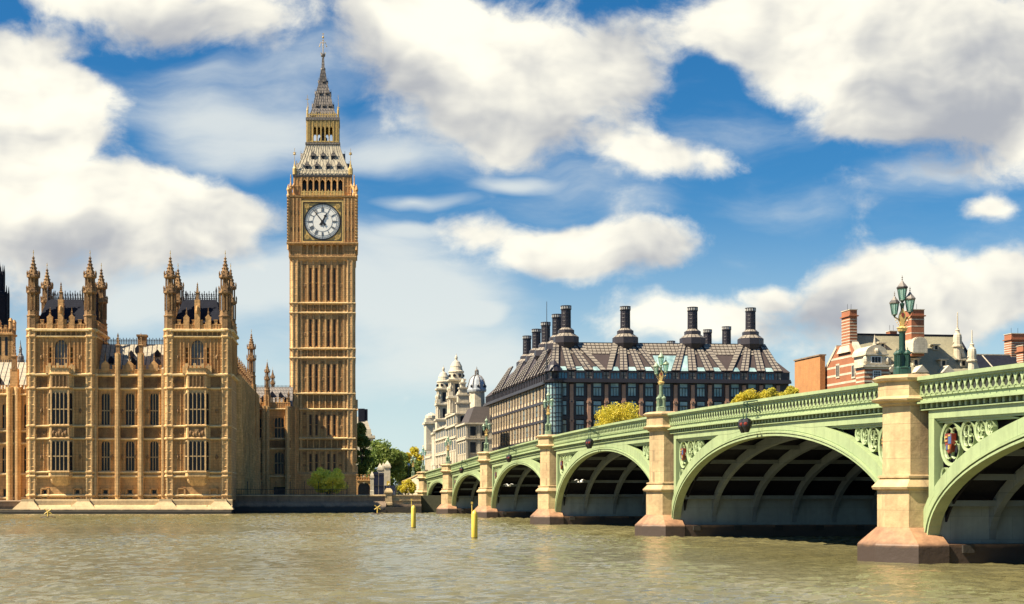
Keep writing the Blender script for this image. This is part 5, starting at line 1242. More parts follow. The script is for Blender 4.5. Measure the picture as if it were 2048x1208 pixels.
# roof
def RP(x, f, lift=0.0):            # a point on the river slope, f = 0 at the eaves, 1 at the ridge
    return (x, .2 + RDEP * f - lift * .7, ze + (zr - ze) * f + lift * .7)
rb_ = MB(); rb_.loft([[RP(-.2, 0), RP(2.2, 1), RP(2.2, 1.0), RP(-.2, 0)]]) if False else None
rb_.quad(RP(-.3, 0), RP(WL + .1, 0), RP(WL - 5.3, 1), RP(3.6, 1))
rb_.quad((-.3, .2, ze), RP(3.6, 1), (3.6 + 2.8, SD - 4, zr), (-.3, SD, ze))
rb_.quad(RP(3.6, 1), RP(WL - 5.3, 1), (WL - 5.3, SD - 4, zr), (6.4, SD - 4, zr)); rb_.quad(RP(WL + .1, 0), (WL + .1, SD, ze), (WL - 5.3, SD - 4, zr), RP(WL - 5.3, 1)); rb_.quad((-.3, SD, ze), (WL + .1, SD, ze), (WL - 5.3, SD - 4, zr), (6.4, SD - 4, zr))
rb_.quad((-.3, .2, ze), (WL + .1, .2, ze), (WL + .1, SD, ze), (-.3, SD, ze))
rbo = rb_.build('roof', M['bronze_band'], OFF)
CH = [OX(1132), OX(1250.5), OX(1385), OX(1501)]
FAN = [(0, (0, 1, 2, 3), (0, 0, 0, -.55)), (1, (3, 4, 5, 6), (.55, 0, 0, 0)), (2, (7, 8, 9, 10), (0, 0, 0, -.55)), (3, (10, 11, 12, 13), (.55, 0, 0, 0))]
def slab(mb, q, lift):
    """a strip of roof tiles laid proud of the slope between four (x, f) corners, tile joints left open"""
    (xa, fa), (xb, fb), (xc, fc), (xd, fd) = q                     # bottom left, bottom right, top right, top left
    nx_, nf = max(1, round(abs(xb - xa) / .85)), max(1, round(abs(fc - fa) * 9.6 / .95))
    for i in range(nx_):
        for j in range(nf):
            P = []
            for u, v in ((i / nx_ + .065, j / nf + .012), ((i + 1) / nx_ - .065, j / nf + .012), ((i + 1) / nx_ - .065, (j + 1) / nf - .012), (i / nx_ + .065, (j + 1) / nf - .012)):
                x0, x1 = xa + (xd - xa) * v, xb + (xc - xb) * v; P.append((x0 + (x1 - x0) * u, fa + (fd - fa) * v))
            mb.quad(*[RP(x, f, lift + .05) for x, f in P])
def under(mb, q, lift): mb.loft([[RP(x, f, 0.02) for x, f in q], [RP(x, f, lift) for x, f in q]])
for ci, pls, sh in FAN:
    for j, (pk_, s_) in enumerate(zip(pls, sh)):
        xb0, w = pil[pk_] + s_, (.95 if abs(s_) < .1 else .62); xt = CH[ci] + (j - 1.5) * 1.5
        q_ = [(xb0 - w, 0.0), (xb0 + w, 0.0), (xt + .68, .985), (xt - .68, .985)]
        u_ = MB(); under(u_, q_, .34); uo = u_.build('roof_strip', M['bronze'], rbo); t_ = MB(); slab(t_, q_, .34); t_.build('strip_tiles', M['bronze_tile'], uo)
tb_ = MB(); 
for k in range(46):
    for j in range(4):
        x0 = 4.2 + k * (WL - 9.4) / 46; x1 = x0 + (WL - 9.4) / 46
        tb_.quad(*[RP(x, f, .14) for x, f in ((x0 + .07, .60 + j * .1 + .012), (x1 - .07, .60 + j * .1 + .012), (x1 - .07, .70 + j * .1 - .012), (x0 + .07, .70 + j * .1 - .012))])
tb_.build('ridge_tiles', M['bronze_tile'], rbo)
for xa, xb in ((OX(1318), OX(1351)),):
    g_ = MB(); g_.quad(RP(xa - 2.0, .03, .12), RP(xb + 2.0, .03, .12), RP(xb + 2.3, .56, .12), RP(xa - 2.3, .56, .12)); g_.build('roof_glazing', M['teal_glass'], rbo)
for k in range(NBAY):
    m_ = pil[k] + PW_ / 2; g_ = MB(); g_.quad(RP(m_ - 1.0, .01, .16), RP(m_ + 1.0, .01, .16), RP(m_ + .75, .14, .16), RP(m_ - .75, .14, .16)); g_.build('roof_light', M['teal_glass'], rbo)
rd_ = MB(); rd_.box(3.5, WL - 5.2, RDEP, RDEP + 1, zr - .15, zr + .18); rd_.build('ridge', M['bronze'], rbo)
# chimneys
def chimney(x, y, s=1.0, base=True, top=None):
    c = MB(); Z0 = zr - 1.2
    if base: c.lathe(0, 0, [(2.1, 0), (2.72, 1.2), (2.72, 2.45), (2.62, 2.5)], 8); c.lathe(0, 0, [(1.7, 3.2), (1.74, 3.3), (1.74, 3.9), (1.66, 3.95)], 8)
    z1, z2 = (4.4 if base else 0), 8.2
    c.lathe(0, 0, [(1.0, z1), (.97, z2), (1.13, z2 + .03), (1.15, z2 + .15), (1.02, z2 + .16), (1.02, z2 + .72), (1.15, z2 + .73), (1.15, z2 + .88), (1.0, z2 + .9)], 14)
    for k in range(14):
        a = k * math.pi / 7; c.tube([(1.02 * math.cos(a), 1.02 * math.sin(a), z1), (1.0 * math.cos(a), 1.0 * math.sin(a), z2)], .045, 4); c.box(1.07 * math.cos(a) - .05, 1.07 * math.cos(a) + .05, 1.07 * math.sin(a) - .05, 1.07 * math.sin(a) + .05, z2 + .1, z2 + .8)
    for z in np.arange(z1 + .6, z2, .8): c.lathe(0, 0, [(1.03, z - .05), (1.05, z), (1.03, z + .05)], 14)
    o = c.build('chimney', M['bronze'], OFF); o.location = (x, y, Z0)
    if base:
        f_s = [MB(), MB()]
        for k in range(8):
            for i in (0, 1):
                a0, a1 = math.pi / 8 + (k + i * .5 + .04) * math.pi / 4, math.pi / 8 + (k + i * .5 + .46) * math.pi / 4
                rr = lambda r, a: r * math.cos(math.pi / 8) / math.cos((a - math.pi / 8) % (math.pi / 4) - math.pi / 8)
                for r0, z0, r1, z1_ in ((2.66, 2.52, 2.22, 2.86), (2.18, 2.89, 1.78, 3.19), (1.62, 3.97, 1.06, 4.42)): f_s[z0 > 3.5].quad(*[(rr(r, a) * math.cos(a), rr(r, a) * math.sin(a), z) for r, z, a in ((r0, z0, a0), (r0, z0, a1), (r1, z1_, a1), (r1, z1_, a0))])
        for f in f_s: f.build('flared_tiles', M['bronze_tile'], o)
        k_ = MB(); k_.lathe(0, 0, [(2.6, 2.45), (1.7, 3.18)], 8); k_.lathe(0, 0, [(1.6, 3.9), (1.0, 4.38)], 8); k_.build('flare', M['bronze'], o)
    w = MB()
    for k in range(14): a = (k + .5) * math.pi / 7; w.box(1.03 * math.cos(a) - .09, 1.03 * math.cos(a) + .09, 1.03 * math.sin(a) - .09, 1.03 * math.sin(a) + .09, z2 + .2, z2 + .68)
    w.lathe(0, 0, [(1.03, z2 + .18), (1.03, z2 + .23)], 14); w.build('cap_louvre', M['white'], o)
    return o
c1 = chimney(CH[0], 7.0); 
for x in CH[1:]: copy(c1, OFF).location = (x, 7.0, zr - 1.2)
for k, yy in enumerate((21.5, 36.5, 50.5, 65.5)):
    copy(c1, OFF).location = (5.6 + .6 * k, yy, zr - 1.2 - .0 * k)
copy(c1, OFF, scale=.93).location = (OX(1453, 24), 24, zr - 2.6); copy(c1, OFF, scale=(.9, .9, .98)).location = (OX(1415, 28), 28, zr - 3.3); copy(c1, OFF, scale=(.82, .82, .98)).location = (OX(1342, 24), 24, zr - 6.4)
# receding side with cream stone piers
S4 = Matrix.Rotation(-math.pi / 2, 4, 'Z') @ Matrix.Scale(-1, 4, (1, 0, 0))        # local (s, out, z) -> side wall at x = 0, s running back
def SB(mb, s0, s1, o0, o1, z0, z1): mb.box(-o1, -o0, s0, s1, z0, z1)
ss = MB(); SB(ss, 1.2, SD, -1.2, -.06, GZ, OZ(763)); ss.build('side_wall', M['bronze'], OFF)
zr_ = [OZ(y) for y in (763, 800, 838, 876)]
sb_ = MB()
for z in zr_[1:]: SB(sb_, 1.0, SD, -.4, .20, z - .25, z + .25)
SB(sb_, 0.2, SD, -.4, .75, OZ(764.5), OZ(760)); SB(sb_, .2, SD, -.4, .45, OZ(760), OZ(757)); SB(sb_, .2, SD, -1.2, .0, OZ(757), OZ(742))
for k in range(NS * 2): s = 1 + k * SD / (2 * NS); SB(sb_, s - .2, s + .2, -.3, .22, OZ(758), OZ(743))
sb_.build('side_frame', M['bronze'], OFF)
nwin = 0; far = MB(); farg = MB()
for k in range(NS):
    s = 2.2 + k * (SD - 3) / NS
    p = MB()
    for d in (0, 1.1): SB(p, s + d - .15, s + d + .15, -.3, .12, GZ, OZ(765))
    for z in zr_[1:]: SB(p, s - .2, s + 1.3, -.2, .13, z + .3, z + .95)
    p.build('cream_pier', M['side_stone'], OFF)
    for j, z in enumerate(zr_[:3]):
        z1 = z - .6; z0 = zr_[j + 1] + 1.2 if j < 3 else GZ
        a, b = s + 1.5, s + 3.4
        fm, gm = (MB(), MB()) if nwin < 46 else (far, farg)
        SB(fm, (a + b) / 2 - .07, (a + b) / 2 + .07, -.3, .06, z0, z1); SB(fm, a, b, -.3, .08, z0 - .1, z0 + .1); SB(fm, a + .2, b - .2, -.2, .14, z0 + 1.0, z0 + 1.2)
        gm.quad((.02, a, z0), (.02, b, z0), (.02, b, z1), (.02, a, z1))
        if nwin < 46: wo_ = fm.build('window', M['bronze'], OFF); gm.build('pane', M['glass_dark' if (k + j) % 4 else 'blue_glass'], wo_)
        nwin += 1
wo_ = far.build('side_windows', M['bronze'], OFF); wo_['kind'] = 'stuff'; farg.build('panes', M['glass_dark'], wo_)
# side roof strips
def SP(s, f, lift=0.0): return (-.3 + 3.9 * f - .8 * lift, s + 0 * f, ze + (zr - ze) * f + .5 * lift)
def sslab(rows, lift, q):
    u_ = MB(); u_.loft([[SP(s, f, .02) for s, f in q], [SP(s, f, lift) for s, f in q]]); uo = u_.build('roof_strip', M['bronze'], rbo)
    t_ = MB()
    for j in range(9):
        for i in (0, 1):
            P = []
            for u, v in ((i / 2 + .05, j / 9 + .012), (i / 2 + .45, j / 9 + .012), (i / 2 + .45, (j + 1) / 9 - .012), (i / 2 + .05, (j + 1) / 9 - .012)):
                s0, s1 = q[0][0] + (q[3][0] - q[0][0]) * v, q[1][0] + (q[2][0] - q[1][0]) * v; P.append((s0 + (s1 - s0) * u, v * .985))
            t_.quad(*[SP(s, f, lift + .05) for s, f in P])
    t_.build('strip_tiles', M['bronze_tile'], uo)
for ci, yy in enumerate((7, 21.5, 36.5, 50.5, 65.5)):
    for j in range(4):
        if ci == 0 and j < 1: continue
        sb0 = yy + (j - 1.5) * 3.6; st = yy + (j - 1.5) * 1.4
        if sb0 < 1.5: continue
        sslab(None, .34, [(sb0 - .7, 0), (sb0 + .7, 0), (st + .5, .985), (st - .5, .985)])
# rounded glass corner
cr_ = MB(); cr_.lathe(.55, .75, [(1.75, GZ), (1.75, OZ(764))], 16); cr_.build('corner_glazing', M['teal_glass'], OFF)
cf = MB()
for z in [OZ(y) for y in (766, 776, 790, 797, 804, 812, 826, 834, 842, 852, 866, 874, 882)]: cf.lathe(.55, .75, [(1.78, z - .09), (1.82, z), (1.78, z + .09)], 16)
for k in range(16): a = k * math.pi / 8; cf.box(.55 + 1.8 * math.cos(a) - .06, .55 + 1.8 * math.cos(a) + .06, .75 + 1.8 * math.sin(a) - .06, .75 + 1.8 * math.sin(a) + .06, GZ, OZ(764))
cf.lathe(.55, .75, [(2.2, OZ(764.5)), (2.3, OZ(760))], 16); cf.lathe(.55, .75, [(1.8, OZ(742)), (1.2, OZ(730)), (.4, OZ(722)), (.1, OZ(718))], 12); cf.build('corner_frame', M['bronze'], OFF)
fpole = MB(); p_ = at(1093.5, 603, 299); b_ = at(1093.5, 722, 299)
pole = thing('flagpole', 'thin dark flagpole on the glass corner of the dark office block', 'flagpole', b_)
fpole.tube([(0, 0, -1.5), (0, 0, p_[2] - b_[2])], .11, 6, .05); fpole.lathe(0, 0, [(.25, -1.5), (.2, .1)], 6); fpole.build('pole', M['iron'], pole)

# ------------------------------------------------------------------ red and white striped brick house with the mossy roof
NA = math.atan((CX - 520) / F) + R(2.5); ND = 330.0; NK = F / ND
nx0, ny0, _ = at(1745, HY, ND)
HOU = thing('brick_mansion', 'red brick mansion with white stone bands and mossy hipped roof behind the bridge', 'building', (nx0, ny0, 0), NA)
def LX(x, yl, x0, y0, a):                                    # where along a building's front, yl behind it, the photo column x falls
    t = (x - CX) / F; return (t * (y0 + yl * math.cos(a)) - x0 + yl * math.sin(a)) / (math.cos(a) - t * math.sin(a))
def NX(x, y=0.0): return LX(x, y, nx0, ny0, NA)
def NZ(y, D=ND): return H + (HY - y) / F * D
DN = 26.0; RY = 13.0; WN = NX(1992, 0)
zeN, zrN = NZ(800), NZ(669, ND + RY)
bd = MB(); bd.box(.6, WN, .4, DN, GZ, zeN); bd.build('wall', M['brick'], HOU)
gab = [(0, GZ), (DN, GZ), (DN, NZ(775, ND + DN)), (DN - .5, NZ(752, ND + 24)), (RY + 4.2, NZ(690, ND + RY)), (RY - 4.2, NZ(690, ND + RY)), (.9, NZ(752)), (0, NZ(775))]
gw = MB(); gw.yz(gab, -.6, .55); gwo = gw.build('gable', M['brick'], HOU)
def bands(mb, zs, h, test, x0, x1):
    for z in zs:
        y0, y1 = test(z)
        if y1 - y0 > .6: mb.box(x0, x1, y0, y1, z - h / 2, z + h / 2)
def gspan(z):
    ys = []
    for i in range(len(gab)):
        (ya, za), (yb, zb) = gab[i], gab[(i + 1) % len(gab)]
        if (za - z) * (zb - z) < 0: ys.append(ya + (yb - ya) * (z - za) / (zb - za))
    return (min(ys), max(ys)) if len(ys) > 1 else (0, 0)
gb = MB(); bands(gb, [NZ(y) for y in np.arange(704, 850, 17.5)], .5, gspan, -.63, -.3)
for i in (2, 3, 5, 6): 
    (ya, za), (yb, zb) = gab[i], gab[i + 1]
    gb.loft([[(-.75, ya, za - .5), (.75, ya, za - .5), (.75, ya, za + .35), (-.75, ya, za + .35)], [(-.75, yb, zb - .5), (.75, yb, zb - .5), (.75, yb, zb + .35), (-.75, yb, zb + .35)]])
gb.build('stone_band', M['whitestone'], gwo)
for y in (8.2, 16.5):
    z = NZ(742, ND + y); f = MB(); f.box(-.75, -.3, y - .95, y + .95, z - 1.7, z + 1.7); fo_ = f.build('gable_window', M['whitestone'], gwo)
    g_ = MB()
    for d in (-.4, .4): g_.box(-.78, -.7, y + d - .3, y + d + .3, z - 1.3, z + 1.3)
    g_.build('pane', M['glass_dark'], fo_)
rf_ = MB(); xr1 = NX(1915, RY)
rf_.quad((.3, 0, zeN), (WN, 0, zeN), (xr1, RY, zrN), (.3, RY, zrN)); rf_.quad((.3, DN, zeN), (WN, DN, zeN), (xr1, RY, zrN), (.3, RY, zrN)); rf_.quad((WN, 0, zeN), (WN, DN, zeN), (xr1, RY, zrN)); rf_.quad((.3, 0, zeN), (WN, 0, zeN), (WN, DN, zeN), (.3, DN, zeN))
rfo = rf_.build('roof', M['roof_beige'], HOU)
rg = MB(); rg.box(.3, xr1 + .3, RY - .25, RY + .25, zrN - .12, zrN + .28); rg.tube([(xr1, RY, zrN), (WN, 0, zeN)], .3, 6); rg.build('ridge_tiles', M['whitestone'] if False else M['slate'], rfo)
def brick_stack(parent, x, y, z0, z1, wx_, wy_, nb, name='chimney', pots=True):
    c = MB(); c.box(x - wx_, x + wx_, y - wy_, y + wy_, z0, z1); c.box(x - wx_ - .3, x + wx_ + .3, y - wy_ - .3, y + wy_ + .3, z1 - 1.5, z1 - 1.25); o = c.build(name, M['brick'], parent)
    b = MB()
    for k in range(nb):
        z = z0 + .6 + (z1 - 2.2 - z0 - .6) * k / max(1, nb - 1); b.box(x - wx_ - .03, x + wx_ + .03, y - wy_ - .03, y + wy_ + .03, z - .10, z + .10)
    b.build('stone_band', M['whitestone'], o); b = MB(); b.box(x - wx_ - .12, x + wx_ + .12, y - wy_ - .12, y + wy_ + .12, z1 - .02, z1 + .14); b.build('coping', M['whitestone'], o)
    if pots:
        p = MB()
        for d in (-.5, .5): p.tube([(x + d * wx_, y, z1), (x + d * wx_, y, z1 + 1.6)], .04, 4)
        p.build('lightning_rod', M['iron'], o)
    return o
zt = lambda y: NZ(y, ND + RY)
brick_stack(HOU, .55, RY, zt(694), zt(622), .88, 2.2, 9)
b2 = MB(); b2.sq(0, 0, [(2.2, zt(706)), (1.6, zt(692))]); b2o = b2.build('chimney_base', M['whitestone'], HOU); b2o.location = (.55, RY, 0); b2o.scale = (.75, 1.5, 1)
cx2 = NX(1831, 6); brick_stack(HOU, cx2, 7.0, NZ(712, ND + 7), NZ(620, ND + 7), 1.55, 2.1, 6)
al = MB(); q_ = [(cx2 - 1.75, NZ(702, ND + 4))] + [(cx2 + 1.75 * math.cos(t), NZ(683, ND + 4) + 1.3 * math.sin(t)) for t in [math.pi * (1 - k / 8) for k in range(9)]] + [(cx2 + 1.75, NZ(702, ND + 4))]
al.xz(q_, 3.9, 8); al.xz([(x * 1 + (0 if abs(x - cx2) > 1.5 else 0), z - .25) for x, z in q_], 3.7, 4); al.build('chimney_gablet', M['whitestone'], HOU)
xx = NX(1783, 18); brick_stack(HOU, xx, RY + 5, zrN - 3, NZ(662, ND + RY + 5), .9, 1, 1)
def slope_y(z): return RY * (z - zeN) / (zrN - zeN)
def ndormer(px_, py_, w, h, pediment=False):
    D = ND + 6; z = NZ(py_, D); y = slope_y(z); D = ND + y; z = NZ(py_, D); y = slope_y(z); x = NX(px_, y)
    f = MB(); 
    f.box(x - w, x - w * .55, y - .35, y + 2.2, z, z + h); f.box(x + w * .55, x + w, y - .35, y + 2.2, z, z + h); f.box(x - w * .55, x + w * .55, y - .3, y + 2.0, z, z + h * .12); f.box(x - w, x + w, y - .4, y + 2.6, z + h * .88, z + h)
    if not pediment: f.box(x - w - .5, x + w + .35, y - .6, y + 2.6, z + h, z + h + .22)
    else: f.xz([(x - w - .6, z + h), (x + w + .6, z + h), (x, z + h + 1.7)], y - .7, y + 3.4); f.box(x - .05, x + .05, y - .3, y, z, z + h)
    o = f.build('dormer', M['whitestone'], rfo)
    g_ = MB(); g_.box(x - w * .55, x + w * .55, y - .15, y + .6, z + h * .12, z + h * .88); g_.build('dormer_pane', M['glass_dark'], o)
for a, b in ((1764, 695.5), (1818, 697), (1871, 698)): ndormer(a, b, .62, 1.15)
for a, b in ((1775, 728), (1831, 730), (1886, 731), (1926, 731)): ndormer(a, b, .75, 1.5)
for a, b in ((1785, 757), (1842, 757), (1895, 757)): ndormer(a, b, 1.05, 1.5, True)
# round pedimented bay at the front corner
bx0, bx1 = NX(1720, 0), NX(1769, 0)
by = MB(); by.box(bx0, bx1, -2.2, 2, GZ, NZ(736)); byo = by.build('corner_bay', M['brick'], HOU)
sb_ = MB()
for y in np.arange(738, 790, 8.6): sb_.box(bx0 - .05, bx1 + .05, -2.24, 2, NZ(y) - .2, NZ(y) + .2)
sb_.box(bx0 - .5, bx1 + .4, -2.7, 2, NZ(736), NZ(731.5)); sb_.build('stone_band', M['whitestone'], byo)
mx_ = (NX(1726) + NX(1764)) / 2; hw_ = (NX(1764) - NX(1726)) / 2
dm = MB(); dm.box(mx_ - hw_, mx_ + hw_, -1.9, 4.5, NZ(732), NZ(712)); dm.box(mx_ - hw_ - .5, mx_ + hw_ + .5, -2.3, 4.5, NZ(712), NZ(709))
dm.xz([(mx_ + (hw_ + .3) * math.cos(t), NZ(709) + 2.0 * math.sin(t)) for t in [math.pi * k / 10 for k in range(11)]], -2.0, 5); dm.lathe(mx_ - .2, -1.5, [(.5, NZ(692)), (.28, NZ(685)), (.05, NZ(671))], 6)
for s_ in (-1, 1): dm.ball((mx_ + s_ * (hw_ + .3), -1.8, NZ(722)), .6, 6, 5, 1.6)
dm.ball((mx_, -2.1, NZ(703)), .6, 6, 4)
dmo = dm.build('round_pediment', M['whitestone'], byo)
for (x0, x1, y0, y1, nv) in ((1735, 1753, 727, 715, 2), (1738, 1751, 766, 744, 3)):
    f = MB(); yy = -2.0 if y0 < 735 else -2.3
    f.box(NX(x0) - .2, NX(x1) + .2, yy - .1, yy + .4, NZ(y0) - .15, NZ(y1) + .15); fo_ = f.build('window', M['white'], byo)
    g_ = MB(); n_ = nv
    for i in range(n_ + 1):
        for j in range(1 if nv == 2 else 5):
            w = (NX(x1) - NX(x0)) / (n_ + 1); hgt = (NZ(y1) - NZ(y0)) / (1 if nv == 2 else 5); g_.box(NX(x0) + i * w + .05, NX(x0) + (i + 1) * w - .05, yy - .13, yy, NZ(y0) + j * hgt + .05, NZ(y0) + (j + 1) * hgt - .05)
    g_.build('pane', M['glass_dark'], fo_)
# scrolled stone gables and domed turrets on the right hand end
for px_, yt, dome, poletop, yb in ((1915, 672, 1.9, 622, 700), (1944, 701, 1.5, 658, 726)):
    D = ND + (9 if px_ < 1930 else 4); x = NX(px_, D - ND); z = NZ(yt, D)
    c = MB(); c.lathe(0, 0, [(1.2, z - 9), (1.2, z - 2.4), (1.7, z - 2.2), (1.7, z - 1.9), (1.35, z - 1.8), (1.35, z), (1.2, z + .6), (.7, z + 1.1), (.6, z + 1.6), (.75, z + 1.7), (.35, z + 2.0), (.30, z + 2.3)], 10)
    c.lathe(0, 0, [(.22, z + 2.2), (.16, NZ(poletop, D)), (.02, NZ(poletop, D) + .2)], 6); c.xz([(-1.6, z - 1.2), (0, z + .1), (0, z - 2)], -.3, .3)
    c.xz([(.6, z - 1.9), (1.3, z - 2), (4.6, z - 8), (4.6, z - 9), (2.9, z - 9)], -.4, .4)
    o = c.build('stone_turret', M['whitestone'], HOU); o.location = (x, D - ND, 0); o.scale = (.72, .72, 1)
# lower dark roof and brick stacks at the right edge
AN = thing('slate_roofed_annexe', 'dark slate roofed annexe with brick chimneys at the right edge of the photo', 'building', (*at(1950, HY, 350)[:2], 0), NA)
K2 = F / 350; AX = lambda x, yl=0.0: LX(x, yl, (1950 - CX) / F * 350, 350, NA); AZ = lambda y: H + (HY - y) / K2
w = MB(); w.box(-6, 30, .5, 14, GZ, AZ(742)); w.build('wall', M['brick'], AN)
r_ = MB(); r_.yz([(0, AZ(745)), (7, AZ(704)), (14, AZ(745))], -6, 31); r_o = r_.build('roof', M['slate'], AN)
h_ = MB(); h_.yz([(-.1, AZ(745)), (6.9, AZ(704)), (7.05, AZ(704)), (.05, AZ(745))], AX(1995) - .15, AX(1995) + .15); h_.box(-6, 31, 6.8, 7.2, AZ(704.2), AZ(702)); h_.build('stone_verge', M['whitestone'], r_o)
brick_stack(AN, AX(2029, 8), 8, AZ(712), AZ(660), 1.75, 1.6, 7); brick_stack(AN, AX(2052, 3), 3, AZ(735), AZ(688), 1.6, 1.4, 6)
# lone orange brick flank
FD = 352.0; fxp = (*at(1648, HY, FD)[:2], 0); FLK = thing('brick_flank_wall', 'tall blank orange brick flank wall beside the striped gable', 'wall', fxp, NA)
fk = F / FD; fZ = lambda y: H + (HY - y) / fk
w = MB(); w.box(-1.0, .3, 0, 15, GZ, fZ(711)); wo_ = w.build('brickwork', M['brick_orange'], FLK); c = MB(); c.box(-1.25, .5, -.2, 15.2, fZ(711), fZ(708.5)); c.build('coping', M['wallstone'], FLK)

# ------------------------------------------------------------------ white stone government offices with two cupola towers
GA = math.atan((CX - 540) / F)
def arcade_block(mb, x0, x1, y, z0, z1, n, out=.35):
    for k in range(n + 1): x = x0 + (x1 - x0) * k / n; mb.lathe(x, y - .1, [(.42, z0), (.34, z0 + .5), (.32, z1 - .6), (.45, z1)], 8)
def cupola_tower(name, label, px_, D, ky):
    k = F / D; T_ = thing(name, label, 'tower', (*at(px_, HY, D)[:2], 0), GA)
    s = ky; Z = lambda y: H + (HY - (718 + ky_off + (y - 718) * s if False else y)) / k
    return T_, k
def white_tower(label, px_, D, yt, s):
    """yt = row of the ball on top, s = size relative to the right hand tower"""
    k = F / D; t = thing('cupola_tower', label, 'tower', (*at(px_, HY, D)[:2], 0), GA, 'twin cupola towers of the white offices')
    Z = lambda d: H + (HY - (yt + d * s)) / k; r = s / k
    a = MB(); a.sq(0, 0, [(22 * r, GZ), (22 * r, Z(150))]); a.sq(0, 0, [(22 * r, Z(150)), (26 * r, Z(146)), (26 * r, Z(142)), (17 * r, Z(140)), (17 * r, Z(118))]); a.sq(0, 0, [(17 * r, Z(118)), (20 * r, Z(115)), (20 * r, Z(112)), (13 * r, Z(110)), (13 * r, Z(83)), (18.5 * r, Z(81)), (18.5 * r, Z(77)), (11 * r, Z(75)), (11 * r, Z(49)), (17.5 * r, Z(46)), (17.5 * r, Z(43)), (13 * r, Z(42))])
    ao = a.build('tower_body', M['whitestone'], t)
    Q4 = [Matrix.Rotation(q * math.pi / 2, 4, 'Z') for q in range(4)]
    for tier, Mq in [(a_, b_) for a_ in (0, 1, 2) for b_ in Q4]:
      c = MB(Mq)
      if True:
        for x in (-14, -10, 10, 14) if tier == 0 else (): c.lathe(x * r, -15 * r, [(1.7 * r, Z(110)), (1.4 * r, Z(86)), (2.1 * r, Z(83))], 8)
        for x in (-12, -8.5, 8.5, 12) if tier == 1 else (): c.lathe(x * r, -13 * r, [(1.5 * r, Z(75)), (1.3 * r, Z(51)), (1.9 * r, Z(48))], 8)
        for x in (-20, -8, 8, 20) if tier == 2 else (): c.lathe(x * r, -22.4 * r, [(2.4 * r, Z(215)), (2.2 * r, Z(158)), (3 * r, Z(152))], 8)
        if tier == 1: c.box(-17.5 * r, -9 * r, -17.5 * r, -9 * r, Z(77), Z(68)); c.ball((-14 * r, -14 * r, Z(62)), 3.5 * r, 6, 5, 1.6)
        c.box(*((-15.5 * r, 15.5 * r, -16 * r, -14 * r, Z(84), Z(82.5)), (-13.5 * r, 13.5 * r, -13.8 * r, -11.5 * r, Z(50), Z(48)), (-21.5 * r, 21.5 * r, -23.5 * r, -21 * r, Z(154), Z(151)))[tier])
      c.M = None; c.build('column_ring', M['whitestone'], ao)
    d = MB(); d.lathe(0, 0, [(14.5 * r, Z(42)), (14.5 * r, Z(30)), (15.8 * r, Z(29)), (15.8 * r, Z(27)), (13.2 * r, Z(25)), (11.6 * r, Z(19)), (11.8 * r, Z(17)), (10.2 * r, Z(14)), (7.0 * r, Z(8)), (3 * r, Z(5.5)), (2.2 * r, Z(4)), (2.4 * r, Z(2)), (3 * r, Z(0)), (2.4 * r, Z(-3)), (.5 * r, Z(-6)), (.3 * r, Z(-9))], 16); d.build('cupola', M['whitestone'], t)
    for q in range(8): th = q * math.pi / 4 + math.pi / 8; o = MB(); o.ball((14.0 * r * math.cos(th), 14.0 * r * math.sin(th), Z(36)), 3.4 * r, 8, 6); o.build('oculus', M['glass_dark'], ao)
    for Mq in Q4:
        for x, y0, z0, z1 in ((3.5, 13.1, 108, 88), (4, 11.1, 73, 52)): o = MB(Mq); o.box(-x * r, x * r, -y0 * r, (1 - y0) * r, Z(z0), Z(z1)); o.build('opening', M['glass_dark'], ao)
    return t
white_tower('pale stone cupola tower standing taller and nearer to the grey dome', 912.5, 452, 716, 1.0)
white_tower('pale stone cupola tower standing lower and behind its taller twin', 887, 505, 739, .89)
def palazzo(name, label, pts, D, ztop, floors, attic=None):
    pass
# long palace fronts joining them: left faces lit
def stone_front(name, label, x_px, D, y_top, width, depth, nb_side, nb_front, cornices, win_rows, mat_='whitestone'):
    k = F / D; t = thing(name, label, 'building', (*at(x_px, HY, D)[:2], 0), GA); Z = lambda y: H + (HY - y) / k
    w = MB(); w.box(0, width, 0, depth, GZ, Z(y_top))
    for y, o in cornices: w.box(-o, width + o, -o, depth + o, Z(y + 1.6), Z(y - 1.6))
    wo_ = w.build('wall', M[mat_], t)
    pl_ = MB()
    for i in range(nb_side + 1): y = depth * i / nb_side; pl_.box(-.3, .1, y - .35, y + .35, GZ, Z(y_top + 3))
    for i in range(nb_front + 1): x = width * i / nb_front; pl_.box(x - .35, x + .35, -.3, .1, GZ, Z(y_top + 3))
    pl_.build('pilaster', M[mat_], wo_)
    for ya, yb in win_rows:
        for i in range(nb_side):
            y = depth * (i + .5) / nb_side; h = depth / nb_side * .24; f = MB(); f.box(-.2, .1, y - h - .25, y + h + .25, Z(ya) - .3, Z(yb) + .3); fo_ = f.build('window', M[mat_], t); g_ = MB(); g_.box(-.24, -.1, y - h, y + h, Z(ya), Z(yb)); g_.build('pane', M['glass_dark'], fo_)
        for i in range(nb_front):
            x = width * (i + .5) / nb_front; h = width / nb_front * .24; f = MB(); f.box(x - h - .25, x + h + .25, -.2, .1, Z(ya) - .3, Z(yb) + .3); fo_ = f.build('window', M[mat_], t); g_ = MB(); g_.box(x - h, x + h, -.24, -.1, Z(ya), Z(yb)); g_.build('pane', M['glass_dark'], fo_)
    return t, k, Z, wo_
t, k, Z, w_ = stone_front('white_office_wing', 'long white stone office wing with a pedimented end left of the cupola towers', 868, 560, 845, 26, 30, 6, 5, ((846, .8), (887, 1.2), (912, .4)), ((905, 895), (878, 856)))
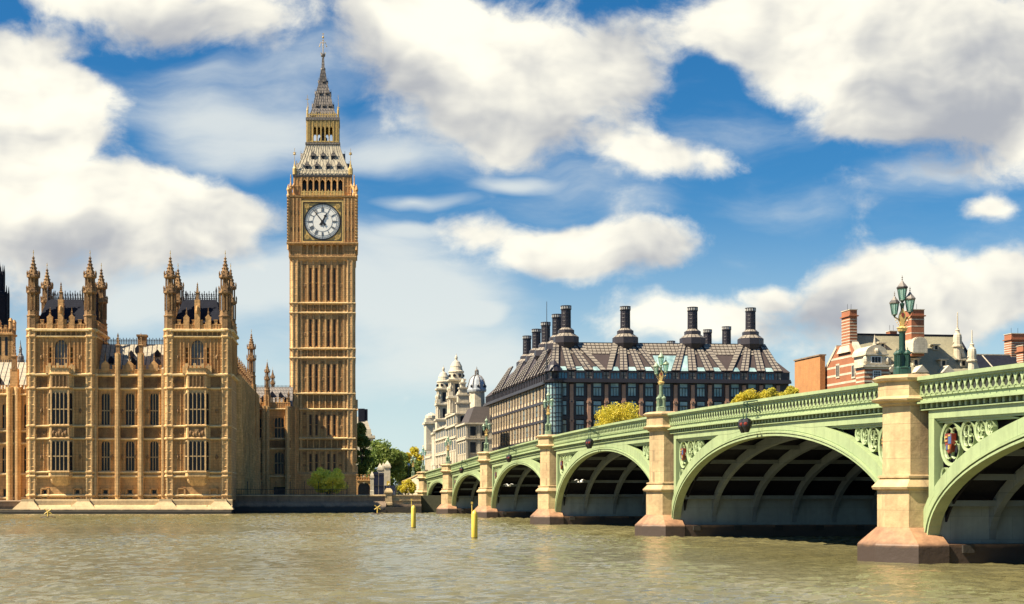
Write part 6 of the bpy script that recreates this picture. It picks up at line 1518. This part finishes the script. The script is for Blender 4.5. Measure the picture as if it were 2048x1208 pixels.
c = MB(); c.box(-3, 1.5, 0, 8, Z(900), Z(836)); c.box(-3.6, 2, -.6, 8.6, Z(848), Z(844)); c.lathe(-.8, 2, [(2.4, Z(836)), (2.4, Z(831)), (1.6, Z(828)), (.4, Z(825))], 10); c.build('end_pavilion', M['whitestone'], t)
t, k, Z, w_ = stone_front('white_office_house', 'white stone office front with pilasters between the cupola towers and the dark block', 922, 405, 842, 14, 60, 14, 3, ((843, .9), (866, .5), (900, .5)), ((894, 875), (862, 850)))
c = MB()
for k_ in range(8): c.box(-.5, .6, 4 + k_ * 7, 5 + k_ * 7, Z(843), Z(838))
c.box(0, 13.5, .4, 1, Z(842), Z(838)); c.box(-.4, .5, 1, 59, Z(843), Z(841)); c.build('balustrade', M['whitestone'], t)
t, k, Z, w_ = stone_front('stepped_gable_house', 'cream stone house with stepped baroque gable beside the grey dome', 914, 372, 826, 3.2, 20, 4, 1, ((827, .6), (850, .7), (874, .5)), ((898, 880), (870, 856), (846, 832)))
g_ = MB()
for hw, ya, yb in ((1.7, 826, 806), (1.35, 806, 790), (1.0, 790, 776), (.6, 776, 766)): g_.box(1.6 - hw, 1.6 + hw, -.2, 1.6, Z(ya), Z(yb)); g_.box(1.6 - hw - .2, 1.6 + hw + .2, -.4, 1.8, Z(yb + 1), Z(yb - 1.5))
for x in (.3, 1.0, 2.2, 2.9): g_.lathe(x, .4, [(.35, Z(808)), (.3, Z(792)), (.5, Z(790)), (.1, Z(783))], 8)
g_.lathe(1.6, .4, [(.6, Z(766)), (.6, Z(763)), (.2, Z(757))], 10)
g_.build('stepped_gable', M['whitestone'], t)
t = thing('domed_corner_house', 'corner house with ribbed grey lead dome and little lantern beside the dark block', 'building', (*at(953.5, HY, 392)[:2], 0), GA); k = F / 392; Z = lambda y: H + (HY - y) / k
w = MB(); w.lathe(0, 0, [(19 / k, GZ), (19 / k, Z(858))], 8); w.lathe(0, 0, [(17 / k, Z(858)), (17 / k, Z(826)), (16 / k, Z(783))], 8); w.lathe(0, 0, [(22 / k, Z(860)), (22 / k, Z(853))], 8); wo_ = w.build('drum', M['whitestone'], t)
d = MB(); d.lathe(0, 0, [(18.5 / k, Z(784)), (19.5 / k, Z(780)), (18.5 / k, Z(777)), (17.6 / k, Z(770)), (14.5 / k, Z(760)), (9.5 / k, Z(753.5)), (4.5 / k, Z(751))], 16); do_ = d.build('dome', M['domegrey'], t)
r_ = MB()
for q in range(8): a = q * math.pi / 4 + .2; r_.tube([(rr * math.cos(a) / k, rr * math.sin(a) / k, Z(y)) for rr, y in ((18.8, 778), (17.9, 769), (14.8, 759.5), (9.7, 753), (4.6, 750.5))], .13, 5)
r_.build('dome_rib', M['spire'], do_)
l_ = MB()
for q in range(6): a = q * math.pi / 3; l_.tube([(3.2 * math.cos(a) / k, 3.2 * math.sin(a) / k, Z(752)), (3.2 * math.cos(a) / k, 3.2 * math.sin(a) / k, Z(742))], .13, 5)
l_.lathe(0, 0, [(4 / k, Z(742)), (3.6 / k, Z(740)), (1 / k, Z(738)), (.3 / k, Z(733))], 8); l_.build('dome_lantern', M['spire'], t)
for q in range(8): a = q * math.pi / 4; o_ = MB(); o_.ball((17.6 * math.cos(a) / k, 17.6 * math.sin(a) / k, Z(773)), .32, 6, 5, 1.4); o_.build('dome_window', M['glass_dark'], do_)
t, k, Z, w_ = stone_front('bow_fronted_house', 'cream stone house with dark mansard and bow window left of the dark block', 934, 345, 846, 5.6, 16, 4, 2, ((847, .7), (877, .5)), ((905, 884), (871, 853)))
m_ = MB(); m_.loft([[(.3, .3, Z(846)), (5.6, .3, Z(846)), (5.6, 15.5, Z(846)), (.3, 15.5, Z(846))], [(2.0, 2, Z(812)), (5.6, 2, Z(812)), (5.6, 14, Z(812)), (2.0, 14, Z(812))]]); m_.build('mansard_roof', M['mansard'], t)
# pale building with the pyramid roof seen over the trees
t = thing('mansard_house', 'pale house with steep roof and dark chimney rising over the trees beside the clock tower', 'building', (*at(722, HY, 470)[:2], 0), 0); k = F / 470; Z = lambda y: H + (HY - y) / k
w = MB(); w.box(-16 / k, 24 / k, 0, 12, GZ, Z(874)); w.box(-18 / k, 28 / k, -.6, 12.6, Z(876), Z(871)); w.box(4 / k, 20 / k, -.3, .2, Z(874), Z(858)); wo_ = w.build('wall', M['whitestone'], t)
r_ = MB(); r_.loft([[(-14 / k, .3, Z(872)), (23 / k, .3, Z(872)), (23 / k, 12, Z(872)), (-14 / k, 12, Z(872))], [(-8 / k, 4, Z(832)), (10 / k, 4, Z(832)), (10 / k, 8, Z(832)), (-8 / k, 8, Z(832))]]); r_.build('roof', M['roof_pale'], t)
c = MB(); c.box(-6 / k, 7 / k, 3, 8, Z(845), Z(816)); c.box(7 / k, 13 / k, 3.2, 7.8, Z(840), Z(817)); c.build('chimney', M['slate'], t)
g_ = MB(); g_.box(13 / k, 19 / k, -.35, 0, Z(886), Z(879)); g_.build('window', M['glass_dark'], t)
# ------------------------------------------------------------------ embankment wall between palace and bridge
wd = 228.0; kk = F / wd
def wX(x): return (x - CX) / kk
def wZ(y): return H + (HY - y) / kk
EW = thing('embankment_wall', 'stained granite river wall between the palace and the bridge', 'river wall', (wX(640), wd, 0))
x0, x1 = wX(462) - wX(640), wX(772) - wX(640)
w = MB(); w.yz([(-1.6, -2), (-1.55, .3), (-.9, 1.3), (-.35, wZ(1002)), (-.3, wZ(1002)), (1.2, wZ(1002)), (1.2, -2)], x0, x1); w.build('battered_face', M['wallstone'], EW)
w = MB(); w.box(x0, x1, -.42, 1.0, wZ(1002) + .003, wZ(992.5)); w.build('parapet', M['wallstone'], EW)
w = MB(); w.yz([(-.6, wZ(992.4)), (-.6, wZ(990.5)), (.1, wZ(989.5)), (1.1, wZ(990.5)), (1.1, wZ(992.4))], x0, x1); w.build('coping', M['pier'], EW)
ST = thing('river_stairs', 'short granite river wall with a capped pedestal and landing beside the bridge foot', 'river wall', (wX(802), wd, 0))
L0, L1 = wX(772) - wX(802) + .02, wX(842) - wX(802)
w = MB(); w.box(L0, L1, -.2, 1.6, -2, wZ(992)); w.box(L0, L1, -.35, 1.7, wZ(1002), wZ(1000)); w.build('upper_wall', M['pier'], ST)
w = MB(); w.box(L0, L1, -.35, 1.7, wZ(991.9), wZ(989.5)); w.build('coping', M['pier'], ST)
w = MB(); w.box(L0 - .2, wX(825) - wX(802), -3.2, -.2, -2, wZ(1014)); w.box(L0 + 1.2, L1, -2.2, 1.5, -2, wZ(1008.1)); w.box(L0 - 1.6, L0, -3.3, -1.7, -2, wZ(1019)); w.build('landing', M['wallstone'], ST)
p = MB(); c = wX(777) - wX(802); p.sq(c, 0, [(.62, wZ(1010)), (.62, wZ(1006)), (.56, wZ(1005)), (.52, wZ(987)), (.66, wZ(986)), (.66, wZ(983)), (.60, wZ(982)), (.45, wZ(978)), (.25, wZ(976.5))]); p.build('pedestal', M['pier'], ST)
# railing on the wall
RL = thing('iron_railing', 'thin black iron railing along the top of the river wall by the palace', 'railing', (wX(580), wd + .4, wZ(990)))
r = MB()
for k in range(48): x = wX(468) - wX(580) + k * (wX(692) - wX(468)) / 47; r.box(x - .02, x + .02, -.02, .02, 0, .95)
r.build('bars', M['black'], RL)
r = MB(); a, b = wX(466) - wX(580), wX(694) - wX(580); r.box(a, b, -.03, .03, .86, .92); r.box(a, b, -.03, .03, .1, .15); r.build('rail', M['black'], RL)
for k in range(9):
    x = a + k * (b - a) / 8; r = MB(); r.lathe(x, 0, [(.06, 0), (.05, 1.9), (.09, 1.95), (.02, 2.15)], 6); r.build('post', M['black'], RL)
# ------------------------------------------------------------------ gates and piers at the bridge foot
gd = 262.0; gk = F / gd
gX = lambda x: (x - CX) / gk
gZ = lambda y: H + (HY - y) / gk
AG = thing('arched_gateway', 'small stone gateway with a dark pointed arch between the clock tower and the gate boards', 'gateway', (gX(728), gd, 0))
q = MB(); X = lambda x: gX(x) - gX(728); hw = X(740)
q.xz([(X(713), GZ), (X(716), GZ)] + [(X(728) + 12 / gk * math.cos(t), gZ(975) + .9 * math.sin(t)) for t in [math.pi * (1 - k / 8) for k in range(9)]] + [(X(740), GZ), (X(743), GZ), (X(743), gZ(960)), (X(713), gZ(960))], 0, .8)
crenel(q, X(713), X(743), gZ(960), .9, 0, .5, 8); q.box(X(713), X(743), -.15, .1, gZ(961.5), gZ(959.5)); q.build('arch_wall', M['stone'], AG)
q = MB(); q.box(X(716), X(740), .5, .6, GZ, gZ(966)); q.build('gate', M['black'], AG)
q = MB(); 
for k in range(9): q.box(X(717 + k * 2.8) - .04, X(717 + k * 2.8) + .04, .42, .48, GZ, gZ(972))
q.build('gate_bars', M['iron'], AG)
def gate_pier(x, w, yt, label, D):
    k = F / D; t = thing('gate_pier', label, 'gate pier', (*at(x, HY, D)[:2], 0), 0, 'capped stone gate piers'); Z = lambda y: H + (HY - y) / k; h = w / 2 / k
    b = MB(); b.sq(0, 0, [(h * 1.12, GZ), (h * 1.12, GZ + .8), (h, GZ + .9), (h, Z(yt + 16)), (h * 1.25, Z(yt + 14)), (h * 1.25, Z(yt + 11))]); b.build('shaft', M['whitestone'], t)
    c = MB(); c.sq(0, 0, [(h * 1.1, Z(yt + 11)), (h * 1.0, Z(yt + 8)), (h * .15, Z(yt + 1)), (.02, Z(yt))]); c.build('pyramid_cap', M['whitestone'], t)
gate_pier(744, 7, 942, 'narrow grey gate pier with a pointed cap beside the arched gateway', 258)
gate_pier(760, 9, 926, 'pale gate pier with pyramid cap, leftmost of the three tall ones', 275)
gate_pier(766.5, 8, 925, 'pale gate pier with pyramid cap in the middle of the three tall ones', 285)
gate_pier(774.5, 12, 921, 'broad pale gate pier with pyramid cap nearest to the bridge lamp', 268)
BG = thing('boarded_gate', 'tall dark slatted double gate between the pale gate piers', 'gate', (gX(757), 261.5, 0))
for i, (a, b) in enumerate(((746, 757), (757.4, 768))):
    q = MB(); X = lambda x: gX(x) - gX(757)
    n = 9
    for k in range(n): u0 = X(a) + (X(b) - X(a)) * k / n; q.box(u0, u0 + (X(b) - X(a)) / n, -.03 * (k % 2), .06, GZ + .1, gZ(944 + 2 * i))
    lf = q.build('gate_leaf', M['navy'], BG); r = MB(); r.box(X(a), X(b), -.1, .1, gZ(972), gZ(970.5)); r.box(X(a), X(b), -.1, .1, gZ(950), gZ(948.8)); r.build('ledge', M['iron'], lf)
HD = thing('navy_hoarding', 'low navy blue hoarding in front of the gate piers', 'hoarding', (gX(780), 250, 0)); hk = F / 250; X = lambda x: (x - 780) / hk
q = MB()
for k in range(5): q.box(X(768 + k * 4.8) + .01, X(768 + (k + 1) * 4.8) - .01, -.03, .03, GZ, H + (HY - 971) / hk)
q.build('panel', M['navy'], HD)
for k in (0, 5): 
    q = MB(); q.box(X(768 + k * 4.8) - .04, X(768 + k * 4.8) + .04, -.08, .08, GZ, H + (HY - (968 if k else 971)) / hk); q.build('post', M['iron'], HD)
t = thing('yellow_sign_board', 'yellow board with a white roundel standing behind the navy hoarding', 'sign', (*at(776.5, HY, 252)[:2], 0)); k2 = F / 252
q = MB(); z1, z2 = H + (HY - 962) / k2, H + (HY - 972) / k2; q.box(-.28, .28, -.03, .03, z2, z1); q.build('board', M['yellow_pale'], t)
q = MB(); q.tube([(0, 0, GZ), (0, 0, z2)], .04, 6); q.build('post', M['iron'], t)
q = MB(); q.ball((.1, -.04, (z1 + z2) / 2 - .15), .13, 8, 5); q.build('roundel', M['white'], t)
# ------------------------------------------------------------------ approach ramp with its parapet, and street lamps on it
AP = thing('approach_wall', 'pale stone parapet climbing from the gates up to the bridge', 'wall', (0, 0, 0))
q = MB(); pts = [(250.5, 6.86), (258, 6.45), (268, 6.0), (282, 5.5), (300, 5.0)]
for (ua, za), (ub, zb) in zip(pts[:-1], pts[1:]):
    q.loft([[BP(ua, v, z) for v, z in ((-.1, GZ - .2), (.4, GZ - .2), (.4, za), (-.1, za))], [BP(ub, v, z) for v, z in ((-.1, GZ - .2), (.4, GZ - .2), (.4, zb), (-.1, zb))]])
q.build('wall_face', M['whitestone'], AP)
q = MB()
for (ua, za), (ub, zb) in zip(pts[:-1], pts[1:]):
    q.loft([[BP(u, v, z + d) for v, d in ((-.25, 0.003), (.5, .003), (.5, .22), (-.25, .22))] for u, z in ((ua, za), (ub, zb))])
q.build('coping', M['pier'], AP)
q = MB()
for (ua, za), (ub, zb) in zip(pts[:-1], pts[1:]): q.quad(BP(ua, .41, za - 1), BP(ub, .41, zb - 1), BP(ub, 25.6, zb - 1), BP(ua, 25.6, za - 1))
q.build('road', M['asphalt'])['kind'] = 'structure'
lamp_standard('lamp_standard', 'pale green lamp standard on the approach wall beside the yellow tree', BP(271, .1, 6.0), M['lampgreen_pale'], 'lamp standards along the bridge')
t = thing('street_light', 'slim black street light on the approach between two green lamp standards', 'street light', (*at(817.5, HY, 300)[:2], 0)); k3 = F / 300
q = MB(); z1 = H + (HY - 932) / k3; q.tube([(0, 0, GZ), (0, 0, z1)], .07, 6, .05); q.build('post', M['black'], t); q = MB(); q.ball((0, 0, z1 + .25), .32, 8, 6); q.build('globe', M['white'], t)
# ------------------------------------------------------------------ yellow markers standing in the river
def pile(px_, yt, yb, label):
    D = F * H / (yb - HY); k = F / D; t = thing('marker_pile', label, 'marker post', (*at(px_, HY, D)[:2], 0), 0, 'yellow marker piles in the river')
    zt = H + (HY - yt) / k; r = .21
    b = MB(); b.lathe(0, 0, [(r, -2), (r, zt - .28), (r * .8, zt - .12), (r * .35, zt), (.02, zt + .02)], 14); b.build('tube', M['yellow'], t, True)
    c = MB(); c.tube([(-r * .8, 0, zt - .7), (-r * .8, 0, zt + .5)], .035, 6); c.box(-r * .8 - .06, -r * .8 + .06, -.06, .06, zt + .42, zt + .58); c.build('aerial', M['yellow_pale'], t)
    e = MB(); e.lathe(0, 0, [(r + .005, -.4), (r + .006, .07)], 14); e.build('tide_stain', M['bark'], t)
pile(827, 1011, 1056, 'thin yellow marker pile farther out beside the smallest arch'); pile(949, 1021, 1077, 'thicker nearer yellow marker pile in front of the bridge piers')
def cross(px_, yt, yb, label):
    D = F * H / (yb - HY); k = F / D; t = thing('cross_marker', label, 'river marker', (*at(px_, HY, D)[:2], 0), 0, 'yellow cross topped river markers'); zt = H + (HY - yt) / k
    b = MB(); b.lathe(0, 0, [(.95, -.3), (.95, .12), (.5, .2)], 10); b.build('float', M['pierbase'], t)
    c = MB(); c.tube([(0, 0, .1), (0, 0, zt - .4)], .10, 8); c.build('mast', M['yellow_pale'], t)
    for a in (math.pi / 4, -math.pi / 4): d = MB(); dx, dz = .62 * math.sin(a), .42 * math.cos(a); d.tube([(-dx, 0, zt - .42 - dz), (dx, 0, zt - .42 + dz)], .075, 6); d.build('cross_arm', M['yellow_pale'], t)
cross(96, 1016, 1036, 'yellow cross topped marker on a float in front of the palace'); cross(755, 1009, 1029, 'yellow cross topped marker on a float by the river stairs')
# ------------------------------------------------------------------ people leaning on the far end of the parapet
def skinny(name, edges, mat_, parent):
    pass
def person(loc, rz, coat, label, grp='people on the far end of the bridge'):
    t = thing('person', label, 'person', loc, rz, grp); t.scale = (1, 1, 1)
    V = [(0, 0, .92), (0, .0, 1.15), (0, 0, 1.40), (0, 0, 1.52), (.19, 0, 1.40), (-.19, 0, 1.40), (.25, -.08, 1.12), (-.25, -.08, 1.12), (.2, -.3, 1.05), (-.2, -.3, 1.05), (.10, 0, .88), (-.10, 0, .88), (.11, -.02, .48), (-.11, -.02, .48), (.11, 0, .06), (-.11, 0, .06), (0, -.03, 1.64), (0, -.02, 1.74), (.11, -.14, .03), (-.11, -.14, .03)]
    E = [(0, 1), (1, 2), (2, 3), (2, 4), (2, 5), (4, 6), (5, 7), (6, 8), (7, 9), (0, 10), (0, 11), (10, 12), (11, 13), (12, 14), (13, 15), (3, 16), (16, 17), (14, 18), (15, 19)]
    Rr = [.15, .15, .16, .06, .075, .075, .055, .055, .04, .04, .10, .10, .07, .07, .05, .05, .095, .08, .045, .045]
    me = bpy.data.meshes.new('person'); me.from_pydata(V, E, []); o = bpy.data.objects.new('body', me); COL.objects.link(o); o.parent = t
    sk = o.modifiers.new('skin', 'SKIN'); ss_ = o.modifiers.new('sub', 'SUBSURF'); ss_.levels = ss_.render_levels = 1
    for i, v in enumerate(me.skin_vertices[0].data): v.radius = (Rr[i], Rr[i]); v.use_root = (i == 0)
    me.materials.append(coat)
    h = MB(); h.ball((0, -.03, 1.66), .105, 10, 7, 1.22); h.ball((0, -.14, 1.65), .02, 5, 4); 
    for s_ in (-1, 1): h.ball((s_ * .105, -.02, 1.66), .025, 5, 4); h.ball((s_ * .04, -.125, 1.68), .013, 5, 4)
    h.build('head', M['skin'], t, True)
    g_ = MB(); g_.ball((0, .0, 1.71), .118, 10, 6, .95); g_.build('hair', M['bark'], t, True)
    return t
M['skin'] = mat('skin', (.45, .26, .18), .6, .1, 3, 10, .05); M['coat_grey'] = mat('grey coat cloth', (.10, .10, .12), .9, .2, 3, 20, .2); M['coat_red'] = mat('faded red coat cloth', (.30, .09, .07), .9, .2, 3, 20, .2); M['coat_white'] = mat('pale coat cloth', (.55, .52, .48), .9, .2, 3, 20, .2)
for u, c_, lb in ((224.0, 'coat_grey', 'person in a grey coat just left of the second farthest bridge lamp'), (227.5, 'coat_white', 'person in a pale coat at the parapet, second from the second farthest bridge lamp'), (230.0, 'coat_red', 'person in a red coat at the parapet between two grey coats'),
                  (233.5, 'coat_grey', 'person in a grey coat at the middle of the group on the bridge end'), (237.5, 'coat_white', 'person in a pale coat at the parapet nearer the far lamp'), (241.0, 'coat_grey', 'person in a dark coat at the parapet nearest the farthest pier')):
    person(BP(u, .85, zp(u) - .935), -BR_A - math.pi / 2, M[c_], lb)
# ------------------------------------------------------------------ gulls flying under the arches
def gull(px_, py_, D, label, rz):
    t = thing('gull', label, 'bird', at(px_, py_, D), rz, 'gulls gliding by the bridge arches')
    b = MB(); b.loft([[(x, r * math.cos(a), r * .9 * math.sin(a)) for a in [2 * math.pi * k / 8 for k in range(8)]] for x, r in ((-.30, .01), (-.2, .05), (0, .085), (.14, .07), (.20, .05), (.27, .045), (.31, .02))]); b.tube([(.30, 0, 0), (.36, 0, -.01)], .015, 5, .004)
    for s_ in (-1, 1): b.loft([[(.10, s_ * .05, .03), (-.10, s_ * .05, .03), (-.1, s_ * .05, .06), (.1, s_ * .05, .06)], [(.13, s_ * .35, .22), (-.05, s_ * .35, .22), (-.05, s_ * .35, .235), (.13, s_ * .35, .24)], [(-.02, s_ * .72, .14), (-.06, s_ * .72, .14), (-.06, s_ * .72, .145), (-.02, s_ * .72, .145)]])
    b.loft([[(-.26, -.03, 0), (-.26, .03, 0), (-.26, .03, .02), (-.26, -.03, .02)], [(-.42, -.08, 0), (-.42, .08, 0), (-.42, .08, .01), (-.42, -.08, .01)]])
    b.build('body', M['white'], t, True)
gull(1018, 972, 150, 'white gull gliding in the dark of the arch behind the nearer yellow pile', .7); gull(1160, 964, 128, 'white gull gliding in the dark of the arch below the yellow plane tree', 2.2)

# ------------------------------------------------------------------ trees
def tree(name, label, loc, hgt, crown, nleaf, leaf, lmat, trunk_r, cat='tree', group=None, trunk=True, seed=1, clumps=26, limbs=7, open_=.0, lowest=.25):
    """crown = (rx, ry, rz, cz); leaves gather in clumps along the limbs"""
    rnd = np.random.RandomState(seed); rx, ry, rz, cz = crown
    t = thing(name, label, cat, loc, 0, group)
    C = []
    while len(C) < clumps:
        p = rnd.uniform(-1, 1, 3); d = np.linalg.norm(p)
        if d > 1 or d < .25: continue
        p = p / d * d ** .55
        if p[2] < -.8: continue
        C.append((p[0] * rx * .82, p[1] * ry * .82, cz + p[2] * rz * .82))
    C = np.array(C)
    tb = MB()
    if trunk:
        tb.tube([(0, 0, -.1), (.05 * hgt * rnd.uniform(-1, 1) * .4, 0, hgt * .2), (0, 0, cz * .8)], trunk_r, 8, trunk_r * .6)
    for c in C[:limbs * 2]:
        b0 = Vector((0, 0, max(.1, cz * .55 * (.6 + .5 * rnd.rand())))) if trunk else Vector((rnd.uniform(-.3, .3), 0, 0)); m_ = b0.lerp(Vector(c), .5) + Vector((rnd.uniform(-.3, .3), rnd.uniform(-.3, .3), .06 * hgt))
        tb.tube([b0, m_, Vector(c)], trunk_r * .38, 5, trunk_r * .10)
    to = tb.build('trunk', M['bark'], t)
    per = nleaf // clumps; vs, fs = [], []
    for c in C:
        rad_ = rnd.uniform(.24, .42) * min(rx, rz) * (1.15 if clumps < 20 else 1)
        n = int(per * rnd.uniform(.6, 1.4)); d = rnd.normal(size=(n, 3)); d /= np.linalg.norm(d, axis=1)[:, None]; rr = rad_ * rnd.rand(n) ** .45
        P = c + d * rr[:, None] * np.array([1, 1, .8])
        for p in P:
            a = rnd.normal(size=3); a /= np.linalg.norm(a); b = np.cross(a, rnd.normal(size=3)); b /= np.linalg.norm(b); s_ = leaf * rnd.uniform(.6, 1.3); k = len(vs)
            vs += [tuple(p - a * s_), tuple(p + b * s_ * .5), tuple(p + a * s_), tuple(p - b * s_ * .5)]; fs.append((k, k + 1, k + 2, k + 3))
    cb = MB(); cb.v = vs; cb.f = fs; cb.build('crown', M[lmat], t)
    return t
def tree_at(px_, y_top, y_bot, D, wpx, name, label, lmat, n, leaf, gz=GZ, ybase=None, **kw):
    k = F / D; zt, zb = H + (HY - y_top) / k, H + (HY - y_bot) / k; p = at(px_, HY, D)
    rz = (zt - zb) / 2; cz = (zt + zb) / 2 - gz
    return tree(name, label, (p[0], D, gz), zt - gz, (wpx / 2 / k, wpx / 2 / k * .9, rz, cz), n, leaf, lmat, max(.12, (zt - gz) * .022), **kw)
tree_at(656, 931, 990, 231.5, 92, 'spring_bush', 'round yellow green spring bush at the foot of the clock tower', 'leaf_bush', 17000, .12, trunk=False, cat='bush', seed=3, clumps=46)
tree_at(814, 958, 992, 246, 38, 'yellow_shrub', 'small yellow shrub growing behind the river stairs by the bridge foot', 'leaf_yellow', 4000, .13, trunk=False, cat='bush', seed=5, clumps=24)
tree_at(797, 966, 991, 247, 16, 'bare_shrub', 'small dull green shrub between the navy hoarding and the yellow shrub', 'leaf_dark', 600, .10, trunk=False, cat='bush', seed=15, clumps=12)
tree_at(722, 832, 975, 300, 44, 'plane_tree', 'slender dark green tree close against the side of the clock tower', 'leaf_green', 11000, .32, seed=8, clumps=60)
tree_at(767, 872, 994, 330, 92, 'plane_tree', 'broad dark green tree rising behind the gate piers', 'leaf_green', 15000, .32, seed=9, clumps=64)
tree_at(802, 900, 994, 345, 56, 'plane_tree', 'lower dark green tree between the broad tree and the yellow tree', 'leaf_green', 8000, .32, seed=11, clumps=40)
tree_at(828, 889, 975, 360, 48, 'plane_tree', 'yellow green tree in front of the white office wing', 'leaf_yellow', 8000, .3, seed=12, clumps=28)
tree_at(835, 920, 985, 352, 40, 'plane_tree', 'small dark green tree under the yellow tree by the far bridge lamp', 'leaf_green', 5000, .3, seed=13, clumps=22)
tree_at(1236, 798, 905, 284, 112, 'plane_tree', 'bright yellow plane tree in front of the dark office block behind the bridge', 'leaf_yellow', 15000, .20, seed=21, clumps=64)
tree_at(1492, 776, 860, 286, 58, 'plane_tree', 'yellow plane tree crown left of its neighbours at the right end of the dark block', 'leaf_yellow', 7000, .2, seed=22, clumps=36)
tree_at(1535, 770, 860, 287, 66, 'plane_tree', 'middle yellow plane tree crown peeping over the bridge', 'leaf_yellow', 7500, .2, seed=23, clumps=38)
tree_at(1580, 765, 860, 290, 62, 'plane_tree', 'yellow plane tree crown in front of the orange brick flank wall', 'leaf_yellow', 7000, .2, seed=24, clumps=36)
# a narrow lawn under the bush and before the palace
g_ = MB(); g_.quad((wX(466), wd + 1.05, GZ + .004), (wX(700), wd + 1.05, GZ + .004), (wX(700), 262, GZ + .004), (wX(466), 262, GZ + .004)); M['lawn'] = mat('mown grass', (.07, .11, .02), .9, .4, .4, 12, .4); g_.build('lawn', M['lawn'])['kind'] = 'structure'
